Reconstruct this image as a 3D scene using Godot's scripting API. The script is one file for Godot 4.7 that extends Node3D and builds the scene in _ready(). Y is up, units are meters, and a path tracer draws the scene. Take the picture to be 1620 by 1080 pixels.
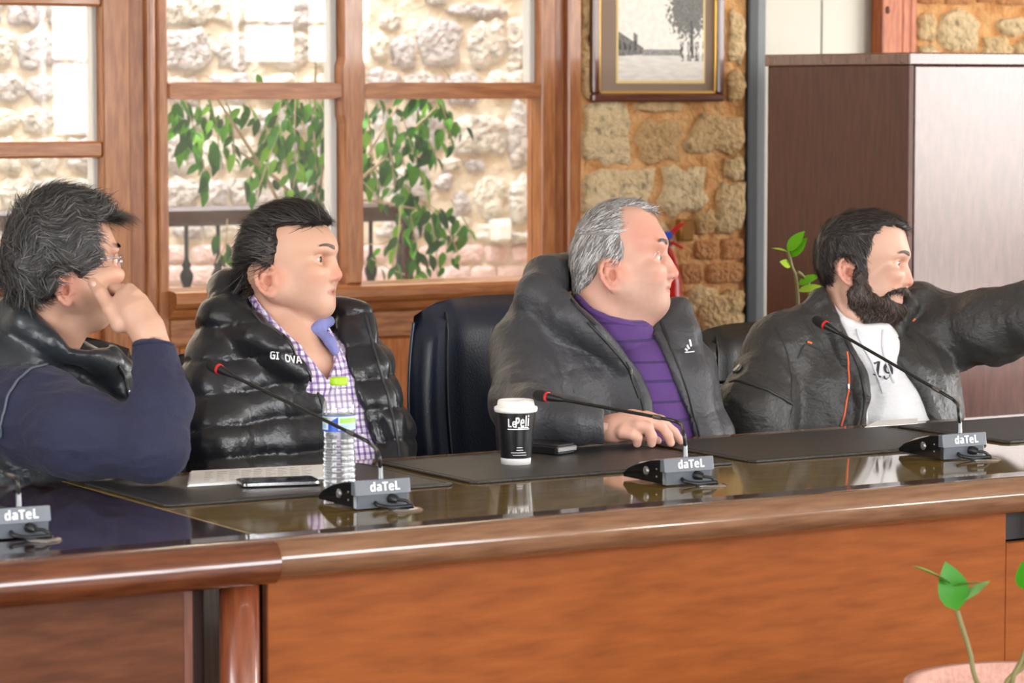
extends Node3D
# ---------- lens of the photograph (1620x1080) ----------
const F := 4900.0
const EYE := Vector3(0, 1.48, 0)
const ZW := -7.73
var CB: Basis
var rng := RandomNumberGenerator.new()
var used := {}

func ray(px: float, py: float) -> Vector3:
	return CB * Vector3((px - 810.0) / F, -(py - 540.0) / F, -1.0)
func at_d(px: float, py: float, d: float) -> Vector3:
	return EYE + ray(px, py) * d
func on_z(px: float, py: float, z: float) -> Vector3:
	var r := ray(px, py)
	return EYE + r * ((z - EYE.z) / r.z)
func on_y(px: float, py: float, y: float) -> Vector3:
	var r := ray(px, py)
	return EYE + r * ((y - EYE.y) / r.y)
func on_x(px: float, py: float, x: float) -> Vector3:
	var r := ray(px, py)
	return EYE + r * ((x - EYE.x) / r.x)

# ---------- naming ----------
func numbered(n: String) -> String:
	if not used.has(n):
		used[n] = 0
		return n
	used[n] += 1
	return "%s_%03d" % [n, used[n]]
func kid_name(parent: Node, n: String) -> String:
	if not parent.has_node(n):
		return n
	var k := 1
	while parent.has_node("%s_%03d" % [n, k]):
		k += 1
	return "%s_%03d" % [n, k]
func tag(o: Node, label: String, category: String, group := "") -> Node:
	o.set_meta("label", label)
	o.set_meta("category", category)
	if group != "":
		o.set_meta("group", group)
	return o
func thing(n: String, label: String, category: String, pos := Vector3.ZERO, group := "") -> Node3D:
	var o := Node3D.new()
	o.name = numbered(n)
	add_child(o)
	o.position = pos
	tag(o, label, category, group)
	return o
func part(root: Node3D, n: String, m, mat: Material, world := true) -> MeshInstance3D:
	var o := MeshInstance3D.new()
	o.mesh = m.commit() if m is SurfaceTool else m
	o.material_override = mat
	o.name = kid_name(root, n)
	root.add_child(o, true)
	if world:
		o.transform = (root.global_transform if root.is_inside_tree() else root.transform).affine_inverse()
	return o
func struct(n: String, m, mat: Material) -> MeshInstance3D:
	var o := MeshInstance3D.new()
	o.mesh = m.commit() if m is SurfaceTool else m
	o.material_override = mat
	o.name = numbered(n)
	o.set_meta("kind", "structure")
	add_child(o)
	return o

# ---------- shapes ----------
func sth() -> SurfaceTool:
	var s := SurfaceTool.new()
	s.begin(Mesh.PRIMITIVE_TRIANGLES)
	s.set_smooth_group(-1)
	return s
func fin(s: SurfaceTool) -> SurfaceTool:
	s.generate_normals()
	return s
func tri(s: SurfaceTool, a: Vector3, b: Vector3, c: Vector3, out: Vector3) -> void:
	if (b - a).cross(c - a).dot(out) > 0.0:
		s.add_vertex(a); s.add_vertex(c); s.add_vertex(b)
	else:
		s.add_vertex(a); s.add_vertex(b); s.add_vertex(c)
func quad(s: SurfaceTool, a: Vector3, b: Vector3, c: Vector3, d: Vector3, out: Vector3) -> void:
	tri(s, a, b, c, out)
	tri(s, a, c, d, out)
# chamfered box between two corners
func bx(s: SurfaceTool, lo: Vector3, hi: Vector3, bev := 0.003) -> void:
	var c := (lo + hi) / 2
	var h := (hi - lo).abs() / 2
	var b: float = min(bev, min(h.x, min(h.y, h.z)) * 0.49)
	for ax in 3:
		var u := (ax + 1) % 3
		var v := (ax + 2) % 3
		for sg in [-1.0, 1.0]:
			var n := Vector3.ZERO; n[ax] = sg
			var q := []
			for k in [[-1, -1], [1, -1], [1, 1], [-1, 1]]:
				var p := Vector3.ZERO
				p[ax] = sg * h[ax]; p[u] = k[0] * (h[u] - b); p[v] = k[1] * (h[v] - b)
				q.append(c + p)
			quad(s, q[0], q[1], q[2], q[3], n)
		if b > 0.0:
			for su in [-1.0, 1.0]:
				for sv in [-1.0, 1.0]:
					var n2 := Vector3.ZERO; n2[u] = su; n2[v] = sv
					var e := []
					for k in [[-1, 0], [1, 0], [1, 1], [-1, 1]]:
						var p := Vector3.ZERO
						p[ax] = k[0] * (h[ax] - b)
						p[u] = su * (h[u] - (0.0 if k[1] == 0 else b))
						p[v] = sv * (h[v] - (b if k[1] == 0 else 0.0))
						e.append(c + p)
					quad(s, e[0], e[1], e[2], e[3], n2)
	if b > 0.0:
		for sx in [-1.0, 1.0]:
			for sy in [-1.0, 1.0]:
				for sz in [-1.0, 1.0]:
					var sg3 := Vector3(sx, sy, sz)
					tri(s, c + sg3 * Vector3(h.x, h.y - b, h.z - b), c + sg3 * Vector3(h.x - b, h.y, h.z - b), c + sg3 * Vector3(h.x - b, h.y - b, h.z), sg3)
func box(lo: Vector3, hi: Vector3, bev := 0.003) -> SurfaceTool:
	var s := sth()
	bx(s, lo, hi, bev)
	return fin(s)
# profile of (radius, height) turned round the y axis
func lathe(prof: Array, seg: int, c := Vector3.ZERO, smooth := true) -> SurfaceTool:
	var s := sth()
	s.set_smooth_group(0 if smooth else -1)
	for i in prof.size() - 1:
		var p: Vector2 = prof[i]
		var q: Vector2 = prof[i + 1]
		for k in seg:
			var a0 := TAU * k / seg
			var a1 := TAU * (k + 1) / seg
			var d0 := Vector3(cos(a0), 0, sin(a0))
			var d1 := Vector3(cos(a1), 0, sin(a1))
			var t := q - p
			var out := (d0 + d1) * 0.5 * t.y - Vector3(0, t.x, 0)
			var A := c + d0 * p.x + Vector3(0, p.y, 0)
			var B := c + d1 * p.x + Vector3(0, p.y, 0)
			var C := c + d1 * q.x + Vector3(0, q.y, 0)
			var D := c + d0 * q.x + Vector3(0, q.y, 0)
			if p.x > 1e-6: tri(s, A, B, C, out)
			if q.x > 1e-6: tri(s, A, C, D, out)
	return fin(s)
func sweep(s: SurfaceTool, pts: Array, rad, seg := 8, caps := true) -> void:
	s.set_smooth_group(0)
	var rings := []
	var up := Vector3(0.31, 0.9, 0.29).normalized()
	for i in pts.size():
		var t: Vector3 = ((pts[min(i + 1, pts.size() - 1)] as Vector3) - (pts[max(i - 1, 0)] as Vector3)).normalized()
		var u := (up - t * up.dot(t)).normalized()
		up = u
		var v := t.cross(u)
		var r: float = rad[i] if rad is Array else rad
		var ring := []
		for k in seg:
			var a := TAU * k / seg
			ring.append((pts[i] as Vector3) + (u * cos(a) + v * sin(a)) * r)
		rings.append(ring)
	for i in pts.size() - 1:
		for k in seg:
			var k1 := (k + 1) % seg
			var mid: Vector3 = (rings[i][k] + rings[i][k1]) / 2 - ((pts[i] as Vector3) + (pts[i + 1] as Vector3)) / 2
			quad(s, rings[i][k], rings[i][k1], rings[i + 1][k1], rings[i + 1][k], mid + ((pts[i+1] as Vector3) - (pts[i] as Vector3)) * 0.5)
	if caps:
		s.set_smooth_group(-1)
		for e in [0, pts.size() - 1]:
			var o: Vector3 = (pts[0] as Vector3) - (pts[1] as Vector3) if e == 0 else (pts[e] as Vector3) - (pts[e - 1] as Vector3)
			for k in seg:
				tri(s, pts[e], rings[e][k], rings[e][(k + 1) % seg], o)
func tube(pts: Array, rad, seg := 8, caps := true) -> SurfaceTool:
	var s := sth()
	sweep(s, pts, rad, seg, caps)
	return fin(s)
func smooth_path(pts: Array, per := 6) -> Array:
	var out := []
	for i in pts.size() - 1:
		var p0: Vector3 = pts[max(i - 1, 0)]
		var p1: Vector3 = pts[i]
		var p2: Vector3 = pts[i + 1]
		var p3: Vector3 = pts[min(i + 2, pts.size() - 1)]
		for k in per:
			out.append(p1.cubic_interpolate(p2, p0, p3, float(k) / per))
	out.append(pts[-1])
	return out
# convex or star-shaped outline in the xy plane (local), extruded along z, bevelled front and back
func slab(outline: PackedVector2Array, z0: float, z1: float, bev := 0.0, xf := Transform3D()) -> SurfaceTool:
	var s := sth()
	var c := Vector2.ZERO
	for p in outline: c += p
	c /= outline.size()
	var n := outline.size()
	var inn := PackedVector2Array()
	for i in n:
		inn.append(outline[i] + (c - outline[i]).normalized() * bev)
	var N := xf.basis * Vector3(0, 0, 1)
	var idx := Geometry2D.triangulate_polygon(inn)
	for side in [0, 1]:
		var z := z0 if side == 0 else z1
		var nn := -N if side == 0 else N
		for t in range(0, idx.size(), 3):
			tri(s, xf * Vector3(inn[idx[t]].x, inn[idx[t]].y, z), xf * Vector3(inn[idx[t + 1]].x, inn[idx[t + 1]].y, z), xf * Vector3(inn[idx[t + 2]].x, inn[idx[t + 2]].y, z), nn)
	for i in n:
		var j := (i + 1) % n
		var o2 := (outline[i] + outline[j]) / 2 - c
		var o := xf.basis * Vector3(o2.x, o2.y, 0)
		var za := z0 + bev
		var zb := z1 - bev
		quad(s, xf * Vector3(outline[i].x, outline[i].y, za), xf * Vector3(outline[j].x, outline[j].y, za), xf * Vector3(outline[j].x, outline[j].y, zb), xf * Vector3(outline[i].x, outline[i].y, zb), o)
		if bev > 0.0:
			quad(s, xf * Vector3(outline[i].x, outline[i].y, zb), xf * Vector3(outline[j].x, outline[j].y, zb), xf * Vector3(inn[j].x, inn[j].y, z1), xf * Vector3(inn[i].x, inn[i].y, z1), o + N * 0.01)
			quad(s, xf * Vector3(outline[i].x, outline[i].y, za), xf * Vector3(outline[j].x, outline[j].y, za), xf * Vector3(inn[j].x, inn[j].y, z0), xf * Vector3(inn[i].x, inn[i].y, z0), o - N * 0.01)
	return fin(s)
# a profile in the (z, y) plane drawn along x
func moulding(prof: Array, x0: float, x1: float, smooth := true, caps := true) -> SurfaceTool:
	var s := sth()
	s.set_smooth_group(0 if smooth else -1)
	var c := Vector2.ZERO
	for p in prof: c += p
	c /= prof.size()
	for i in prof.size():
		var p: Vector2 = prof[i]
		var q: Vector2 = prof[(i + 1) % prof.size()]
		var o := (p + q) / 2 - c
		quad(s, Vector3(x0, p.y, p.x), Vector3(x0, q.y, q.x), Vector3(x1, q.y, q.x), Vector3(x1, p.y, p.x), Vector3(0, o.y, o.x))
	if caps:
		s.set_smooth_group(-1)
		for i in prof.size():
			var p: Vector2 = prof[i]
			var q: Vector2 = prof[(i + 1) % prof.size()]
			for x in [x0, x1]:
				tri(s, Vector3(x, c.y, c.x), Vector3(x, p.y, p.x), Vector3(x, q.y, q.x), Vector3(-1 if x == x0 else 1, 0, 0))
	return fin(s)

# ---------- materials ----------
func hexc(r: int, g: int, b: int) -> Color:
	return Color(r / 255.0, g / 255.0, b / 255.0)
func plain(c: Color, rough := 0.6, metal := 0.0) -> StandardMaterial3D:
	var m := StandardMaterial3D.new()
	m.albedo_color = c
	m.roughness = rough
	m.metallic = metal
	return m
var noise_cache := {}
func noise_tex(sd: int, freq: float, oct: int, cols: Array, kind := FastNoiseLite.TYPE_SIMPLEX_SMOOTH, size := 512, fractal := FastNoiseLite.FRACTAL_FBM) -> NoiseTexture2D:
	var n := FastNoiseLite.new()
	n.seed = sd
	n.noise_type = kind
	n.frequency = freq
	n.fractal_type = fractal
	n.fractal_octaves = oct
	n.fractal_gain = 0.55
	var t := NoiseTexture2D.new()
	t.width = size; t.height = size
	t.seamless = true
	t.noise = n
	t.generate_mipmaps = false
	if cols.size():
		var g := Gradient.new()
		var o := PackedFloat32Array()
		var cc := PackedColorArray()
		for i in cols.size():
			o.append(float(i) / (cols.size() - 1)); cc.append(cols[i])
		g.offsets = o; g.colors = cc
		t.color_ramp = g
	return t
func wood(a: Color, b: Color, along: int, rough := 0.35, sd := 1, coat := 0.0, tight := 9.0, lng := 0.45) -> StandardMaterial3D:
	var m := plain(Color.WHITE, rough)
	m.albedo_texture = noise_tex(sd, 0.028, 4, [a.darkened(0.08), a, a.lerp(b, 0.5), b, b.lightened(0.03)])
	m.uv1_triplanar = true
	m.uv1_world_triplanar = true
	m.uv1_triplanar_sharpness = 8.0
	var sc := Vector3(tight, tight, tight) * 0.42
	sc[along] = lng
	m.uv1_scale = sc
	if coat > 0.0:
		m.clearcoat_enabled = true
		m.clearcoat = coat
		m.clearcoat_roughness = 0.06
	return m
func bumpy(m: StandardMaterial3D, sd: int, freq: float, scale_cm: float, tri_scale: float, oct := 4, kind := FastNoiseLite.TYPE_SIMPLEX_SMOOTH) -> StandardMaterial3D:
	m.heightmap_enabled = true
	m.heightmap_texture = noise_tex(sd, freq, oct, [], kind)
	m.heightmap_scale = scale_cm
	if not m.uv1_triplanar:
		m.uv1_triplanar = true
		m.uv1_world_triplanar = true
		m.uv1_scale = Vector3.ONE * tri_scale
	return m
func mottled(cols: Array, rough: float, sd: int, freq: float, tri_scale: float, kind := FastNoiseLite.TYPE_SIMPLEX_SMOOTH) -> StandardMaterial3D:
	var m := plain(Color.WHITE, rough)
	m.albedo_texture = noise_tex(sd, freq, 5, cols, kind)
	m.uv1_triplanar = true
	m.uv1_world_triplanar = true
	m.uv1_scale = Vector3.ONE * tri_scale
	return m
func lettering(txt: String, size_m: float, bold := true, serif := false, depth := 0.001) -> TextMesh:
	var t := TextMesh.new()
	var f := SystemFont.new()
	f.font_names = PackedStringArray(["Droid Serif" if serif else "Droid Sans"])
	f.font_weight = 700 if bold else 400
	t.font = f
	t.text = txt
	t.font_size = 64
	t.pixel_size = size_m / 64.0
	t.depth = depth
	t.curve_step = 1.0
	return t
func wrapped(t: TextMesh, r0: Callable) -> ArrayMesh:   # bends lettering: each vertex (x, y, z) goes where r0 says
	var out := ArrayMesh.new()
	for k in t.get_surface_count():
		var a := t.surface_get_arrays(k)
		var v: PackedVector3Array = a[Mesh.ARRAY_VERTEX]
		for i in v.size():
			v[i] = r0.call(v[i])
		a[Mesh.ARRAY_VERTEX] = v
		a[Mesh.ARRAY_NORMAL] = null
		a[Mesh.ARRAY_TANGENT] = null
		out.add_surface_from_arrays(Mesh.PRIMITIVE_TRIANGLES, a)
	return out

# ---------- set-up: camera, sky, lights ----------
func setup() -> void:
	CB = Basis(Vector3.UP, deg_to_rad(-31.0)) * Basis(Vector3.RIGHT, -atan(400.0 / F))
	rng.seed = 7
	var cam := Camera3D.new()
	cam.name = "camera"
	cam.transform = Transform3D(CB, EYE)
	cam.fov = rad_to_deg(2.0 * atan(540.0 / F))
	var ca := CameraAttributesPhysical.new()
	ca.frustum_focal_length = 12.0 / (540.0 / F)
	ca.frustum_focus_distance = 6.35
	ca.exposure_aperture = 6.3
	ca.frustum_near = 0.05
	ca.frustum_far = 200.0
	cam.attributes = ca
	add_child(cam)
	cam.current = true
	var we := WorldEnvironment.new()
	we.name = "environment"
	var e := Environment.new()
	e.background_mode = Environment.BG_SKY
	var sky := Sky.new()
	var sm := ProceduralSkyMaterial.new()
	sm.sky_top_color = hexc(225, 233, 245)
	sm.sky_horizon_color = hexc(245, 246, 248)
	sm.ground_bottom_color = hexc(190, 186, 180)
	sm.ground_horizon_color = hexc(230, 230, 230)
	sm.sky_energy_multiplier = 4.0
	sm.ground_energy_multiplier = 2.0
	sky.sky_material = sm
	e.sky = sky
	e.tonemap_mode = Environment.TONE_MAPPER_LINEAR
	e.tonemap_exposure = 0.5
	e.sdfgi_enabled = true
	e.ssao_enabled = true
	e.ssil_enabled = true
	we.environment = e
	add_child(we)
	# daylight through the windows of the room (windows themselves: see room())
	var day := hexc(255, 252, 246)
	for w in WINS:
		area("window_daylight", w[0], w[1], w[2], w[3], day, w[4])
	# daylight falling into the stairwell behind the glazing, through its roof light
	area("roof_light_daylight", Vector3(4.0, 4.45, -9.1), Vector3(0, -1, 0), 5.0, 1.7, day, 4.4)

# centre, inward normal, width, height, radiance/pi
const WINS := [
	[Vector3(2.0, 1.95, 2.44), Vector3(0, 0, -1), 2.4, 2.1, 2.6],
	[Vector3(5.3, 1.95, 2.44), Vector3(0, 0, -1), 3.2, 2.1, 2.4],
	[Vector3(7.58, 1.75, 2.44), Vector3(0, 0, -1), 0.34, 1.2, 18.0],
	[Vector3(9.23, 2.0, 2.44), Vector3(0, 0, -1), 1.0, 0.78, 18.0],
	[Vector3(10.44, 1.6, 0.0), Vector3(-1, 0, 0), 2.8, 1.7, 8.0],
	[Vector3(-1.64, 1.75, -2.6), Vector3(1, 0, 0), 3.2, 1.7, 2.4],
	[Vector3(10.44, 1.75, -4.4), Vector3(-1, 0, 0), 3.0, 1.7, 6.5],
]
func area(n: String, c: Vector3, dir: Vector3, w: float, h: float, col: Color, e: float) -> void:
	var l := AreaLight3D.new()
	l.name = numbered(n)
	l.area_normalize_energy = false
	l.area_size = Vector2(w, h)
	l.light_color = col
	l.light_energy = e
	l.area_range = 30.0
	l.area_attenuation = 2.0
	l.shadow_enabled = true
	var up := Vector3.UP if absf(dir.y) < 0.9 else Vector3.FORWARD
	l.transform = Transform3D(Basis.looking_at(dir, up), c)
	add_child(l)
# ---------- the stone walls ----------
func stone_mesh(sd: int, w: float, h: float, dep: float, square: float, rough: float) -> SurfaceTool:
	var r := RandomNumberGenerator.new()
	r.seed = sd
	var n := FastNoiseLite.new()
	n.seed = sd
	n.frequency = 1.0
	var s := sth()
	s.set_smooth_group(0)
	var N := 16
	var ring_f := [1.04, 0.98, 0.86, 0.5]
	var ring_h := [-0.25, 0.45, 0.85, 1.0]
	var rings := []
	for k in 4:
		var ring := []
		for i in N:
			var a := TAU * i / N
			var ca := cos(a); var sa := sin(a)
			var sq := pow(pow(absf(ca), square) + pow(absf(sa), square), -1.0 / square)
			sq *= 1.0 + 0.30 * rough * n.get_noise_2d(ca * 1.3 + sd, sa * 1.3)
			var q: Vector2 = Vector2(ca * w / 2, sa * h / 2) * sq * ring_f[k]
			var z: float = dep * (ring_h[k] + (0.35 * rough * n.get_noise_2d(q.x * 30 + 50, q.y * 30) if k > 0 else 0.0))
			ring.append(Vector3(q.x, q.y, z))
		rings.append(ring)
	for k in 3:
		for i in N:
			var j := (i + 1) % N
			quad(s, rings[k][i], rings[k][j], rings[k + 1][j], rings[k + 1][i], (rings[k][i] as Vector3) * Vector3(1, 1, 0) + Vector3(0, 0, 0.03))
	for i in N:
		tri(s, Vector3(0, 0, dep * 1.02), rings[3][i], rings[3][(i + 1) % N], Vector3(0, 0, 1))
	return fin(s)

func put_stone(wall: Node3D, x0: float, x1: float, y0: float, y1: float, z: float, mat: Material, dep := 0.02, square := 4.0, rough := 1.0, n := "stone") -> void:
	var sd := rng.randi() % 100000
	var o := part(wall, n, stone_mesh(sd, x1 - x0, y1 - y0, dep, square, rough), mat, false)
	o.position = Vector3((x0 + x1) / 2, (y0 + y1) / 2, z)

func stone_mats() -> void:
	for k in 4:
		var base: Color = [hexc(222, 192, 144), hexc(212, 178, 128), hexc(202, 164, 114), hexc(226, 200, 156)][k]
		var m := mottled([base.darkened(0.55), base.darkened(0.12), base, base.lightened(0.06), base.lightened(0.14)], 0.95, 40 + k, 0.016, 2.6)
		bumpy(m, 50 + k, 0.03, 1.3, 3.0)
		near_stone.append(m)
	for k in 4:
		var base: Color = [hexc(208, 200, 186), hexc(190, 182, 174), hexc(216, 208, 190), hexc(184, 176, 172)][k]
		var m := mottled([base.darkened(0.45), base.darkened(0.12), base, base.lightened(0.15), base.lightened(0.3)], 0.95, 60 + k, 0.014, 2.2)
		bumpy(m, 70 + k, 0.025, 2.5, 2.5)
		far_stone.append(m)
	brick_near = bumpy(mottled([hexc(170, 112, 70), hexc(198, 140, 92), hexc(208, 156, 108)], 0.95, 81, 0.02, 2.5), 82, 0.04, 1.2, 2.5)
	brick_far = bumpy(mottled([hexc(196, 160, 150), hexc(212, 184, 176), hexc(216, 196, 190)], 0.95, 83, 0.02, 2.2), 84, 0.04, 1.0, 2.2)
	mortar_near = bumpy(mottled([hexc(176, 118, 66), hexc(205, 148, 92), hexc(218, 168, 112), hexc(226, 184, 132)], 0.95, 85, 0.012, 1.6), 86, 0.02, 1.4, 1.6)
	mortar_far = bumpy(mottled([hexc(196, 182, 158), hexc(212, 200, 178), hexc(222, 212, 194)], 0.95, 87, 0.012, 1.4), 88, 0.02, 1.2, 1.4)
var near_stone := []
var far_stone := []
var brick_near: StandardMaterial3D
var brick_far: StandardMaterial3D
var mortar_near: StandardMaterial3D
var mortar_far: StandardMaterial3D

func stone_walls() -> void:
	stone_mats()
	# wall between the glazing and the steel door
	var xl := 4.865
	var xr := on_z(1178, 300, ZW).x
	var wall := struct("wall_back", box(Vector3(xl, 0, ZW - 0.22), Vector3(xr, 3.2, ZW), 0.0), mortar_near)
	part(wall, "reveal_plaster", box(Vector3(xl - 0.012, 0, ZW - 0.23), Vector3(xl, 3.2, ZW - 0.08), 0.0), plain(hexc(240, 236, 228), 0.85))
	for q in [[919, 164, 996, 262], [1006, 188, 1076, 258], [1090, 184, 1176, 241], [917, 266, 1036, 346], [1046, 264, 1116, 336],
			[1144, 246, 1177, 286], [1132, 290, 1177, 371], [1098, 332, 1131, 372], [1008, 160, 1080, 178], [1150, 18, 1177, 104], [1149, 112, 1177, 160],
			[918, -30, 938, 58], [918, 64, 938, 152], [1083, 452, 1132, 522], [1140, 456, 1177, 492], [1138, 498, 1177, 546], [1092, 528, 1134, 560],
			[920, 352, 1000, 432], [1008, 350, 1066, 402], [918, 440, 1010, 520], [1020, 448, 1078, 520], [918, 528, 990, 600], [1000, 530, 1086, 590]]:
		var a := on_z(q[0], q[3], ZW)
		var b := on_z(q[2], q[1], ZW)
		put_stone(wall, maxf(a.x, xl + 0.005), minf(b.x, xr - 0.005), a.y, b.y, ZW, near_stone[rng.randi() % 4], rng.randf_range(0.012, 0.022), rng.randf_range(2.8, 5.5), 1.5)
	for q in [[1098, 380, 1137, 411], [1141, 376, 1177, 411], [1074, 416, 1111, 449], [1115, 415, 1177, 449], [1030, 412, 1070, 440]]:
		var a := on_z(q[0], q[3], ZW)
		var b := on_z(q[2], q[1], ZW)
		put_stone(wall, a.x, b.x, a.y, b.y, ZW, brick_near, 0.012, 9.0, 0.5, "brick")
	var y := 0.86
	while y > 0.05:
		var x := xl + rng.randf_range(0.0, 0.05)
		var hh := rng.randf_range(0.1, 0.15)
		while x < xr - 0.08:
			var w := minf(rng.randf_range(0.12, 0.24), xr - x - 0.01)
			put_stone(wall, x, x + w, y - hh, y, ZW, near_stone[rng.randi() % 4], 0.024, 3.6, 1.3)
			x += w + 0.02
		y -= hh + 0.02
	y = 3.12
	while y > 1.92:
		var x := xl + rng.randf_range(0.0, 0.05)
		var hh := rng.randf_range(0.1, 0.15)
		while x < xr - 0.08:
			var w := minf(rng.randf_range(0.12, 0.24), xr - x - 0.01)
			put_stone(wall, x, x + w, y - hh, y, ZW, near_stone[rng.randi() % 4], 0.02, 3.6, 1.3)
			x += w + 0.02
		y -= hh + 0.02
	# wall right of the orange post, seen over the cabinet
	var xa := on_z(1447, 50, ZW).x
	var wall2 := struct("wall_back_right", box(Vector3(xa, 0, ZW - 0.5), Vector3(10.5, 3.2, ZW), 0.0), mortar_near)
	for q in [[1449, 22, 1481, 66], [1484, 18, 1548, 82], [1578, 28, 1624, 56], [1552, 58, 1600, 96], [1604, 60, 1660, 110], [1628, -10, 1690, 50], [1450, 72, 1480, 120], [1490, 88, 1546, 140]]:
		var a := on_z(q[0], q[3], ZW)
		var b := on_z(q[2], q[1], ZW)
		put_stone(wall2, a.x, b.x, a.y, b.y, ZW, near_stone[rng.randi() % 4], rng.randf_range(0.016, 0.028), 3.2, 1.5)
	for q in [[1450, -20, 1490, 6], [1494, -20, 1540, 7], [1544, -24, 1572, 4], [1576, -20, 1622, 8]]:
		var a := on_z(q[0], q[3], ZW)
		var b := on_z(q[2], q[1], ZW)
		put_stone(wall2, a.x, b.x, a.y, b.y, ZW, brick_near, 0.012, 9.0, 0.5, "brick")
	y = 3.12
	while y > 1.86:
		var x := xa + rng.randf_range(0.01, 0.05)
		var hh := rng.randf_range(0.1, 0.16)
		while x < 8.2:
			var w := rng.randf_range(0.14, 0.28)
			put_stone(wall2, x, x + w, y - hh, y, ZW, near_stone[rng.randi() % 4], 0.02, 3.6, 1.3)
			x += w + 0.025
		y -= hh + 0.025
	y = 1.6
	while y > 0.1:
		var x := 6.5 + rng.randf_range(0.01, 0.05)
		var hh := rng.randf_range(0.1, 0.16)
		while x < 8.2:
			var w := rng.randf_range(0.14, 0.28)
			put_stone(wall2, x, x + w, y - hh, y, ZW, near_stone[rng.randi() % 4], 0.02, 3.6, 1.3)
			x += w + 0.025
		y -= hh + 0.025
	# far wall of the stairwell
	var zf := -10.3
	var far := struct("wall_far", box(Vector3(1.0, -0.2, zf - 0.4), Vector3(8.4, 4.7, zf), 0.0), mortar_far)
	for q in [[664, 30, 728, 106], [742, 32, 798, 106], [802, 24, 842, 108], [598, 22, 634, 48], [586, 54, 612, 94], [618, 58, 654, 108],
			[712, 8, 796, 28], [672, -20, 704, 10], [716, 180, 796, 248], [798, 158, 846, 262], [698, 250, 728, 270], [736, 252, 764, 272], [690, 274, 714, 302],
			[748, 276, 800, 344], [804, 280, 848, 362], [716, 302, 744, 344], [640, 170, 704, 240], [586, 170, 632, 246], [592, 262, 676, 330], [706, 116, 760, 170],
			[766, 112, 842, 150], [640, 116, 700, 160], [584, 108, 632, 160], [680, 340, 744, 380], [752, 352, 798, 382], [806, 366, 846, 384], [600, 340, 670, 382]]:
		var a := on_z(q[0], q[3], zf)
		var b := on_z(q[2], q[1], zf)
		put_stone(far, a.x, b.x, a.y, b.y, zf, far_stone[rng.randi() % 4], rng.randf_range(0.016, 0.034), rng.randf_range(2.6, 5.0), 1.6)
	var py := -330.0
	while py < 380.0:
		var hh := rng.randf_range(44, 74)
		hh = minf(hh, 384.0 - py)
		var px := -420.0 + rng.randf_range(0, 30)
		var pe := 578.0 if py > -40.0 else 1180.0
		while px < pe - 6.0:
			var w := rng.randf_range(40, 92)
			w = minf(w, pe - px)
			if w > 18.0 and hh > 14.0:
				var a := on_z(px, py + hh * rng.randf_range(0.88, 0.97), zf)
				var b := on_z(px + w - 6, py + rng.randf_range(0, 6), zf)
				put_stone(far, a.x, b.x, a.y, b.y, zf, far_stone[rng.randi() % 4], rng.randf_range(0.016, 0.034), rng.randf_range(2.6, 5.0), 1.6)
			px += w
		py += hh
	for row in 3:
		var px := -400.0 - 24.0 * (row % 2)
		while px < 980.0:
			var w := rng.randf_range(40, 54)
			var a := on_z(px, 387.0 + row * 33 + 29, zf)
			var b := on_z(px + w - 4, 387.0 + row * 33, zf)
			put_stone(far, a.x, b.x, a.y, b.y, zf, brick_far, 0.014, 9.0, 0.5, "brick")
			px += w

# ---------- room shell ----------
func rect_wall(n: String, ax: int, at: float, thick: float, u0: float, u1: float, y0: float, y1: float, holes: Array, mat: Material) -> MeshInstance3D:
	# an upright wall across axis ax at `at`, with rectangular holes [u0, u1, y0, y1]
	var us := [u0, u1]
	for h in holes: us.append(h[0]); us.append(h[1])
	us.sort()
	var s := sth()
	for i in us.size() - 1:
		if us[i + 1] - us[i] < 1e-4: continue
		var mid: float = (us[i] + us[i + 1]) / 2
		var spans := [[y0, y1]]
		for h in holes:
			if mid > h[0] and mid < h[1]:
				spans = [[y0, h[2]], [h[3], y1]]
		for sp in spans:
			var lo := Vector3(us[i], sp[0], at) if ax == 2 else Vector3(at, sp[0], us[i])
			var hi := Vector3(us[i + 1], sp[1], at + thick) if ax == 2 else Vector3(at + thick, sp[1], us[i + 1])
			bx(s, lo, hi, 0.0)
	return struct(n, fin(s), mat)

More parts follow.
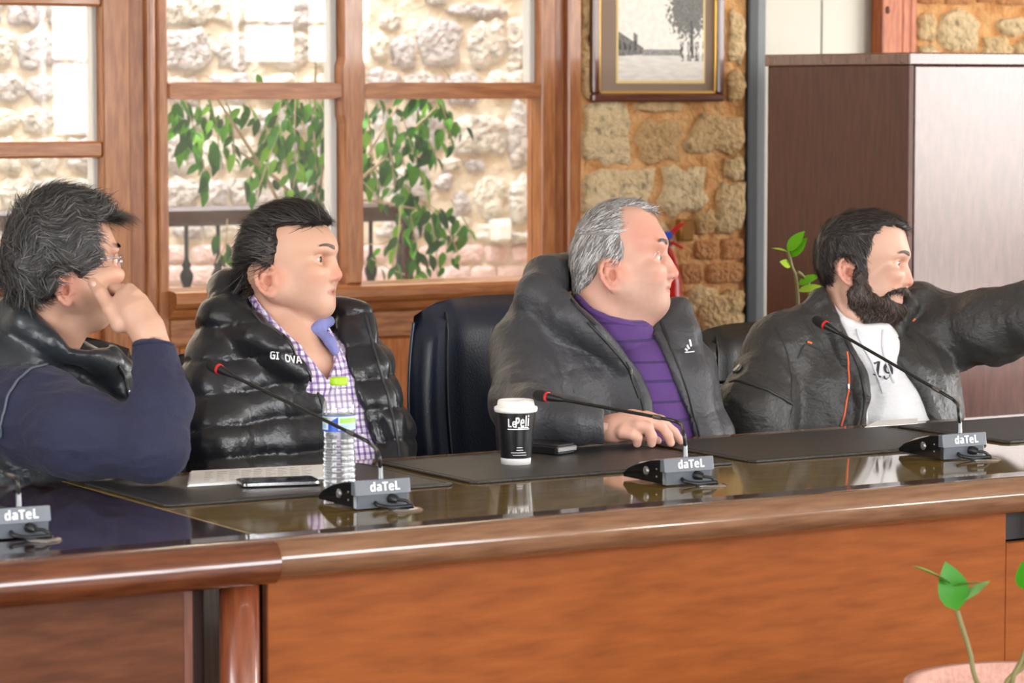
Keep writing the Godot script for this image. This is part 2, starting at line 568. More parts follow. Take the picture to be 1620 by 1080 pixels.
func room() -> void:
	var plaster := plain(hexc(236, 230, 220), 0.9)
	var f := struct("floor", box(Vector3(-2, -0.2, -7.8), Vector3(10.8, 0, 2.9), 0.0), wood(hexc(72, 46, 30), hexc(96, 64, 42), 0, 0.4, 3))
	struct("ceiling", box(Vector3(-2, 3.2, -8.3), Vector3(10.8, 3.4, 2.9), 0.0), plain(hexc(244, 242, 236), 0.9))
	var hb := []
	var hr := []
	var hl := []
	for w in WINS:
		var c: Vector3 = w[0]
		var n: Vector3 = w[1]
		if n.z != 0.0: hb.append([c.x - w[2] / 2, c.x + w[2] / 2, c.y - w[3] / 2, c.y + w[3] / 2])
		elif n.x > 0.0: hl.append([c.z - w[2] / 2, c.z + w[2] / 2, c.y - w[3] / 2, c.y + w[3] / 2])
		else: hr.append([c.z - w[2] / 2, c.z + w[2] / 2, c.y - w[3] / 2, c.y + w[3] / 2])
	rect_wall("wall_front", 2, 2.5, 0.35, -2.0, 10.8, 0, 3.2, hb, plain(hexc(206, 196, 180), 0.9))
	rect_wall("wall_right", 0, 10.5, 0.3, -8.2, 2.5, 0, 3.2, hr, plain(hexc(176, 160, 140), 0.9))
	rect_wall("wall_left", 0, -2.0, 0.3, -8.2, 2.5, 0, 3.2, hl, plaster)
	# stairwell shell
	struct("wall_stairwell_left", box(Vector3(0.7, -0.2, -10.7), Vector3(1.0, 4.7, -8.25), 0.0), plaster)
	struct("wall_stairwell_right", box(Vector3(8.1, -0.2, -10.3), Vector3(8.4, 4.7, -8.25), 0.0), plaster)
	struct("floor_stairwell", box(Vector3(0.7, -0.2, -10.7), Vector3(8.4, -0.02, -7.8), 0.0), plain(hexc(200, 190, 176), 0.8))
	var cs := sth()      # leaves the roof light open
	bx(cs, Vector3(0.7, 4.5, -10.7), Vector3(1.5, 4.7, -8.0), 0.0)
	bx(cs, Vector3(6.5, 4.5, -10.7), Vector3(8.4, 4.7, -8.0), 0.0)
	bx(cs, Vector3(1.5, 4.5, -10.7), Vector3(6.5, 4.7, -9.95), 0.0)
	bx(cs, Vector3(1.5, 4.5, -8.25), Vector3(6.5, 4.7, -8.0), 0.0)
	struct("ceiling_stairwell", fin(cs), plaster)
	struct("wall_stairwell_top", box(Vector3(0.7, 3.4, -8.3), Vector3(8.4, 4.5, -8.2), 0.0), plaster)
	# frames of the windows behind the photographer
	var white := plain(hexc(235, 232, 226), 0.5)
	var k := 3
	for w in WINS:
		var c: Vector3 = w[0]
		var n: Vector3 = w[1]
		var side := Vector3(1, 0, 0) if n.z != 0.0 else Vector3(0, 0, 1)
		var s := sth()
		var hw: float = w[2] / 2
		var hh: float = w[3] / 2
		for q in [[-hw, -hw + 0.05, -hh, hh], [hw - 0.05, hw, -hh, hh], [-hw, hw, -hh, -hh + 0.05], [-hw, hw, hh - 0.05, hh], [-0.11, 0.005, -hh, hh] if hw > 0.3 else [-hw, -hw + 0.05, -hh, hh], [-hw, hw, -0.12, -0.085]]:
			var lo: Vector3 = c + side * q[0] + Vector3(0, q[2], 0) + n * 0.015
			var hi: Vector3 = c + side * q[1] + Vector3(0, q[3], 0) + n * 0.05
			bx(s, Vector3(minf(lo.x, hi.x), lo.y, minf(lo.z, hi.z)), Vector3(maxf(lo.x, hi.x), hi.y, maxf(lo.z, hi.z)), 0.004)
		struct("window_%d" % k, fin(s), white)
		k += 1

# ---------- the timber glazing ----------
func glazing() -> void:
	var a := hexc(150, 90, 50)
	var b := hexc(174, 114, 68)
	var wv := wood(a, b, 1, 0.32, 11, 0.25)
	var wh := wood(a, b, 0, 0.32, 12, 0.25)
	var wv2 := wood(hexc(138, 80, 46), hexc(162, 102, 62), 1, 0.35, 13, 0.2)
	var wpan := wood(hexc(166, 92, 40), hexc(190, 118, 60), 1, 0.3, 14, 0.25)
	var glass := StandardMaterial3D.new()
	glass.transparency = BaseMaterial3D.TRANSPARENCY_ALPHA
	glass.albedo_color = Color(0.96, 0.98, 0.97, 0.03)
	glass.roughness = 0.0
	glass.metallic_specular = 0.33
	var zf := ZW + 0.03
	var X := func(px: float) -> float: return on_z(px, 300, zf).x
	var Y := func(py: float, px: float) -> float: return on_z(px, py, zf).y
	var sill := 0.93
	var top := 2.6
	var zg := zf - 0.055
	# left casement: window_1
	var w1 := struct("window_1", box(Vector3(X.call(165.0), 0.02, zf - 0.07), Vector3(X.call(208.0), top, zf), 0.004), wv)
	var xl := 1.9
	var xs: float = X.call(165.0)
	for q in [[Y.call(250.0, 100.0), Y.call(224.0, 100.0), 0.0], [Y.call(9.0, 100.0), Y.call(-24.0, 100.0), 0.0], [sill - 0.08, sill + 0.02, 0.0], [top - 0.06, top, 0.0]]:
		part(w1, "rail", box(Vector3(xl, q[0], zf - 0.06), Vector3(xs, q[1], zf - 0.004), 0.006), wh)
	part(w1, "stile", box(Vector3(xl - 0.1, 0.02, zf - 0.07), Vector3(xl, top, zf), 0.004), wv)
	part(w1, "rail", box(Vector3(xl, 0.02, zf - 0.06), Vector3(xs, 0.16, zf - 0.004), 0.006), wh)
	part(w1, "panel", box(Vector3(xl, 0.16, zf - 0.045), Vector3(xs, sill - 0.08, zf - 0.025), 0.004), wpan)
	part(w1, "pane", box(Vector3(xl, sill + 0.02, zg - 0.004), Vector3(xs, top - 0.06, zg), 0.0), glass)
	# post between the lights
	var post := struct("trim_1", box(Vector3(X.call(208.0), 0.02, zf - 0.07), Vector3(X.call(233.0), 3.2, zf - 0.012), 0.003), wv2)
	var rp := []
	var xm0: float = X.call(232.0)
	var xm1: float = X.call(251.0)
	var s := sth()
	s.set_smooth_group(0)
	var arc := []
	for i in 9:
		var t := PI * i / 8.0
		arc.append(Vector2((xm0 + xm1) / 2 - cos(t) * (xm1 - xm0) / 2, zf - 0.012 + sin(t) * 0.018))
	for i in 8:
		var p: Vector2 = arc[i]
		var q: Vector2 = arc[i + 1]
		quad(s, Vector3(p.x, 0.02, p.y), Vector3(q.x, 0.02, q.y), Vector3(q.x, 3.2, q.y), Vector3(p.x, 3.2, p.y), Vector3((p.x + q.x) / 2 - (xm0 + xm1) / 2, 0, 0.02))
	part(post, "bead", fin(s), wv)
	part(post, "post_core", box(Vector3(xm0, 0.02, zf - 0.07), Vector3(xm1, 3.2, zf - 0.011), 0.0), wv2)
	# the large light: window_2
	var w2 := struct("window_2", box(Vector3(xm1, 0.02, zf - 0.075), Vector3(X.call(268.0), top, zf), 0.006), wv)
	var x0: float = X.call(268.0)
	var xm: float = X.call(545.0)
	var xn: float = X.call(575.0)
	var x1: float = X.call(858.0)
	var zt0: float = Y.call(157.0, 540.0)
	var zt1: float = Y.call(130.0, 540.0)
	# mullion with the ends of its chamfers at the transom
	var mo := PackedVector2Array()
	var cy := (zt0 + zt1) / 2
	var xc := (xm + xn) / 2
	for p in [[-0.022, sill], [0.022, sill], [0.024, sill + 0.03], [0.029, sill + 0.05], [0.029, zt0 - 0.07], [0.037, zt0 - 0.045], [0.037, zt1 + 0.045], [0.029, zt1 + 0.07], [0.029, top], [-0.029, top], [-0.029, zt1 + 0.07], [-0.037, zt1 + 0.045], [-0.037, zt0 - 0.045], [-0.029, zt0 - 0.07], [-0.029, sill + 0.05], [-0.024, sill + 0.03]]:
		mo.append(Vector2(xc + p[0], p[1]))
	part(w2, "mullion", slab(mo, zf - 0.055, zf + 0.004, 0.006), wv)
	for q in [[x0, xm + 0.0], [xn, x1]]:
		var l: float = q[0]
		var r: float = q[1]
		var o := PackedVector2Array([Vector2(l, zt0 + 0.004), Vector2(l + 0.02, zt0), Vector2(r - 0.03, zt0), Vector2(r, zt0 + 0.006), Vector2(r, zt1 - 0.006), Vector2(r - 0.03, zt1), Vector2(l + 0.02, zt1), Vector2(l, zt1 - 0.004)])
		part(w2, "transom", slab(o, zf - 0.055, zf - 0.002, 0.006), wh)
		part(w2, "pane", box(Vector3(l, sill, zg - 0.004), Vector3(r, zt0, zg), 0.0), glass)
		part(w2, "pane", box(Vector3(l, zt1, zg - 0.004), Vector3(r, top, zg), 0.0), glass)
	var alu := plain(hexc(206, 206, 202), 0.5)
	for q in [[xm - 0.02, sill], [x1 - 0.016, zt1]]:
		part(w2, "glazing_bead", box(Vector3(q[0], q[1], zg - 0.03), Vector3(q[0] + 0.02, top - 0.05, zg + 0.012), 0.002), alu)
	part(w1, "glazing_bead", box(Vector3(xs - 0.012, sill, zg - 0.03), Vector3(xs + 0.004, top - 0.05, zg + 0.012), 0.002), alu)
	part(w2, "head_rail", box(Vector3(x0, top - 0.05, zf - 0.07), Vector3(x1, top + 0.02, zf), 0.004), wh)
	part(w2, "jamb", box(Vector3(x1, 0.02, zf - 0.09), Vector3(X.call(880.0), top, zf - 0.002), 0.004), wv)
	part(w2, "jamb", box(Vector3(X.call(880.0), 0.02, zf - 0.09), Vector3(X.call(896.0), top, zf - 0.012), 0.003), wv2)
	part(w2, "architrave", box(Vector3(X.call(896.0), 0.0, zf - 0.06), Vector3(X.call(917.0), 3.2, zf + 0.012), 0.005), wv)
	# sill board
	var y0: float = sill
	var pr := [Vector2(zf - 0.09, y0 + 0.002), Vector2(zf + 0.03, y0), Vector2(zf + 0.045, y0 - 0.004), Vector2(zf + 0.052, y0 - 0.014), Vector2(zf + 0.052, y0 - 0.032), Vector2(zf + 0.044, y0 - 0.044), Vector2(zf + 0.026, y0 - 0.052), Vector2(zf + 0.018, y0 - 0.07), Vector2(zf + 0.004, y0 - 0.078), Vector2(zf - 0.09, y0 - 0.08)]
	part(w2, "sill", moulding(pr, x0 - 0.005, X.call(884.0), false), wood(a, b, 0, 0.28, 15, 0.3))
	# wainscot below the sill: framed panels
	var lo_y := 0.02
	var xs2 := [x0, X.call(420.0), X.call(560.0), X.call(690.0), X.call(884.0)]
	part(w2, "rail", box(Vector3(x0, y0 - 0.155, zf - 0.06), Vector3(xs2[4], y0 - 0.078, zf - 0.006), 0.004), wood(a.darkened(0.1), b, 0, 0.32, 16, 0.3))
	part(w2, "rail", box(Vector3(x0, lo_y, zf - 0.06), Vector3(xs2[4], 0.16, zf - 0.006), 0.004), wh)
	for i in 4:
		part(w2, "stile", box(Vector3(xs2[i] - (0.0 if i == 0 else 0.03), 0.16, zf - 0.06), Vector3(xs2[i] + 0.03, y0 - 0.155, zf - 0.006), 0.004), wv)
		part(w2, "panel", box(Vector3(xs2[i] + 0.03, 0.16, zf - 0.05), Vector3(xs2[i + 1] - 0.03, y0 - 0.155, zf - 0.016), 0.006), wpan)
	part(w2, "stile", box(Vector3(xs2[4] - 0.03, 0.16, zf - 0.06), Vector3(xs2[4], y0 - 0.155, zf - 0.006), 0.004), wv)
	# timber above the glazing, and left end of it
	struct("wall_back_lintel", box(Vector3(-2.0, top, ZW - 0.45), Vector3(X.call(896.0), 3.2, zf - 0.02), 0.0), plain(hexc(236, 230, 220), 0.9))
	struct("wall_back_left", box(Vector3(-2.0, 0, ZW - 0.45), Vector3(xl - 0.1, top, zf - 0.02), 0.0), plain(hexc(236, 230, 220), 0.9))

# ---------- steel door, post ----------
func steel_door() -> void:
	var xs := on_z(1178, 300, ZW).x
	var xe := on_z(1388, 50, ZW).x
	var steel := plain(hexc(150, 147, 138), 0.45, 1.0)
	steel.anisotropy_enabled = false
	var dark := plain(hexc(60, 63, 66), 0.42, 0.3)
	var d := struct("door_1", box(Vector3(xs, 0, ZW - 0.3), Vector3(xs + 0.036, 3.2, ZW + 0.02), 0.004), dark)
	part(d, "jamb", box(Vector3(xs + 0.04, 0, ZW - 0.3), Vector3(xs + 0.075, 3.2, ZW + 0.004), 0.004), plain(hexc(104, 106, 108), 0.4, 0.4))
	var xm := on_z(1307, 50, ZW).x
	part(d, "door_panel", box(Vector3(xs + 0.075, 0.01, ZW - 0.06), Vector3(xm - 0.003, 3.0, ZW - 0.02), 0.003), steel)
	part(d, "door_panel", box(Vector3(xm + 0.003, 0.01, ZW - 0.066), Vector3(xe, 3.0, ZW - 0.026), 0.003), steel)
	part(d, "backing", box(Vector3(xs, 0, ZW - 0.4), Vector3(xe + 0.2, 3.2, ZW - 0.3), 0.0), dark)
	part(d, "header", box(Vector3(xs + 0.036, 3.0, ZW - 0.3), Vector3(xe, 3.2, ZW - 0.02), 0.0), dark)
	var wv := wood(hexc(176, 84, 34), hexc(206, 116, 56), 1, 0.35, 21, 0.2)
	var p := struct("trim_2", box(Vector3(xe, 0, ZW - 0.3), Vector3(on_z(1419, 50, ZW).x, 3.2, ZW + 0.03), 0.004), wv)
	part(p, "bead", box(Vector3(on_z(1420, 50, ZW).x, 0, ZW - 0.3), Vector3(on_z(1435, 50, ZW).x, 3.2, ZW + 0.022), 0.006), wv)
	part(p, "bead", box(Vector3(on_z(1436, 50, ZW).x, 0, ZW - 0.3), Vector3(on_z(1448, 50, ZW).x, 3.2, ZW + 0.012), 0.006), wv)
	part(p, "knot", lathe([Vector2(0, 0.0), Vector2(0.008, 0.0), Vector2(0.008, 0.001), Vector2(0, 0.0015)], 10), plain(hexc(90, 44, 22), 0.6), false).transform = Transform3D(Basis(Vector3.RIGHT, PI / 2) * Basis.from_scale(Vector3(1, 1, 1.6)), on_z(1404, 16, ZW + 0.03))

# ---------- the table ----------
const TX := 2.236
const TF := -4.48
const TR := -5.345
func bullnose(r: float, z: float, y: float) -> Array:
	var p := [Vector2(z - 0.06, y)]
	for i in 13:
		var t := PI / 2 - PI * i / 12.0
		p.append(Vector2(z + cos(t) * r * 1.05, y - r + sin(t) * r))
	p.append(Vector2(z - 0.06, y - 2 * r))
	return p
func table() -> void:
	var xe := 6.6
	var xl := -0.2
	var left := thing("conference_table", "dark purple-brown glossy conference table joined on at the left end", "table", Vector3(1.1, 0, -4.9))
	var right := thing("conference_table", "long conference table with glossy olive-brown top and rounded front edge", "table", Vector3(4.4, 0, -4.9))
	var gloss := wood(hexc(122, 98, 42), hexc(146, 120, 58), 0, 0.06, 31, 0.6, 5.0, 0.5)
	var lipm := wood(hexc(112, 78, 54), hexc(132, 96, 70), 0, 0.11, 32, 0.6, 9.0, 0.4)
	part(right, "tabletop", box(Vector3(TX, 0.71, TR), Vector3(xe, 0.75, TF), 0.002), gloss)
	part(right, "front_edge", moulding(bullnose(0.034, TF, 0.7505), TX, xe), lipm)
	part(right, "back_edge", box(Vector3(TX, 0.70, TR - 0.02), Vector3(xe, 0.7495, TR), 0.006), lipm)
	var pan := wood(hexc(132, 70, 28), hexc(146, 80, 34), 0, 0.36, 33, 0.0, 5.0, 0.35)
	pan.metallic_specular = 0.3
	var zp := TF - 0.035
	var xo := on_z(1592, 850, zp).x
	part(right, "front_panel", box(Vector3(2.245, 0.03, zp - 0.02), Vector3(xo, 0.69, zp), 0.002), pan)
	part(right, "front_panel", box(Vector3(3.90, 0.03, zp - 0.02), Vector3(xe, 0.69, zp), 0.002), pan)
	part(right, "front_panel", box(Vector3(xo, 0.03, zp - 0.02), Vector3(3.90, 0.62, zp), 0.002), pan)
	part(right, "dark_recess", box(Vector3(xo, 0.62, zp - 0.06), Vector3(3.90, 0.69, zp - 0.03), 0.001), plain(hexc(20, 14, 12), 0.6))  # near-black block set back behind the gap in the front panel
	var colm := wood(hexc(112, 56, 32), hexc(134, 72, 44), 1, 0.26, 34, 0.4)
	part(left, "column", lathe([Vector2(0, 0.0), Vector2(0.033, 0.0), Vector2(0.033, 0.70), Vector2(0, 0.70)], 24, Vector3(2.2, 0, zp - 0.012)), colm)
	part(right, "end_panel", box(Vector3(2.245, 0.0, -4.9), Vector3(2.28, 0.70, zp - 0.05), 0.002), colm)
	part(right, "end_panel", box(Vector3(xe - 0.05, 0.0, -4.9), Vector3(xe - 0.01, 0.70, zp - 0.05), 0.002), colm)
	# the darker table joined on at the left
	var dk := wood(hexc(44, 24, 26), hexc(70, 40, 40), 0, 0.06, 35, 1.0, 5.0, 0.5)
	var lip2 := wood(hexc(84, 42, 22), hexc(108, 60, 34), 0, 0.2, 36, 0.8, 9.0, 0.4)
	part(left, "tabletop", box(Vector3(xl, 0.71, TR), Vector3(TX - 0.001, 0.7495, TF), 0.001), dk)
	part(left, "front_edge", moulding(bullnose(0.037, TF + 0.002, 0.752), xl, TX - 0.0015), lip2)
	part(left, "back_edge", box(Vector3(xl, 0.70, TR - 0.02), Vector3(TX - 0.001, 0.749, TR), 0.006), lip2)
	var pan2 := wood(hexc(84, 46, 26), hexc(102, 60, 36), 0, 0.38, 37, 0.0, 5.0, 0.35)
	pan2.metallic_specular = 0.3
	part(left, "front_panel", box(Vector3(xl, 0.03, zp - 0.04), Vector3(2.105, 0.68, zp - 0.02), 0.002), pan2)
	part(left, "corner_post", box(Vector3(2.105, 0.0, zp - 0.09), Vector3(2.135, 0.70, zp - 0.05), 0.002), colm)
	part(left, "corner_post", box(Vector3(2.137, 0.0, zp - 0.12), Vector3(2.166, 0.70, zp - 0.075), 0.002), plain(hexc(54, 28, 20), 0.4))
	part(left, "end_panel", box(Vector3(xl, 0.0, TR + 0.05), Vector3(xl + 0.04, 0.70, zp - 0.05), 0.002), colm)

# ---------- desk pads, phones, paper ----------
func desk_things() -> void:
	var leather := bumpy(plain(hexc(46, 44, 42), 0.42), 91, 0.08, 0.12, 6.0)
	var pads := [[1.42, 2.0, "black desk pad on the dark table, beside the leftmost microphone"], [2.248, 2.832, "black desk pad under the white papers and the glossy phone"], [2.868, 3.462, "black desk pad under the paper coffee cup"],
		[3.50, 4.10, "black desk pad in front of the bearded man"], [4.14, 4.75, "rightmost black desk pad, behind the rightmost microphone"]]
	for q in pads:
		var t := thing("desk_pad", q[2], "desk pad", Vector3(q[0], 0.7505, -4.9), "black desk pads along the table")
		var o := PackedVector2Array()
		var x0: float = q[0]; var x1: float = q[1]
		for c in [[x0, -5.285, 1, 1], [x1, -5.285, -1, 1], [x1, -4.915, -1, -1], [x0, -4.915, 1, -1]]:
			var list := [Vector2(c[0] + 0.012 * c[2], -c[1]), Vector2(c[0], -(c[1] + 0.012 * c[3]))]
			if c[2] * c[3] > 0: list.reverse()
			for p in list: o.append(p)
		part(t, "pad", slab(o, 0.0, 0.0045, 0.0015, Transform3D(Basis(Vector3.RIGHT, -PI / 2), Vector3(0, 0.7505, 0))), leather)
		var s := sth()
		for e in [[Vector3(x0 + 0.012, 0.7548, -5.275), Vector3(x1 - 0.012, 0.7556, -5.273)], [Vector3(x0 + 0.012, 0.7548, -4.927), Vector3(x1 - 0.012, 0.7556, -4.925)], [Vector3(x0 + 0.010, 0.7548, -5.275), Vector3(x0 + 0.012, 0.7556, -4.925)], [Vector3(x1 - 0.012, 0.7548, -5.275), Vector3(x1 - 0.010, 0.7556, -4.925)]]:
			bx(s, e[0], e[1], 0.0002)
		part(t, "stitching", fin(s), plain(hexc(30, 29, 28), 0.6))
	# papers in front of man two
	var white := plain(hexc(244, 243, 240), 0.75)
	var pap := thing("notepad", "white sheets of paper lying between the navy sleeve and the water bottle", "paper", on_y(400, 757, 0.7556))
	var a := on_y(296, 770, 0.7556); var b := on_y(300, 748, 0.7556); var c := on_y(508, 738, 0.7556); var d := on_y(520, 757, 0.7556)
	for k in 3:
		var s := sth()
		var up := Vector3(0.0015 * k, 0.0016 * k, 0.001 * k)
		var t := Vector3(0, 0.0013, 0)
		quad(s, a + up + t, b + up + t, c + up + t, d + up + t, Vector3.UP)
		quad(s, a + up, b + up, c + up, d + up, Vector3.DOWN)
		quad(s, a + up, d + up, d + up + t, a + up + t, Vector3(0, 0, 1))
		quad(s, d + up, c + up, c + up + t, d + up + t, Vector3(1, 0, 0))
		quad(s, b + up, c + up, c + up + t, b + up + t, Vector3(0, 0, -1))
		quad(s, a + up, b + up, b + up + t, a + up + t, Vector3(-1, 0, 0))
		part(pap, "sheet", fin(s), white)
	var pr := sth()
	var ex := (d - a) / 12.0
	var ez := (b - a) / 8.0
	for row in 6:
		for col in 9:
			var o := a + ex * (1.2 + col * 1.05) + ez * (1.2 + row) + Vector3(0.003, 0.0046, 0.002)
			var w := ex * rng.randf_range(0.4, 0.9)
			var hgt := ez * 0.22
			quad(pr, o, o + w, o + w + hgt, o + hgt, Vector3.UP)
	part(pap, "print", fin(pr), plain(hexc(170, 170, 175), 0.8))
	var sheet := thing("paper_sheet", "small white sheet of paper on the table in front of the white hoodie", "paper", on_y(1420, 672, 0.756))
	var s2 := sth()
	var q4 := [on_y(1368, 676, 0.756), on_y(1388, 666, 0.756), on_y(1452, 662, 0.756), on_y(1452, 670, 0.756)]
	quad(s2, q4[0] + Vector3(0, 0.001, 0), q4[1] + Vector3(0, 0.001, 0), q4[2] + Vector3(0, 0.001, 0), q4[3] + Vector3(0, 0.001, 0), Vector3.UP)
	quad(s2, q4[0], q4[1], q4[2], q4[3], Vector3.DOWN)
	for i in 4:
		var u: Vector3 = q4[i]
		var v: Vector3 = q4[(i + 1) % 4]
		quad(s2, u, v, v + Vector3(0, 0.001, 0), u + Vector3(0, 0.001, 0), (u + v) / 2 - (q4[0] + q4[2]) / 2)
	part(sheet, "sheet", fin(s2), white)
	phone("black smartphone with a silver edge on the white papers' pad", on_y(440, 766, 0.7555), on_y(497, 768, 0.7555) - on_y(386, 772, 0.7555), 0.146, 0.072, 0.0095, false)
	phone("small dark flip phone lying beside the paper coffee cup", on_y(866, 715, 0.7555), on_y(888, 714, 0.7555) - on_y(848, 720, 0.7555), 0.06, 0.10, 0.016, true)

func rounded_rect(w: float, h: float, r: float, n := 4) -> PackedVector2Array:
	var o := PackedVector2Array()
	for c in [[1, 1, 0.0], [-1, 1, 90.0], [-1, -1, 180.0], [1, -1, 270.0]]:
		for i in n + 1:
			var a := deg_to_rad(c[2] + 90.0 * i / n)
			o.append(Vector2(c[0] * (w / 2 - r) + cos(a) * r, c[1] * (h / 2 - r) + sin(a) * r))
	return o

func phone(label: String, at: Vector3, dir: Vector3, l: float, w: float, th: float, matte: bool) -> void:
	var t := thing("phone", label, "phone", at)
	dir.y = 0
	t.rotation.y = atan2(-dir.z, dir.x)
	var lay := Transform3D(Basis(Vector3.RIGHT, -PI / 2), Vector3.ZERO)
	part(t, "body", slab(rounded_rect(l, w, 0.009), 0.0, th, 0.002, lay), plain(hexc(24, 24, 26), 0.3), false)
	if matte:
		part(t, "lid", slab(rounded_rect(l * 0.96, w * 0.95, 0.006), th, th + 0.004, 0.001, lay), plain(hexc(40, 40, 42), 0.35), false)
		part(t, "hinge", box(Vector3(-l / 2, th * 0.3, w / 2 - 0.006), Vector3(l / 2, th, w / 2 + 0.002), 0.002), plain(hexc(150, 150, 152), 0.3, 0.8), false)
	else:
		part(t, "screen", slab(rounded_rect(l * 0.94, w * 0.92, 0.006), th - 0.0005, th + 0.0006, 0.0002, lay), plain(hexc(8, 8, 10), 0.05), false)
		var ring := sth()
		var o := rounded_rect(l + 0.001, w + 0.001, 0.0095)
		for i in o.size():
			var p := o[i]; var q := o[(i + 1) % o.size()]
			quad(ring, Vector3(p.x, th * 0.3, -p.y), Vector3(q.x, th * 0.3, -q.y), Vector3(q.x, th * 0.85, -q.y), Vector3(p.x, th * 0.85, -p.y), Vector3(p.x + q.x, 0, -p.y - q.y))
		part(t, "metal_edge", fin(ring), plain(hexc(200, 200, 202), 0.2, 1.0), false)
		part(t, "camera_lens", lathe([Vector2(0, th + 0.0012), Vector2(0.003, th + 0.0012), Vector2(0.003, th)], 10, Vector3(-l * 0.44, 0, 0.0)), plain(hexc(60, 60, 70), 0.1), false)

# ---------- microphones ----------
func microphone(label: String, base_px: Vector2, tip: Vector3, bend: Vector3) -> void:
	# base_px: the lower front edge of the grey rear face's left corner, standing on the table
	var at := on_y(base_px.x, base_px.y, 0.7505) + Vector3(0.052, 0, -0.058)
	var t := thing("desk_microphone", label, "microphone", at, "gooseneck microphones along the table")
	var grey := plain(hexc(92, 98, 106), 0.4)
	var black := plain(hexc(14, 14, 15), 0.12)
	var w := 0.052
	# black wedge: side outline in (z, y)
	var side := PackedVector2Array([Vector2(-0.085, 0.004), Vector2(-0.087, 0.010), Vector2(-0.070, 0.022), Vector2(-0.035, 0.036), Vector2(0.012, 0.046), Vector2(0.052, 0.050), Vector2(0.054, 0.003)])
	var xf := Transform3D(Basis(Vector3(0, 0, 1), Vector3(0, 1, 0), Vector3(-1, 0, 0)), Vector3.ZERO)
	part(t, "body", slab(side, -w, w, 0.004, xf), black, false)
	# grey rear: hood with its sloping top and a recessed lower face
	var hood := PackedVector2Array([Vector2(0.046, 0.0265), Vector2(0.046, 0.050), Vector2(0.058, 0.0515), Vector2(0.062, 0.0265)])
	part(t, "rear_hood", slab(hood, -w - 0.003, w + 0.003, 0.0015, xf), grey, false)
	var low := PackedVector2Array([Vector2(0.044, 0.002), Vector2(0.044, 0.028), Vector2(0.0565, 0.028), Vector2(0.0545, 0.002)])
	part(t, "rear_panel", slab(low, -w - 0.001, w - 0.004, 0.0015, xf), plain(hexc(84, 90, 98), 0.42), false)
	var btn := part(t, "button", lathe([Vector2(0, 0.004), Vector2(0.006, 0.0035), Vector2(0.008, 0.002), Vector2(0.0085, 0.0)], 14), plain(hexc(130, 130, 132), 0.2, 0.6), false)
	btn.transform = Transform3D(Basis(Vector3(0, 0, 1), PI / 2), Vector3(-w, 0.024, -0.004))
	for k in 2:
		var led := part(t, "small_key", lathe([Vector2(0, 0.0016), Vector2(0.002, 0.001), Vector2(0.0022, 0.0)], 8), plain(hexc(120, 120, 122), 0.2, 0.6), false)
		led.transform = Transform3D(Basis(Vector3(0, 0, 1), PI / 2), Vector3(-w, 0.016 + 0.014 * k, 0.03))
	var txt := part(t, "lettering", lettering("daTeL", 0.021), plain(hexc(240, 242, 245), 0.5), false)
	txt.transform = Transform3D(Basis(Vector3.RIGHT, -0.16), Vector3(0.004, 0.0395, 0.0605))
	# plug, cable, chrome grommet
	var rub := plain(hexc(22, 22, 23), 0.45)
	var ctr := Vector3(0.032, 0.0, 0.085)
	part(t, "plug", tube([Vector3(0.018, 0.017, 0.052), Vector3(0.020, 0.017, 0.066), Vector3(0.024, 0.0155, 0.073)], [0.0085, 0.0085, 0.0055], 12), rub, false)
	part(t, "cable", tube(smooth_path([Vector3(0.024, 0.0155, 0.072), Vector3(0.036, 0.014, 0.078), Vector3(0.044, 0.008, 0.080), Vector3(0.046, 0.0055, 0.082), Vector3(0.045, 0.0042, 0.084)], 5), 0.003, 8), rub, false)
	part(t, "cable", tube(smooth_path([Vector3(-0.012, 0.012, 0.055), Vector3(-0.012, 0.008, 0.066), Vector3(0.006, 0.0045, 0.076), Vector3(0.03, 0.0045, 0.08), Vector3(0.044, 0.0052, 0.082)], 5), 0.0036, 8), rub, false)
	part(t, "grommet", lathe([Vector2(0.012, 0.0005), Vector2(0.012, 0.003), Vector2(0.018, 0.0036), Vector2(0.028, 0.0024), Vector2(0.031, 0.0), ], 24, ctr), plain(hexc(215, 215, 218), 0.14, 1.0), false)
	part(t, "grommet_hole", lathe([Vector2(0, 0.0012), Vector2(0.0125, 0.0012)], 16, ctr), plain(hexc(10, 10, 10), 0.6), false)
	# gooseneck: socket, flexible part, stem, head with red ring
	var tl := tip - at
	var bl := bend - at
	var foot := Vector3(0.012, 0.049, 0.03)
	part(t, "neck_socket", tube([foot, foot + Vector3(0, 0.022, -0.001)], [0.0052, 0.0045], 12), plain(hexc(120, 122, 125), 0.3, 0.7), false)
	var d := (tl - bl).normalized()
	var path := smooth_path([foot + Vector3(0, 0.018, 0), foot + Vector3(-0.003, 0.045, -0.002), bl - d * 0.03 + Vector3(0.002, -0.004, 0), bl + d * 0.02, tl - d * 0.055], 7)
	part(t, "gooseneck", tube(path, 0.0034, 10), plain(hexc(46, 46, 46), 0.28, 0.5), false)
	part(t, "joint_collar", tube([bl + d * 0.008, bl + d * 0.026], 0.0045, 10), plain(hexc(120, 118, 112), 0.3, 0.8), false)
	var h0 := tl - d * 0.07
	part(t, "microphone_head", tube([h0, h0 + d * 0.012, h0 + d * 0.038], [0.0034, 0.0055, 0.0085], 14), plain(hexc(26, 26, 27), 0.35), false)
	part(t, "red_ring", tube([h0 + d * 0.037, h0 + d * 0.042], 0.0098, 16), plain(hexc(205, 40, 42), 0.4), false)
	part(t, "windscreen", tube([h0 + d * 0.041, h0 + d * 0.046, h0 + d * 0.056, h0 + d * 0.066, h0 + d * 0.071, h0 + d * 0.0725], [0.009, 0.0105, 0.0112, 0.0098, 0.006, 0.001], 14), bumpy(plain(hexc(24, 23, 22), 0.8), 95, 0.2, 0.2, 20.0), false)

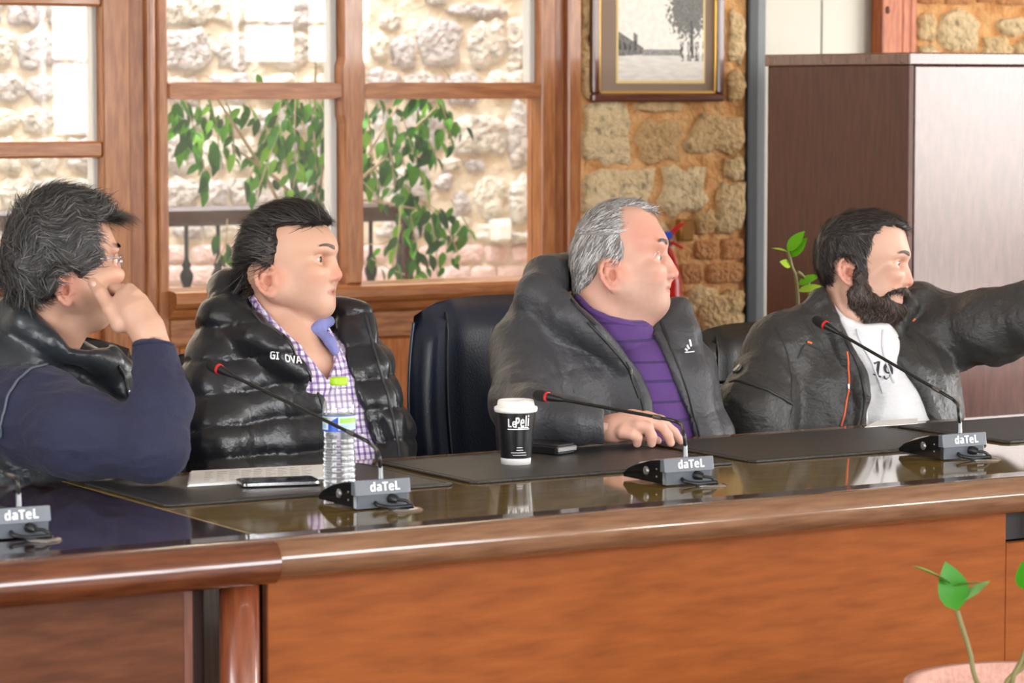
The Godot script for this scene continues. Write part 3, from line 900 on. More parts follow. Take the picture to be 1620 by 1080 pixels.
func microphones() -> void:
	microphone("gooseneck microphone with its base beside the water bottle, head before the quilted jacket", Vector2(563, 808), at_d(329, 575, 5.75), at_d(566, 690, 5.52))
	microphone("gooseneck microphone with its base beside the resting hand, head just above the coffee cup", Vector2(1052, 770), at_d(846, 624, 6.0), at_d(1052, 662, 5.82))
	microphone("rightmost gooseneck microphone, red-ringed head before the bearded man's collar", Vector2(1492, 729), at_d(1288, 504, 6.42), at_d(1492, 622, 6.22))
	microphone("leftmost gooseneck microphone on the dark table, cut off by the picture edge", Vector2(-18, 856), at_d(-250, 600, 5.35), at_d(-12, 735, 5.12))

# ---------- bottle and cup ----------
func bottle() -> void:
	var at := on_y(537, 776, 0.7505)
	var t := thing("water_bottle", "clear plastic water bottle with lime green cap and blue and green label", "bottle", at)
	var pet := StandardMaterial3D.new()
	pet.transparency = BaseMaterial3D.TRANSPARENCY_ALPHA
	pet.albedo_color = Color(0.97, 0.98, 0.99, 0.10)
	pet.roughness = 0.04
	var R := 0.0305
	var prof := [Vector2(0.006, 0.006), Vector2(0.020, 0.002), Vector2(0.027, 0.0), Vector2(R, 0.006)]
	var y := 0.012
	while y < 0.105:     # ribs of the lower half
		prof.append(Vector2(R - 0.0022 - 0.002 * smoothstep(0.05, 0.085, y), y)); prof.append(Vector2(R - 0.002 * smoothstep(0.05, 0.085, y), y + 0.004)); prof.append(Vector2(R - 0.002 * smoothstep(0.05, 0.085, y), y + 0.007))
		y += 0.0105
	prof.append_array([Vector2(R - 0.002, 0.108), Vector2(R - 0.001, 0.113), Vector2(R - 0.001, 0.139), Vector2(R, 0.143), Vector2(R, 0.149), Vector2(R - 0.001, 0.156), Vector2(R - 0.006, 0.169), Vector2(0.0165, 0.180), Vector2(0.0135, 0.186), Vector2(0.0132, 0.190), Vector2(0.0152, 0.1905), Vector2(0.0152, 0.1925), Vector2(0.0125, 0.193), Vector2(0.0125, 0.203)])
	part(t, "shell", lathe(prof, 40), pet, false)
	var wtr := StandardMaterial3D.new()
	wtr.refraction_enabled = true
	wtr.refraction_scale = 0.033
	wtr.albedo_color = Color(0.97, 0.985, 1.0, 0.0)
	wtr.roughness = 0.0
	var wp := [Vector2(0, 0.004)]
	for p in prof:
		if p.y > 0.0 and p.y < 0.14: wp.append(Vector2(p.x - 0.0012, p.y + 0.0012))
	wp.append(Vector2(R - 0.004, 0.142)); wp.append(Vector2(0, 0.142))
	part(t, "water", lathe(wp, 40), wtr, false)
	var lab := Image.create(256, 64, false, Image.FORMAT_RGBA8)
	lab.fill(hexc(226, 236, 244))
	lab.fill_rect(Rect2i(0, 0, 256, 4), hexc(70, 120, 200))
	lab.fill_rect(Rect2i(0, 58, 256, 6), hexc(40, 92, 190))
	for k in 3:
		var o := k * 86
		lab.fill_rect(Rect2i(o + 30, 10, 52, 20), hexc(150, 216, 90))
		lab.fill_rect(Rect2i(o + 34, 34, 46, 18), hexc(170, 205, 240))
		for i in 26:
			lab.fill_rect(Rect2i(o + i, 6 + i, 2, 52 - i), hexc(34, 82, 196))
	var lm := plain(Color.WHITE, 0.3)
	lm.albedo_texture = ImageTexture.create_from_image(lab)
	var s := SurfaceTool.new()
	s.begin(Mesh.PRIMITIVE_TRIANGLES)
	for i in 40:
		var q := []
		for k in [[0, 0], [1, 0], [1, 1], [0, 1]]:
			var an: float = TAU * (i + k[0]) / 40.0
			q.append([Vector3(cos(an) * (R - 0.0002), 0.111 + 0.029 * k[1], sin(an) * (R - 0.0002)), Vector2((i + k[0]) / 40.0, 1.0 - k[1]), Vector3(cos(an), 0, sin(an))])
		for j in [0, 1, 2, 0, 2, 3]:
			s.set_uv(q[j][1]); s.set_normal(q[j][2]); s.add_vertex(q[j][0])
	part(t, "label", s, lm, false)
	var cap := [Vector2(0.0125, 0.1935), Vector2(0.0158, 0.194), Vector2(0.0160, 0.197), Vector2(0.0158, 0.2055), Vector2(0.0148, 0.2075), Vector2(0, 0.208)]
	part(t, "cap", lathe(cap, 28), plain(hexc(168, 214, 30), 0.4), false)
	var rid := sth()
	for i in 28:
		var an := TAU * i / 28
		var c := Vector3(cos(an) * 0.0159, 0.2005, sin(an) * 0.0159)
		bx(rid, c - Vector3(0.0005, 0.004, 0.0005), c + Vector3(0.0005, 0.004, 0.0005), 0.0001)
	part(t, "cap_ridges", fin(rid), plain(hexc(176, 220, 40), 0.4), false)

func cup() -> void:
	var at := on_y(816, 733, 0.7552)
	var t := thing("paper_cup", "black paper coffee cup with white lid, white base and white lettering", "cup", at)
	var H := 0.108
	var r := func(y: float) -> float: return 0.0285 + (0.0395 - 0.0285) * y / H
	var blk := plain(hexc(22, 22, 24), 0.3)
	part(t, "body", lathe([Vector2(r.call(0.012), 0.012), Vector2(r.call(0.05), 0.05), Vector2(r.call(H - 0.004), H - 0.004)], 48), blk, false)
	part(t, "white_base", lathe([Vector2(0, 0.003), Vector2(0.0265, 0.003), Vector2(0.0275, 0.0), Vector2(0.0287, 0.0), Vector2(r.call(0.012) + 0.0002, 0.0125)], 48), plain(hexc(242, 240, 236), 0.55), false)
	var R := 0.0395
	part(t, "lid", lathe([Vector2(R - 0.001, H - 0.007), Vector2(R + 0.0018, H - 0.006), Vector2(R + 0.003, H - 0.001), Vector2(R + 0.0022, H + 0.003), Vector2(R - 0.001, H + 0.0045), Vector2(R - 0.003, H + 0.005), Vector2(R - 0.0045, H + 0.0145), Vector2(R - 0.006, H + 0.0165), Vector2(R - 0.009, H + 0.0165), Vector2(R - 0.011, H + 0.0125), Vector2(0, H + 0.012)], 48), plain(hexc(248, 246, 242), 0.45), false)
	var s := sth()
	bx(s, Vector3(-0.0075, H + 0.0115, R - 0.022), Vector3(0.0075, H + 0.0185, R - 0.012), 0.002)
	var sp := part(t, "sip_tab", fin(s), plain(hexc(240, 238, 234), 0.5), false)
	sp.rotation.y = 0.4
	var face := atan2(0.32, 0.95)
	var toward := (EYE - at)
	var th0 := atan2(toward.x, toward.z) + 0.16
	var wh := plain(hexc(246, 246, 244), 0.5)
	for q in [["Le", 0.022, 0.082, -0.36, -0.05, 0.78], ["Peli", 0.028, 0.0845, 0.20, 0.10, 0.62]]:
		var tm := lettering(q[0], q[1], true, false, 0.0006)
		var yy: float = q[2]
		var off: float = q[3]
		var skew: float = q[4]
		var sq: float = q[5]
		part(t, "lettering", wrapped(tm, func(v: Vector3) -> Vector3:
			var y: float = yy + v.y + v.x * sq * skew
			var rr: float = r.call(y) + 0.0004 + v.z
			var a: float = th0 + off + v.x * sq / rr
			return Vector3(sin(a) * rr, y, cos(a) * rr)), wh, false)
	var ln := sth()
	for q in [[0.0705, -0.62, 0.62, 0.0009], [0.0735, -0.05, 0.56, 0.0011], [0.0245, -0.45, 0.5, 0.0005], [0.0195, -0.35, 0.55, 0.0005], [0.0345, -0.1, 0.25, 0.0006], [0.0295, -0.12, 0.3, 0.0006]]:
		var yy: float = q[0]
		for i in 16:
			var a0: float = th0 + lerpf(q[1], q[2], i / 16.0)
			var a1: float = th0 + lerpf(q[1], q[2], (i + 1) / 16.0)
			var rr: float = r.call(yy) + 0.0005
			var d0 := Vector3(sin(a0) * rr, yy, cos(a0) * rr)
			var d1 := Vector3(sin(a1) * rr, yy, cos(a1) * rr)
			var u := Vector3(0, q[3], 0)
			quad(ln, d0 - u, d1 - u, d1 + u, d0 + u, d0 * Vector3(1, 0, 1))
	part(t, "printed_line", fin(ln), wh, false)
	for q in [["PREMIUM", 0.0052, 0.0345, 0.05], ["coffee to go", 0.0042, 0.0265, 0.08]]:
		pass

# ---------- cabinet, picture, wall fittings ----------
func cabinet() -> void:
	var c := on_z(1437, 83, -6.4)
	var t := thing("cabinet", "tall dark reddish-brown wooden cabinet standing behind the bearded man", "cabinet", Vector3(c.x + 0.5, 0, -6.72))
	var side := wood(hexc(76, 38, 25), hexc(90, 49, 34), 1, 0.42, 41, 0.0, 7.0, 0.5)
	var front := wood(hexc(86, 46, 36), hexc(104, 60, 48), 1, 0.26, 42, 0.65, 7.0, 0.5)
	front.metallic_specular = 0.6
	front.clearcoat_roughness = 0.2
	var H := c.y
	part(t, "carcass", box(Vector3(c.x + 0.008, 0.05, c.z - 0.63), Vector3(c.x + 1.0, H - 0.032, c.z - 0.022), 0.002), side)
	part(t, "side_panel", box(Vector3(c.x + 0.006, 0.02, c.z - 0.632), Vector3(c.x + 0.024, H - 0.032, c.z - 0.004), 0.002), side)
	part(t, "top_board", box(Vector3(c.x, H - 0.032, c.z - 0.64), Vector3(c.x + 1.02, H, c.z + 0.006), 0.003), front)
	part(t, "door", box(Vector3(c.x + 0.027, 0.06, c.z - 0.022), Vector3(c.x + 0.508, H - 0.035, c.z - 0.003), 0.002), front)
	part(t, "door", box(Vector3(c.x + 0.512, 0.06, c.z - 0.022), Vector3(c.x + 0.995, H - 0.035, c.z - 0.003), 0.002), front)
	part(t, "handle", tube([Vector3(c.x + 0.47, 0.8, c.z - 0.003), Vector3(c.x + 0.47, 0.8, c.z + 0.022), Vector3(c.x + 0.47, 0.92, c.z + 0.022), Vector3(c.x + 0.47, 0.92, c.z - 0.003)], 0.005, 8), plain(hexc(180, 180, 180), 0.3, 1.0))
	part(t, "plinth", box(Vector3(c.x + 0.02, 0.0, c.z - 0.62), Vector3(c.x + 1.0, 0.06, c.z - 0.04), 0.002), side)

func picture() -> void:
	var a := on_z(939, 161, ZW + 0.04)
	var b := on_z(1147, 158, ZW + 0.04)
	var x0 := a.x; var x1 := b.x; var y0 := a.y; var y1 := a.y + 0.44
	var t := thing("framed_photograph", "framed black and white street photograph hanging on the stone wall", "picture", Vector3((x0 + x1) / 2, y0, ZW + 0.03))
	var z0 := ZW + 0.015
	var wv := wood(hexc(84, 42, 26), hexc(112, 62, 40), 1, 0.3, 43, 0.4)
	var wh := wood(hexc(84, 42, 26), hexc(112, 62, 40), 0, 0.3, 44, 0.4)
	var fw := 0.024
	part(t, "frame_rail", box(Vector3(x0, y0, z0), Vector3(x1, y0 + fw, z0 + 0.025), 0.005), wh)
	part(t, "frame_rail", box(Vector3(x0, y1 - fw, z0), Vector3(x1, y1, z0 + 0.025), 0.005), wh)
	part(t, "frame_rail", box(Vector3(x0, y0 + fw, z0), Vector3(x0 + fw, y1 - fw, z0 + 0.025), 0.005), wv)
	part(t, "frame_rail", box(Vector3(x1 - fw, y0 + fw, z0), Vector3(x1, y1 - fw, z0 + 0.025), 0.005), wv)
	var gold := plain(hexc(214, 170, 84), 0.35, 0.6)
	var g := sth()
	var i0 := x0 + fw; var i1 := x1 - fw; var j0 := y0 + fw; var j1 := y1 - fw
	bx(g, Vector3(i0, j0, z0 + 0.004), Vector3(i1, j0 + 0.007, z0 + 0.016), 0.001)
	bx(g, Vector3(i0, j1 - 0.007, z0 + 0.004), Vector3(i1, j1, z0 + 0.016), 0.001)
	bx(g, Vector3(i0, j0, z0 + 0.004), Vector3(i0 + 0.007, j1, z0 + 0.016), 0.001)
	bx(g, Vector3(i1 - 0.007, j0, z0 + 0.004), Vector3(i1, j1, z0 + 0.016), 0.001)
	part(t, "gold_slip", fin(g), gold)
	part(t, "mount", box(Vector3(i0, j0, z0), Vector3(i1, j1, z0 + 0.006), 0.0), plain(hexc(142, 122, 106), 0.85))
	var p0 := on_z(978, 127, z0 + 0.007)
	var p1 := on_z(1112, 127, z0 + 0.007)
	var f := sth()
	bx(f, Vector3(p0.x - 0.007, p0.y - 0.009, z0 + 0.005), Vector3(p1.x + 0.007, p0.y + 0.277, z0 + 0.0075), 0.0005)
	part(t, "fillet", fin(f), plain(hexc(232, 206, 140), 0.6))
	# the print: an old street, pale sky, houses at the left, a crowd, a tree at the right
	var W := 200
	var Hh := 180
	var im := Image.create(W, Hh, false, Image.FORMAT_RGBA8)
	var n := FastNoiseLite.new()
	n.seed = 5
	n.frequency = 0.06
	n.fractal_octaves = 4
	for yy in Hh:
		for xx in W:
			var v := 0.93 - 0.05 * n.get_noise_2d(xx, yy)
			var hz := 128.0
			if yy > hz: v = 0.86 + 0.07 * n.get_noise_2d(xx * 0.4, yy * 2.0) + 0.04 * (yy - hz) / 50.0
			if xx < 58:
				var roof := 84.0 + xx * 0.55 - (18.0 if xx > 34 and xx < 44 else 0.0)
				if yy > roof and yy < hz + 4 - xx * 0.06:
					v = 0.42 + 0.22 * n.get_noise_2d(xx * 3.0, yy * 1.2)
					if (xx / 6) % 2 == 0 and yy > roof + 14 and yy < hz - 8: v -= 0.18
			if yy > hz - 10 and yy < hz + 3 and xx > 54 and xx < 150: v = 0.55 + 0.35 * n.get_noise_2d(xx * 5.0, yy * 3.0)
			var dx := (xx - 164.0) / 52.0
			var dy := (yy - 40.0) / 62.0
			if dx * dx + dy * dy + 0.9 * n.get_noise_2d(xx * 1.6, yy * 1.6) < 0.8: v = 0.34 + 0.4 * absf(n.get_noise_2d(xx * 2.6 + 90, yy * 2.6))
			if absf(xx - 172.0 - (yy - 90) * 0.05) < 3.0 and yy > 60 and yy < hz + 8: v = 0.3
			if xx > 138 and yy > hz - 26 and yy < hz + 14 and n.get_noise_2d(xx * 4.0, yy * 1.3) > -0.05 and (xx / 9) % 2 == 0: v = 0.26
			im.set_pixel(xx, yy, Color(v * 1.0, v * 0.975, v * 0.93))
	var pm := plain(Color.WHITE, 0.5)
	pm.albedo_texture = ImageTexture.create_from_image(im)
	var s := SurfaceTool.new()
	s.begin(Mesh.PRIMITIVE_TRIANGLES)
	var zz := z0 + 0.0082
	var py1 := p0.y + 0.27
	for v in [[p0.x, py1, 0, 0], [p1.x, py1, 1, 0], [p1.x, p0.y, 1, 1], [p0.x, py1, 0, 0], [p1.x, p0.y, 1, 1], [p0.x, p0.y, 0, 1]]:
		s.set_normal(Vector3(0, 0, 1)); s.set_uv(Vector2(v[2], v[3])); s.add_vertex(Vector3(v[0], v[1], zz))
	part(t, "print", s, pm)
	part(t, "backing_board", box(Vector3(x0 + 0.006, y0 + 0.006, ZW - 0.002), Vector3(x1 - 0.006, y1 - 0.006, z0), 0.0), plain(hexc(120, 100, 80), 0.9))

func wall_fittings() -> void:
	# brass coloured box on the stone wall
	var c := on_z(1088, 364, ZW + 0.03)
	var t := thing("junction_box", "small square brass coloured box on the stone wall right of the grey-haired man's face", "box", c)
	part(t, "body", box(c + Vector3(-0.024, -0.033, -0.05), c + Vector3(0.022, 0.033, 0.0), 0.003), plain(hexc(160, 112, 48), 0.35, 0.5))
	part(t, "cover", box(c + Vector3(-0.021, -0.030, 0.0), c + Vector3(0.019, 0.030, 0.004), 0.002), plain(hexc(150, 104, 50), 0.35, 0.6))
	# fire extinguisher, mostly hidden by the head
	var e := on_z(1050, 392, ZW + 0.10)
	var f := thing("fire_extinguisher", "red fire extinguisher on the stone wall, mostly hidden behind the grey-haired man's face", "fire extinguisher", Vector3(e.x, e.y - 0.52, e.z))
	var red := plain(hexc(200, 30, 24), 0.3)
	var o := Vector3(e.x, 0, e.z)
	part(f, "cylinder", lathe([Vector2(0, e.y - 0.52), Vector2(0.05, e.y - 0.52), Vector2(0.055, e.y - 0.50), Vector2(0.055, e.y - 0.1), Vector2(0.045, e.y - 0.06), Vector2(0.02, e.y - 0.035), Vector2(0.016, e.y - 0.01), Vector2(0, e.y - 0.01)], 24, o), red)
	part(f, "valve", lathe([Vector2(0.016, e.y - 0.015), Vector2(0.02, e.y - 0.01), Vector2(0.02, e.y + 0.02), Vector2(0, e.y + 0.025)], 12, o), plain(hexc(40, 40, 44), 0.4, 0.6))
	var v := Vector3(e.x, e.y + 0.015, e.z)
	var l1 := on_z(1082, 353, ZW + 0.10)
	part(f, "lever", tube([v, v.lerp(l1, 0.6) + Vector3(0, 0.008, 0), l1], [0.009, 0.008, 0.005], 8), red)
	part(f, "handle", tube([v + Vector3(0, -0.02, 0), on_z(1064, 384, ZW + 0.10), on_z(1080, 392, ZW + 0.10)], [0.008, 0.006, 0.004], 8), red)
	part(f, "gauge", box(on_z(1040, 378, ZW + 0.1), on_z(1061, 366, ZW + 0.1) + Vector3(0, 0, 0.01), 0.002), plain(hexc(40, 80, 200), 0.4))
	part(f, "bracket", box(Vector3(e.x - 0.02, e.y - 0.3, ZW), Vector3(e.x + 0.02, e.y - 0.26, e.z - 0.05), 0.002), plain(hexc(60, 60, 60), 0.5))
	var hp := [v, on_z(1062, 402, ZW + 0.12), on_z(1070, 430, ZW + 0.12), on_z(1069, 468, ZW + 0.11), on_z(1064, 520, ZW + 0.1)]
	part(f, "hose", tube(smooth_path(hp, 5), 0.008, 8), red)
	# socket in the stairwell
	var k := on_z(784, 365, -10.3)
	var s := thing("light_switch", "pale grey switch box on the stone wall behind the glazing", "switch", k)
	part(s, "box", box(k + Vector3(-0.035, -0.04, -0.02), k + Vector3(0.04, 0.045, 0.06), 0.008), plain(hexc(214, 210, 200), 0.5))
	part(s, "cover", box(k + Vector3(-0.028, -0.03, 0.06), k + Vector3(0.028, 0.03, 0.072), 0.004), plain(hexc(226, 222, 214), 0.5))

# ---------- stair rail behind the glazing ----------
func railing() -> void:
	var z := -9.0
	var a := on_z(-40, 340, z)
	var b := on_z(640, 331, z)
	var t := thing("stair_railing", "wooden handrail on black turned iron balusters behind the glazing", "railing", Vector3((a.x + b.x) / 2, 0, z))
	var rm := wood(hexc(54, 26, 14), hexc(72, 38, 22), 0, 0.5, 45, 0.2)
	var y1 := on_z(400, 325, z).y
	var y0 := on_z(400, 355, z).y
	part(t, "handrail", box(Vector3(a.x, y0, z - 0.04), Vector3(b.x, y1, z + 0.03), 0.012), rm)
	var iron := plain(hexc(22, 22, 24), 0.45, 0.3)
	var x := on_z(295, 400, z).x
	var step := on_z(345, 400, z).x - x
	var yk := on_z(295, 436, z).y
	x -= step * 6
	while x < b.x:
		if x > a.x:
			var p := [Vector2(0.0, 0.0), Vector2(0.009, 0.0), Vector2(0.009, yk - 0.10), Vector2(0.013, yk - 0.075), Vector2(0.018, yk - 0.05), Vector2(0.013, yk - 0.034), Vector2(0.021, yk - 0.012), Vector2(0.022, yk + 0.004), Vector2(0.012, yk + 0.022), Vector2(0.016, yk + 0.034), Vector2(0.010, yk + 0.046), Vector2(0.007, yk + 0.055), Vector2(0.007, y0 + 0.005)]
			part(t, "baluster", lathe(p, 12, Vector3(x, 0, z)), iron)
		x += step
	part(t, "base_rail", box(Vector3(a.x, -0.02, z - 0.04), Vector3(b.x, 0.05, z + 0.04), 0.01), rm)
	part(t, "newel_post", box(Vector3(b.x - 0.02, -0.02, z - 0.03), Vector3(b.x + 0.02, y0 + 0.01, z + 0.03), 0.006), rm)

# ---------- plants ----------
func leaf_mesh(l: float, w: float, droop: float, fold: float) -> SurfaceTool:
	# along +z, from its stalk at the origin; a midrib, two halves, a drooping tip
	var s := sth()
	s.set_smooth_group(0)
	var N := 6
	var mid := []; var lf := []; var rt := []
	for i in N + 1:
		var t := float(i) / N
		var wd := w * 0.5 * pow(sin(PI * pow(t, 0.8)), 0.9) if t > 0.0 and t < 1.0 else 0.0
		var y := -droop * t * t * l
		mid.append(Vector3(0, y, t * l))
		lf.append(Vector3(-wd, y + wd * fold, t * l)); rt.append(Vector3(wd, y + wd * fold, t * l))
	var th := Vector3(0, -0.0006, 0)
	for sd in [0.0, 1.0]:
		var o := Vector3(0, 1, 0.1) if sd == 0.0 else Vector3(0, -1, -0.1)
		for i in N:
			quad(s, mid[i] + th * sd, mid[i + 1] + th * sd, rt[i + 1] + th * sd * 0.5, rt[i] + th * sd * 0.5, o)
			quad(s, mid[i] + th * sd, mid[i + 1] + th * sd, lf[i + 1] + th * sd * 0.5, lf[i] + th * sd * 0.5, o)
	return fin(s)
func leaf_mat(c: Color, rough := 0.45) -> StandardMaterial3D:
	var m := plain(c, rough)
	m.metallic_specular = 0.3
	m.backlight_enabled = true
	m.backlight = Color(0.25, 0.3, 0.1)
	return m
func ficus() -> void:
	var z := -8.45
	var base := on_z(505, 460, z)
	base.y = -0.02
	var t := thing("ficus_tree", "leafy green weeping fig tree with thin stems behind the glazing", "tree", base)
	var bark := plain(hexc(170, 150, 118), 0.8)
	var pot := lathe([Vector2(0, 0.0), Vector2(0.15, 0.0), Vector2(0.2, 0.34), Vector2(0.21, 0.36), Vector2(0.18, 0.36), Vector2(0.17, 0.3), Vector2(0, 0.3)], 28, base)
	part(t, "pot", pot, plain(hexc(150, 80, 50), 0.7))
	var tops := [[500, 60], [520, 100], [470, 150], [640, 150], [610, 250], [420, 200], [340, 150], [690, 170], [660, 330], [380, 240]]
	for q in tops:
		var e := on_z(q[0], q[1], z + rng.randf_range(-0.15, 0.15))
		var mid := on_z(505 + (q[0] - 505) * 0.25, 330, z) + Vector3(rng.randf_range(-0.02, 0.02), 0, rng.randf_range(-0.05, 0.05))
		part(t, "stem", tube(smooth_path([base + Vector3(rng.randf_range(-0.04, 0.04), 0.28, rng.randf_range(-0.04, 0.04)), base.lerp(mid, 0.6) + Vector3(0, 0.1, 0), mid, e], 5), [0.010, 0.0098, 0.0096, 0.0094, 0.009, 0.0085, 0.008, 0.0075, 0.007, 0.0065, 0.006, 0.0055, 0.005, 0.0045, 0.004, 0.003], 7), bark)
	var meshes := []
	for k in 4:
		meshes.append(leaf_mesh(0.050 + 0.006 * k, 0.023 + 0.002 * k, 0.15 + 0.12 * k, 0.25).commit())
	var mats := [leaf_mat(hexc(48, 112, 16)), leaf_mat(hexc(78, 142, 22)), leaf_mat(hexc(30, 80, 16)), leaf_mat(hexc(112, 166, 40))]
	# sprays of leaves: along hanging twigs, [x0, y0, x1, y1, leaves]
	var twigs := [[272, 160, 300, 236, 9], [290, 158, 330, 292, 12], [330, 160, 346, 262, 10], [356, 158, 372, 250, 9], [384, 160, 404, 186, 4], [318, 166, 300, 220, 6],
		[440, 176, 388, 296, 13], [452, 156, 424, 230, 9], [470, 150, 466, 262, 14], [490, 160, 500, 270, 14], [512, 160, 524, 262, 12], [524, 166, 540, 300, 12], [446, 216, 404, 312, 10], [470, 250, 452, 330, 10], [500, 250, 492, 340, 10], [530, 250, 520, 350, 8],
		[580, 170, 586, 290, 11], [600, 160, 640, 262, 13], [610, 210, 624, 300, 10], [650, 156, 690, 250, 13], [690, 160, 726, 208, 9], [676, 160, 660, 230, 9], [640, 200, 668, 288, 9], [700, 178, 716, 230, 6], [586, 240, 598, 300, 5],
		[640, 270, 650, 330, 6], [640, 308, 700, 346, 10], [660, 324, 748, 372, 11], [636, 340, 620, 424, 8], [650, 346, 660, 436, 10], [680, 340, 692, 436, 10], [700, 352, 728, 412, 9], [588, 402, 616, 380, 5], [590, 424, 640, 434, 5], [716, 330, 742, 360, 5],
		[362, 362, 342, 416, 6], [700, 120, 712, 128, 2], [392, 128, 402, 126, 2], [574, 300, 606, 320, 5], [470, 130, 474, 150, 3]]
	var count := 0
	for q in twigs:
		var dz := rng.randf_range(-0.22, 0.2)
		var a := on_z(q[0], q[1], z + dz)
		var b := on_z(q[2], q[3], z + dz + rng.randf_range(-0.05, 0.05))
		var m := (a + b) / 2 + Vector3(rng.randf_range(-0.01, 0.01), 0.01, 0.01)
		part(t, "twig", tube(smooth_path([a + Vector3(0, 0.03, -0.01), m, b], 4), 0.0022, 5), bark)
		for i in q[4]:
			if count >= 298: break
			count += 1
			var u: float = (i + rng.randf()) / q[4]
			var p := a.lerp(b, u) + Vector3(rng.randf_range(-0.012, 0.012), rng.randf_range(-0.01, 0.02), rng.randf_range(-0.02, 0.02))
			var side := 1.0 if i % 2 == 0 else -1.0
			var dir := Vector3(side * rng.randf_range(0.2, 0.8), rng.randf_range(-1.3, -0.5), rng.randf_range(-0.5, 0.7)).normalized()
			var upv := Vector3(side * 0.5 + rng.randf_range(-0.4, 0.4), 0.4, rng.randf_range(0.4, 1.0)).normalized()
			var zc := dir
			var xc := upv.cross(zc).normalized()
			var yc := zc.cross(xc)
			var o := MeshInstance3D.new()
			o.mesh = meshes[rng.randi() % 4]
			o.material_override = mats[[0, 0, 1, 2, 1, 3][rng.randi() % 6]]
			o.name = "leaf" if count == 1 else "leaf_%03d" % (count - 1)
			t.add_child(o)
			o.transform = Transform3D(Basis(xc, yc, zc).scaled_local(Vector3.ONE * rng.randf_range(0.75, 1.25)), p - t.position)

	# the leaves behind and between those, too many to tell apart
	var lists := [[], [], []]
	for q in twigs:
		var dz := rng.randf_range(-0.28, 0.1)
		for i in int(q[4] * 0.9):
			var u := rng.randf()
			var p := on_z(lerpf(q[0], q[2], u) + rng.randf_range(-16, 16), lerpf(q[1], q[3], u) + rng.randf_range(-14, 14), z + dz)
			var dir := Vector3(rng.randf_range(-0.9, 0.9), rng.randf_range(-1.3, -0.4), rng.randf_range(-0.5, 0.7)).normalized()
			var xc := Vector3(rng.randf_range(-0.6, 0.6), 0.4, rng.randf_range(0.3, 1.0)).normalized().cross(dir).normalized()
			lists[rng.randi() % 3].append(Transform3D(Basis(xc, dir.cross(xc), dir).scaled_local(Vector3.ONE * rng.randf_range(0.7, 1.1)), p - t.position))
	for k in 3:
		var mm := MultiMesh.new()
		mm.transform_format = MultiMesh.TRANSFORM_3D
		mm.mesh = meshes[k]
		mm.instance_count = lists[k].size()
		for i in lists[k].size(): mm.set_instance_transform(i, lists[k][i])
		var mi := MultiMeshInstance3D.new()
		mi.multimesh = mm
		mi.material_override = mats[k]
		mi.name = kid_name(t, "foliage")
		mi.set_meta("kind", "stuff")
		t.add_child(mi)

func zz_leaf(root: Node3D, stem_pt: Vector3, dir: Vector3, up: Vector3, l: float, w: float, mat: Material) -> void:
	var zc := dir.normalized()
	var xc := up.cross(zc).normalized()
	var o := part(root, "leaf", leaf_mesh(l, w, 0.08, 0.18), mat, false)
	o.transform = Transform3D(Basis(xc, zc.cross(xc), zc), stem_pt - root.position)

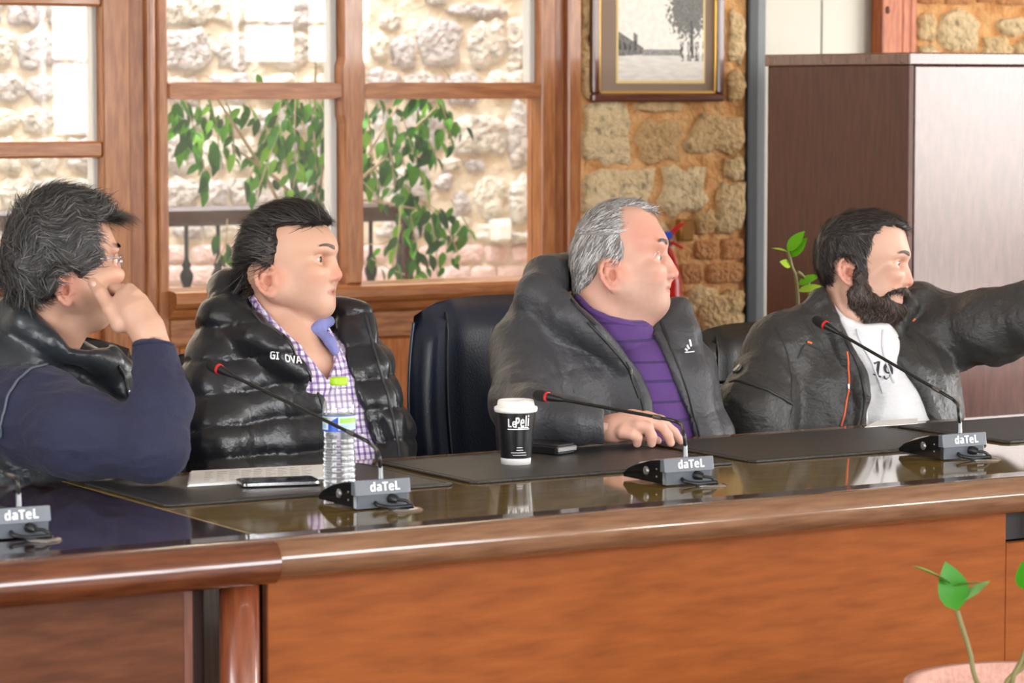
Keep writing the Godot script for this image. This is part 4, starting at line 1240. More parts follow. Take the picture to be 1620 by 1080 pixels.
func potted_plants() -> void:
	# front right: terracotta pot with the stems of a glossy-leaved plant
	var rimc := Vector3(3.37, 0.49, -3.93)
	var t := thing("potted_plant", "young glossy-leaved plant in a wide pinkish terracotta pot before the table, lower right", "plant", Vector3(rimc.x, 0, rimc.z))
	var terra := mottled([hexc(176, 128, 112), hexc(206, 158, 142), hexc(214, 172, 156)], 0.85, 97, 0.03, 5.0)
	part(t, "pot", lathe([Vector2(0, 0), Vector2(0.15, 0), Vector2(0.205, 0.445), Vector2(0.21, 0.455), Vector2(0.21, 0.49), Vector2(0.185, 0.49), Vector2(0.18, 0.45), Vector2(0.165, 0.35), Vector2(0, 0.35)], 40, Vector3(rimc.x, 0, rimc.z)), terra)
	part(t, "soil", lathe([Vector2(0.168, 0.37), Vector2(0.1, 0.38), Vector2(0, 0.385)], 24, Vector3(rimc.x, 0, rimc.z)), bumpy(plain(hexc(60, 44, 34), 0.95), 98, 0.08, 1.5, 6.0))
	var g1 := leaf_mat(hexc(52, 128, 18), 0.3)
	var g2 := leaf_mat(hexc(120, 170, 80), 0.4)
	var stem := plain(hexc(120, 112, 66), 0.6)
	var d := 5.04
	var P := func(x: float, y: float, dd: float) -> Vector3: return at_d(x, y, d + dd)
	var s0 := Vector3(rimc.x - 0.06, 0.37, rimc.z + 0.04)
	part(t, "stem", tube(smooth_path([s0, P.call(1548.0, 1085.0, 0.0), P.call(1534.0, 1030.0, 0.0), P.call(1514.0, 966.0, 0.0)], 6), 0.0042, 8), stem)
	var j: Vector3 = P.call(1514.0, 966.0, 0.0)
	var V := func(x: float, y: float, zz: float) -> Vector3: return CB * Vector3(x, y, zz)
	zz_leaf(t, j, V.call(-0.22, 1.0, 0.12), V.call(0.25, 0.1, 1.0), 0.083, 0.055, g1)
	zz_leaf(t, j + V.call(-0.012, 0.045, 0.014), V.call(-0.86, 0.5, 0.3), V.call(0.5, 0.8, 0.0), 0.076, 0.032, g2)
	zz_leaf(t, j + V.call(-0.01, 0.042, 0.02), V.call(0.95, 0.2, 0.3), V.call(-0.2, 1.0, -0.1), 0.05, 0.028, g2)
	zz_leaf(t, j + V.call(0.008, 0.016, 0.0), V.call(0.75, 0.62, 0.0), V.call(-0.6, 0.7, 0.45), 0.056, 0.026, leaf_mat(hexc(120, 170, 96), 0.3))
	for q in [[1602, 1090, 1618, 1040, 1640, 985], [1590, 1095, 1622, 1050, 1660, 1000]]:
		var e: Vector3 = P.call(q[4], q[5], 0.03)
		part(t, "stem", tube(smooth_path([Vector3(rimc.x + 0.02, 0.37, rimc.z), P.call(q[0], q[1], 0.02), P.call(q[2], q[3], 0.03), e], 6), 0.0042, 8), stem)
		zz_leaf(t, e, V.call(0.4, 1.0, 0.1), V.call(0.2, 0.1, 1.0), 0.08, 0.045, g1)
	zz_leaf(t, P.call(1628.0, 935.0, 0.02), V.call(-0.25, 1.0, 0.1), V.call(-0.3, 0.1, 1.0), 0.05, 0.035, g1)
	part(t, "stem", tube(smooth_path([P.call(1640.0, 985.0, 0.03), P.call(1634.0, 955.0, 0.025), P.call(1628.0, 935.0, 0.02)], 4), 0.003, 6), stem)
	# behind the bearded man, and behind the chair left of him
	for q in [[1270, -6.05, "tall glossy-leaved plant whose tip rises behind the bearded man's shoulder", [[1262, 470, 1252, 420, 1246, 398], [1280, 470, 1272, 440, 1262, 430]], 1.0],
			[1128, -6.6, "low glossy-leaved plant showing between the two right-hand men, by the black chair", [[1134, 570, 1140, 548, 1136, 530]], 0.8]]:
		var b := on_z(q[0], 470, q[1])
		b.y = 0
		var pl := thing("potted_plant", q[2], "plant", b)
		part(pl, "pot", lathe([Vector2(0, 0), Vector2(0.1, 0), Vector2(0.13, 0.3), Vector2(0.135, 0.32), Vector2(0.12, 0.32), Vector2(0.11, 0.27), Vector2(0, 0.27)], 28, b), terra)
		var lg := leaf_mat(hexc(104, 176, 30), 0.25)
		var lt := leaf_mat(hexc(176, 214, 70), 0.3)
		for st in q[3]:
			var z: float = q[1]
			var p2 := on_z(st[4], st[5], z); var p1 := on_z(st[2], st[3], z); var p0 := on_z(st[0], st[1], z)
			part(pl, "stem", tube(smooth_path([b + Vector3(0, 0.26, 0), b.lerp(p0, 0.6) + Vector3(0, 0.05, 0), p0, p1, p2], 6), 0.0045, 8), stem)
			var sc: float = q[4]
			if q[4] == 1.0 and st[0] < 1270:
				zz_leaf(pl, p2, V.call(0.45, 0.6, 0.1), V.call(-0.5, 0.4, 0.8), 0.065, 0.035, lg)
				zz_leaf(pl, p2, V.call(-0.85, 0.25, 0.1), V.call(0.2, 0.9, 0.3), 0.04, 0.018, lt)
				zz_leaf(pl, p1 + Vector3(0, 0.02, 0), V.call(0.5, 0.7, 0.1), V.call(-0.5, 0.4, 0.8), 0.06, 0.034, lg)
				zz_leaf(pl, p1, V.call(-0.7, 0.25, 0.3), V.call(0.0, 0.5, 1.0), 0.032, 0.024, lt)
				zz_leaf(pl, p0 + Vector3(0, 0.03, 0), V.call(0.9, 0.45, 0.1), V.call(-0.5, 0.7, 0.6), 0.06, 0.034, lg)
				zz_leaf(pl, p0 + Vector3(0, 0.015, 0), V.call(0.95, 0.2, 0.2), V.call(-0.3, 0.8, 0.5), 0.066, 0.034, lt)
			elif q[4] < 1.0:
				zz_leaf(pl, p2 + Vector3(0, -0.01, 0), V.call(0.35, 0.8, 0.1), V.call(-0.6, 0.3, 0.8), 0.045, 0.026, lg)
				zz_leaf(pl, p1, V.call(-0.9, 0.35, 0.1), V.call(0.3, 0.8, 0.5), 0.05, 0.03, lg)
				zz_leaf(pl, p1 + Vector3(0, -0.01, 0), V.call(-0.8, -0.1, 0.3), V.call(0.1, 0.9, 0.4), 0.04, 0.026, lg)
# ---------- people: smooth fields meshed with surface nets ----------
# Each figure is modelled in metres about a point O of its own (x to the right, y up, z towards the photographer).
class Field:
	var n := 0
	var ty := PackedInt32Array()
	var pa := PackedVector3Array()
	var ab := PackedVector3Array()
	var inv := PackedFloat32Array()
	var ra := PackedFloat32Array()
	var rb := PackedFloat32Array()
	var kk := PackedFloat32Array()
	var bs: Array[Basis] = []
	var rr := PackedVector3Array()
	var cuts := []            # [polygon in the figure's x/y plane (metres at z = 0), z above which it cuts, k]
	var d0 := 6.0
	var c0 := Vector2.ZERO    # tangent of the figure's centre line (x, y)
	var base: Field = null    # grown from another field (hair, beard)
	var grow: Callable
	var inside: Field = null  # stays this far (gap) within another field, openings of that one left out
	var gap := 0.012
	var also: Field = null    # widens that room (the neck)
	func cap(a: Vector3, b: Vector3, r0: float, r1: float, k := 0.02, sub := false) -> void:
		ty.append(2 if sub else 0); pa.append(a); ab.append(b - a)
		inv.append(1.0 / maxf((b - a).length_squared(), 1e-9)); ra.append(r0); rb.append(r1 - r0); kk.append(k)
		bs.append(Basis.IDENTITY); rr.append(Vector3.ONE); n += 1
	func ell(c: Vector3, r: Vector3, k := 0.02, rot := Basis.IDENTITY, sub := false) -> void:
		ty.append(3 if sub else 1); pa.append(c); ab.append(Vector3.ZERO); inv.append(1.0); ra.append(0.0); rb.append(0.0); kk.append(k)
		bs.append(rot.inverse()); rr.append(r); n += 1
	func one(i: int, p: Vector3) -> float:
		var w := p - pa[i]
		if ty[i] & 1:
			w = bs[i] * w
			var r := rr[i]
			var q := w / r
			var k0 := q.length()
			var k1 := (q / r).length()
			return (k0 - 1.0) * k0 / k1 if k1 > 1e-6 else -minf(r.x, minf(r.y, r.z))
		var t := clampf(w.dot(ab[i]) * inv[i], 0.0, 1.0)
		return (w - ab[i] * t).length() - ra[i] - rb[i] * t
	func near(p: Vector3, R: float) -> PackedInt32Array:
		if base: return base.near(p, R + 0.04)
		var e := PackedFloat32Array()
		e.resize(n)
		var d := 1e9
		for i in n:
			e[i] = one(i, p)
			if ty[i] < 2: d = minf(d, e[i])
		var out := PackedInt32Array()
		for i in n:
			if ty[i] < 2:
				if e[i] < d + 2.0 * R + kk[i] * 1.5: out.append(i)
			elif e[i] < R * 2.0 + kk[i] * 1.5: out.append(i)
		return out
	func all() -> PackedInt32Array:
		if base: return base.all()
		return PackedInt32Array(range(n))
	func v(p: Vector3, idx: PackedInt32Array) -> float:
		if base:
			var g: float = grow.call(p)
			return base.v(p, idx) - g
		var d := 1e3
		for i in idx:
			var e := 0.0
			var w := p - pa[i]
			var t := ty[i]
			if t & 1:
				w = bs[i] * w
				var r := rr[i]
				var q := w / r
				var k0 := q.length()
				var k1 := (q / r).length()
				e = (k0 - 1.0) * k0 / k1 if k1 > 1e-6 else -minf(r.x, minf(r.y, r.z))
			else:
				var s := clampf(w.dot(ab[i]) * inv[i], 0.0, 1.0)
				e = (w - ab[i] * s).length() - ra[i] - rb[i] * s
			var k := kk[i]
			if t < 2:
				var h := maxf(k - absf(d - e), 0.0) / k
				d = minf(d, e) - h * h * k * 0.25
			else:
				var h2 := maxf(k - absf(d + e), 0.0) / k
				d = maxf(d, -e) + h2 * h2 * k * 0.25
		if inside and d < 0.03:
			var di := inside.solid(p) + gap
			if also: di = minf(di, also.solid(p))
			var h4 := maxf(0.01 - absf(d - di), 0.0) / 0.01
			d = maxf(d, di) + h4 * h4 * 0.0025
		for c in cuts:
			var zc: float = c[1]
			if p.z < zc - 0.03: continue
			var s := d0 / (d0 - p.z)
			var q2 := Vector2((p.x + c0.x * p.z) * s, (p.y + c0.y * p.z) * s)
			var bb: Rect2 = c[3]
			var e2: float
			if not bb.has_point(q2): e2 = 0.04
			else: e2 = Field.poly(c[0], q2)
			e2 = maxf(e2, zc - p.z)
			var kc: float = c[2]
			var h3 := maxf(kc - absf(d + e2), 0.0) / kc
			d = maxf(d, -e2) + h3 * h3 * kc * 0.25
		return d
	func solid(p: Vector3) -> float:
		var d := 1e3
		for i in n:
			if ty[i] > 1: continue
			var e := one(i, p)
			var k := kk[i]
			var h := maxf(k - absf(d - e), 0.0) / k
			d = minf(d, e) - h * h * k * 0.25
		return d
	static func poly(pg: PackedVector2Array, p: Vector2) -> float:
		var d := 1e9
		var s := 1.0
		var m := pg.size()
		var j := m - 1
		for i in m:
			var e := pg[j] - pg[i]
			var w := p - pg[i]
			var b := w - e * clampf(w.dot(e) / maxf(e.length_squared(), 1e-12), 0.0, 1.0)
			d = minf(d, b.length_squared())
			var c1 := p.y >= pg[i].y
			var c2 := p.y < pg[j].y
			var c3 := e.x * w.y > e.y * w.x
			if (c1 and c2 and c3) or (not c1 and not c2 and not c3): s = -s
			j = i
		return s * sqrt(d)
	func grad(p: Vector3) -> Vector3:
		var idx := all()
		var h := 0.002
		return Vector3(v(p + Vector3(h, 0, 0), idx) - v(p - Vector3(h, 0, 0), idx), v(p + Vector3(0, h, 0), idx) - v(p - Vector3(0, h, 0), idx), v(p + Vector3(0, 0, h), idx) - v(p - Vector3(0, 0, h), idx)).normalized()

func net(f: Field, lo: Vector3, hi: Vector3, h: float, keep = null) -> Array:
	var B := 4
	var nb := Vector3i(((hi - lo) / (h * B)).ceil())
	var nx := nb.x * B + 1; var ny := nb.y * B + 1; var nz := nb.z * B + 1
	var vals := PackedFloat32Array()
	vals.resize(nx * ny * nz)
	vals.fill(9e8)
	var R := h * B * 0.8661
	var blocks := []
	for bz in nb.z:
		for by in nb.y:
			for bx_ in nb.x:
				var c := lo + (Vector3(bx_, by, bz) + Vector3.ONE * 0.5) * (h * B)
				var idx := f.near(c, R)
				if absf(f.v(c, idx)) > R * 1.35 + 0.004: continue
				blocks.append(Vector3i(bx_, by, bz))
				for z in range(bz * B, bz * B + B + 1):
					for y in range(by * B, by * B + B + 1):
						var row := (z * ny + y) * nx
						for x in range(bx_ * B, bx_ * B + B + 1):
							if vals[row + x] > 8e8:
								vals[row + x] = f.v(lo + Vector3(x, y, z) * h, idx)
	var verts := PackedVector3Array()
	var cell := {}
	var sx := 1; var sy := nx; var sz := nx * ny
	var co := [0, sx, sy, sx + sy, sz, sx + sz, sy + sz, sx + sy + sz]
	var cp := [Vector3(0, 0, 0), Vector3(1, 0, 0), Vector3(0, 1, 0), Vector3(1, 1, 0), Vector3(0, 0, 1), Vector3(1, 0, 1), Vector3(0, 1, 1), Vector3(1, 1, 1)]
	var edges := [[0, 1], [2, 3], [4, 5], [6, 7], [0, 2], [1, 3], [4, 6], [5, 7], [0, 4], [1, 5], [2, 6], [3, 7]]
	for b in blocks:
		for z in range(b.z * B, b.z * B + B):
			for y in range(b.y * B, b.y * B + B):
				for x in range(b.x * B, b.x * B + B):
					var o: int = x + y * sy + z * sz
					var m := 0
					for k in 8:
						if vals[o + co[k]] < 0.0: m |= 1 << k
					if m == 0 or m == 255: continue
					var s := Vector3.ZERO
					var c := 0
					for e in edges:
						var a: float = vals[o + co[e[0]]]
						var d: float = vals[o + co[e[1]]]
						if (a < 0.0) != (d < 0.0):
							s += (cp[e[0]] as Vector3).lerp(cp[e[1]], a / (a - d))
							c += 1
					cell[o] = verts.size()
					verts.append(lo + (Vector3(x, y, z) + s / c) * h)
	var ind := PackedInt32Array()
	for o in cell:
		var in0: bool = vals[o] < 0.0
		for ax in 3:
			var st: int = [sx, sy, sz][ax]
			if (vals[o + st] < 0.0) == in0 or vals[o + st] > 8e8: continue
			var u: int = [sy, sz, sx][ax]
			var w: int = [sz, sx, sy][ax]
			if not (cell.has(o - u) and cell.has(o - w) and cell.has(o - u - w)): continue
			var q := [cell[o - u - w], cell[o - w], cell[o], cell[o - u]]
			if keep != null and not keep.call(verts[q[2]]): continue
			if in0: ind.append_array(PackedInt32Array([q[0], q[2], q[1], q[0], q[3], q[2]]))
			else: ind.append_array(PackedInt32Array([q[0], q[1], q[2], q[0], q[2], q[3]]))
	return [verts, normals_of(verts, ind), ind]

func normals_of(v: PackedVector3Array, ind: PackedInt32Array) -> PackedVector3Array:
	var nn := PackedVector3Array()
	nn.resize(v.size())
	for t in range(0, ind.size(), 3):
		var a := ind[t]; var b := ind[t + 1]; var c := ind[t + 2]
		var g := (v[c] - v[a]).cross(v[b] - v[a])
		nn[a] += g; nn[b] += g; nn[c] += g
	for i in nn.size(): nn[i] = nn[i].normalized()
	return nn

class Figure:
	var s               # the scene
	var root: Node3D
	var O: Vector3
	var d0: float
	var cx: float
	var cy: float
	var k: float        # metres per pixel at O
	var yaw: float
	var C: Vector3      # head centre
	var fwd: Vector3
	var lat: Vector3
	func _init(scene, px: float, py: float, z: float) -> void:
		s = scene
		O = s.on_z(px, py, z)
		d0 = -(s.CB.inverse() * (O - s.EYE)).z
		cx = px; cy = py; k = d0 / s.F
	func J(px: float, py: float, dz := 0.0) -> Vector3:
		return s.CB.inverse() * (s.at_d(px, py, d0 - dz) - O)
	func field() -> Field:
		var f := Field.new()
		f.d0 = d0
		f.c0 = Vector2((cx - 810.0) / s.F, -(cy - 540.0) / s.F)
		return f
	func pxpoly(pts: Array) -> PackedVector2Array:
		var o := PackedVector2Array()
		for p in pts: o.append(Vector2((p[0] - cx) * k, -(p[1] - cy) * k))
		return o
	func cut(f: Field, pts: Array, zmin: float, kc := 0.012) -> void:
		var pg := pxpoly(pts)
		var bb := Rect2(pg[0], Vector2.ZERO)
		for p in pg: bb = bb.expand(p)
		f.cuts.append([pg, zmin, kc, bb.grow(0.04)])
	func c(f: Field, a: Array, b: Array, kk := 0.03, sub := false) -> void:
		# a, b: [px, py, dz, radius in pixels]
		f.cap(J(a[0], a[1], a[2]), J(b[0], b[1], b[2]), a[3] * k, b[3] * k, kk, sub)
	func chain(f: Field, pts: Array, kk := 0.02) -> void:
		for i in pts.size() - 1: c(f, pts[i], pts[i + 1], kk)
	func head_at(px: float, py: float, dz: float, yaw_deg: float) -> void:
		yaw = deg_to_rad(yaw_deg)
		C = J(px, py, dz)
		fwd = Vector3(sin(yaw), 0, cos(yaw))
		lat = Vector3(cos(yaw), 0, -sin(yaw))
	# a point of the head from where it shows in profile; l: sideways from the middle (negative = the near side)
	func uv(px: float, py: float, l := 0.0) -> Vector2:
		var q := J(px, py, C.z - l * sin(yaw)) - C
		return Vector2((q.x - l * cos(yaw)) / sin(yaw), q.y)
	func at(u: Vector2, l := 0.0) -> Vector3:
		return C + fwd * u.x + Vector3(0, u.y, 0) + lat * l
	func H(px: float, py: float, l := 0.0) -> Vector3:
		return at(uv(px, py, l), l)
	func un(p: Vector3) -> Vector3:   # back to (forward, up, sideways)
		var q := p - C
		return Vector3(q.dot(fwd), q.y, q.dot(lat))
	func world(p: Vector3) -> Vector3:
		return O + s.CB * p
	func hit(f: Field, px: float, py: float) -> Vector3:
		var idx := f.all()
		var z := 0.45
		for i in 90:
			var p := J(px, py, z)
			var d := f.v(p, idx)
			if d < 0.0006: return p
			z -= maxf(d * 0.8, 0.0008)
			if z < -0.6: break
		return J(px, py, 0.0)
	func mesh(parts: Array, color = null, disp = null) -> ArrayMesh:
		var V := PackedVector3Array(); var N := PackedVector3Array(); var I := PackedInt32Array(); var K := PackedColorArray()
		for pt in parts:
			var v: PackedVector3Array = pt[0]
			var nn: PackedVector3Array = pt[1]
			if disp != null:
				v = v.duplicate()
				for i in v.size(): v[i] += nn[i] * float(disp.call(v[i], nn[i]))
				nn = s.normals_of(v, pt[2])
			var o := V.size()
			for i in v.size():
				if color != null: K.append(color.call(v[i], nn[i]))
				V.append(world(v[i]) - root.position)
				N.append(s.CB * nn[i])
			for i in pt[2]: I.append(i + o)
		var a := []
		a.resize(Mesh.ARRAY_MAX)
		a[Mesh.ARRAY_VERTEX] = V; a[Mesh.ARRAY_NORMAL] = N; a[Mesh.ARRAY_INDEX] = I
		if color != null: a[Mesh.ARRAY_COLOR] = K
		var m := ArrayMesh.new()
		m.add_surface_from_arrays(Mesh.PRIMITIVE_TRIANGLES, a)
		return m
	func put(parent: Node3D, n: String, m, mat: Material) -> MeshInstance3D:   # m built in the root's own coordinates
		var o := MeshInstance3D.new()
		o.mesh = m.commit() if m is SurfaceTool else m
		o.material_override = mat
		o.name = s.kid_name(parent, n)
		parent.add_child(o, true)
		return o
	func L(p: Vector3) -> Vector3:   # figure coordinates -> the root's
		return world(p) - root.position
	func line(f: Field, disp, pts: Array, r: float, lift := 0.0, per := 6) -> SurfaceTool:   # a cord lying on a surface, through pixels
		var path := []
		var v3 := []
		for p in pts: v3.append(Vector3(p[0], p[1], 0))
		for p in s.smooth_path(v3, per):
			path.append(L(on(f, disp, p.x, p.y, lift)))
		return s.tube(path, r, 6)
	func on(f: Field, disp, px: float, py: float, lift: float) -> Vector3:
		var h := hit(f, px, py)
		var g := f.grad(h)
		return h + g * (lift + (float(disp.call(h, g)) if disp != null else 0.0))
	func text(f: Field, disp, t: TextMesh, px: float, py: float, ux: Vector2, uy: Vector2, lift := 0.0015) -> ArrayMesh:
		# lettering laid on a surface: ux, uy are the pixels that one metre of the text's own x and y takes
		return s.wrapped(t, func(v: Vector3) -> Vector3:
			var q: Vector2 = Vector2(px, py) + ux * v.x - uy * v.y
			return L(on(f, disp, q.x, q.y, lift + (0.0006 if v.z > 0.0 else 0.0))))

# ---- heads: P holds the pixels of a profile ----
func head(g: Figure, f: Field, P: Dictionary, sz: float) -> void:
	var k := 0.018 * sz
	var rot := Basis(g.lat, Vector3.UP, g.fwd)
	var back := g.uv(P.back[0], P.back[1])
	var crown := g.uv(P.crown[0], P.crown[1])
	var fore := g.uv(P.fore[0], P.fore[1])
	var brow := g.uv(P.brow[0], P.brow[1])
	var nas := g.uv(P.nas[0], P.nas[1])
	var tip := g.uv(P.tip[0], P.tip[1])
	var nbase := g.uv(P.base[0], P.base[1])
	var ul := g.uv(P.ul[0], P.ul[1])
	var mo := g.uv(P.mouth[0], P.mouth[1])
	var ll := g.uv(P.ll[0], P.ll[1])
	var chin := g.uv(P.chin[0], P.chin[1])
	var chb := g.uv(P.chb[0], P.chb[1])
	var eye := g.uv(P.eye[0], P.eye[1], -0.031 * sz)
	var ear := g.uv(P.ear[0], P.ear[1], -0.076 * sz)
	var ru := (brow.x - back.x) / 2 - 0.004
	var rv := (crown.y - ear.y) * 0.60
	var cc := Vector2((brow.x + back.x) / 2 - 0.003, crown.y - rv)
	f.ell(g.at(cc), Vector3(0.077 * sz, rv, ru), 0.02, rot)
	# forehead and brow
	f.ell(g.at(fore + Vector2(-0.052, -0.010) * sz), Vector3(0.058, 0.046, 0.051) * sz, 0.02, rot)
	f.ell(g.at(brow + Vector2(-0.048, 0.004) * sz), Vector3(0.060, 0.034, 0.047) * sz, 0.02, rot)
	# back of the skull into the nape
	var nape := g.uv(P.nape[0], P.nape[1])
	f.ell(g.at(Vector2((cc.x + back.x) / 2 - 0.002, ear.y + 0.022 * sz)), Vector3(0.062, 0.06, 0.05) * sz, 0.03, rot)
	# middle of the face
	var fm := Vector2(minf(nbase.x, brow.x) - 0.064 * sz, (eye.y + mo.y) / 2)
	f.ell(g.at(fm), Vector3(0.058, 0.066, 0.060) * sz, 0.02, rot)
	f.ell(g.at(Vector2(mo.x - 0.034 * sz, mo.y + 0.004 * sz)), Vector3(0.036, 0.030, 0.030) * sz, 0.018, rot)
	for s in [-1.0, 1.0]:
		f.ell(g.at(Vector2(eye.x - 0.006 * sz, eye.y - 0.026 * sz), s * 0.040 * sz), Vector3(0.025, 0.020, 0.024) * sz, 0.02, rot)
		f.ell(g.at(Vector2(mo.x - 0.042 * sz, mo.y + 0.018 * sz), s * 0.036 * sz), Vector3(0.026, 0.034, 0.030) * sz, 0.022, rot)
		# jaw
		var ang := Vector2(ear.x + 0.012 * sz, mo.y + 0.006 * sz)
		f.cap(g.at(ang, s * 0.052 * sz), g.at(Vector2(chin.x - 0.026 * sz, chb.y + 0.022 * sz), s * 0.018 * sz), 0.022 * sz, 0.020 * sz, 0.03)
		f.cap(g.at(Vector2(ear.x + 0.006 * sz, ear.y), s * 0.058 * sz), g.at(ang, s * 0.053 * sz), 0.018 * sz, 0.021 * sz, 0.03)
	f.ell(g.at(chin + Vector2(-0.020, 0.0) * sz), Vector3(0.026, 0.019, 0.020) * sz, 0.018, rot)
	f.cap(g.at(Vector2(chin.x - 0.03 * sz, chb.y + 0.020 * sz)), g.at(Vector2(chin.x - 0.055 * sz, chb.y + 0.024 * sz)), 0.019 * sz, 0.024 * sz, 0.025)
	# sockets
	for s in [-1.0, 1.0]:
		f.ell(g.at(Vector2(eye.x + 0.012 * sz, eye.y + 0.001), s * 0.032 * sz), Vector3(0.025, 0.0130, 0.019) * sz, 0.012, rot, true)
	for s in [-1.0, 1.0]:
		f.cap(g.at(brow + Vector2(-0.010, -0.001) * sz, s * 0.008 * sz), g.at(Vector2(eye.x + 0.000 * sz, brow.y + 0.001 * sz), s * 0.042 * sz), 0.0085 * sz, 0.008 * sz, 0.012)
		# lids round the eyeball
		var ec := Vector2(eye.x - 0.0085 * sz, eye.y)
		for t in [[0.0082, 0.0027], [-0.0082, 0.0022]]:
			var last := Vector3.ZERO
			for q in 5:
				var a := lerpf(-1.05, 1.05, q / 4.0)
				var hgt: float = t[0] * cos(a * 1.25) * sz
				var p := g.at(ec + Vector2(cos(a) * sqrt(maxf(0.0137 * 0.0137 - t[0] * t[0] * cos(a * 1.25), 0.00002)) * sz, hgt), s * 0.031 * sz + sin(a) * 0.0137 * sz)
				if q > 0: f.cap(last, p, t[1] * sz, t[1] * sz, 0.005)
				last = p
	# nose
	f.cap(g.at(nas + Vector2(-0.009, 0.0) * sz), g.at(tip + Vector2(-0.012, 0.001) * sz), 0.0088 * sz, 0.0118 * sz, 0.011)
	f.cap(g.at(nas + Vector2(-0.012, 0.004) * sz), g.at(brow + Vector2(-0.013, 0.002) * sz), 0.009 * sz, 0.010 * sz, 0.012)
	f.cap(g.at(nas.lerp(tip, 0.45) + Vector2(-0.014, 0.0) * sz), g.at(Vector2(nbase.x - 0.008 * sz, nbase.y + 0.012 * sz)), 0.012 * sz, 0.015 * sz, 0.012)
	for s in [-1.0, 1.0]:
		f.ell(g.at(Vector2(nbase.x - 0.005 * sz, nbase.y + 0.0085 * sz), s * 0.0135 * sz), Vector3(0.0070, 0.0080, 0.0115) * sz, 0.006, rot)
		f.ell(g.at(Vector2(nbase.x + 0.003 * sz, nbase.y + 0.000 * sz), s * 0.007 * sz), Vector3(0.0035, 0.0035, 0.005) * sz, 0.003, rot, true)
	# lips
	f.cap(g.at(nbase + Vector2(-0.008, -0.002) * sz), g.at(ul + Vector2(-0.008, 0.002) * sz), 0.0075 * sz, 0.008 * sz, 0.01)
	for s in [-1.0, 1.0]:
		f.cap(g.at(ul + Vector2(-0.0062, -0.001) * sz), g.at(Vector2(mo.x - 0.019 * sz, mo.y + 0.0005), s * 0.024 * sz), 0.0062 * sz, 0.0034 * sz, 0.006)
		f.cap(g.at(ll + Vector2(-0.0068, 0.001) * sz), g.at(Vector2(mo.x - 0.019 * sz, mo.y - 0.0005), s * 0.023 * sz), 0.0066 * sz, 0.0032 * sz, 0.006)
		f.cap(g.at(Vector2(mo.x + 0.002 * sz, mo.y)), g.at(Vector2(mo.x - 0.016 * sz, mo.y), s * 0.023 * sz), 0.0020 * sz, 0.0014 * sz, 0.003, true)
	# ears: from the pixel box of the near one
	var eh: float = P.earh * g.k
	for s in [-1.0, 1.0]:
		var tilt := -0.16
		var E := func(a: float, b: float, o: float) -> Vector3:   # a forward, b up (in ear heights), o outward (m)
			var q := Vector2(a, b).rotated(-tilt) * eh
			return g.at(ear + q, s * (0.073 * sz + o + maxf(0.0, -a) * eh * 0.42))
		f.ell(E.call(-0.03, 0.02, 0.003), Vector3(0.006, eh * 0.42, eh * 0.26), 0.006, rot * Basis(Vector3.UP, s * -0.42))
		var last := Vector3.ZERO
		for q in 10:
			var a := lerpf(deg_to_rad(48.0), deg_to_rad(262.0), q / 9.0)
			var w := 0.31 if sin(a) > 0 else lerpf(0.31, 0.20, -sin(a))
			var p: Vector3 = E.call(cos(a) * w, sin(a) * 0.46, 0.010)
			if q > 0: f.cap(last, p, 0.0042 * sz, 0.0040 * sz, 0.004)
			last = p
		last = E.call(0.16, 0.20, 0.005)
		f.cap(E.call(0.20, 0.34, 0.008), last, 0.0042 * sz, 0.004 * sz, 0.004)
		f.ell(E.call(0.04, -0.42, 0.008), Vector3(0.0055, eh * 0.13, eh * 0.12), 0.006, rot)
		f.cap(E.call(-0.08, 0.24, 0.010), E.call(-0.14, 0.0, 0.010), 0.004 * sz, 0.004 * sz, 0.005)
		f.cap(E.call(-0.14, 0.0, 0.010), E.call(0.02, -0.22, 0.010), 0.004 * sz, 0.0042 * sz, 0.005)
		f.ell(E.call(0.04, -0.03, 0.014), Vector3(0.015, eh * 0.18, eh * 0.115), 0.003, rot, true)
		f.ell(E.call(-0.02, 0.30, 0.013), Vector3(0.006, eh * 0.06, eh * 0.14), 0.003, rot, true)
		f.cap(E.call(0.20, 0.06, 0.006), E.call(0.19, -0.12, 0.008), 0.0045 * sz, 0.0050 * sz, 0.005)
	P.eyeu = eye; P.moutu = mo; P.tipu = tip; P.earu = ear; P.chinu = chin; P.browu = brow

func eyes(g: Figure, P: Dictionary, sz: float, iris: Color) -> void:
	var white := plain(hexc(206, 196, 190), 0.2)
	for s in [-1.0, 1.0]:
		var ec := Vector2((P.eyeu as Vector2).x - 0.0055 * sz, (P.eyeu as Vector2).y)
		var c := g.L(g.at(ec, s * 0.031 * sz))
		var R := 0.0125 * sz
		var pr := []
		for i in 13: pr.append(Vector2(sin(PI * i / 12.0) * R, -cos(PI * i / 12.0) * R))
		var e := g.put(g.root, "eye", lathe(pr, 20), white)
		e.position = c
		# looks the way the head faces
		var fw: Vector3 = (CB * (g.fwd + Vector3(0, 0.0, 0) + g.lat * (-s * 0.05) + Vector3(0, 0, P.gaze))).normalized()
		var bas := Basis.looking_at(-fw, Vector3.UP) * Basis(Vector3.RIGHT, PI / 2)
		var ir := []
		for i in 5:
			var a := 0.52 * (1.0 - i / 4.0)
			ir.append(Vector2(sin(a) * (R + 0.0004), cos(a) * (R + 0.0004)))
		var io := g.put(e, "iris", lathe(ir, 18), plain(iris, 0.08))
		io.basis = bas
		var pu := []
		for i in 3:
			var a := 0.22 * (1.0 - i / 2.0)
			pu.append(Vector2(sin(a) * (R + 0.0007), cos(a) * (R + 0.0007)))
		g.put(e, "pupil", lathe(pu, 14), plain(hexc(8, 8, 8), 0.05)).basis = bas

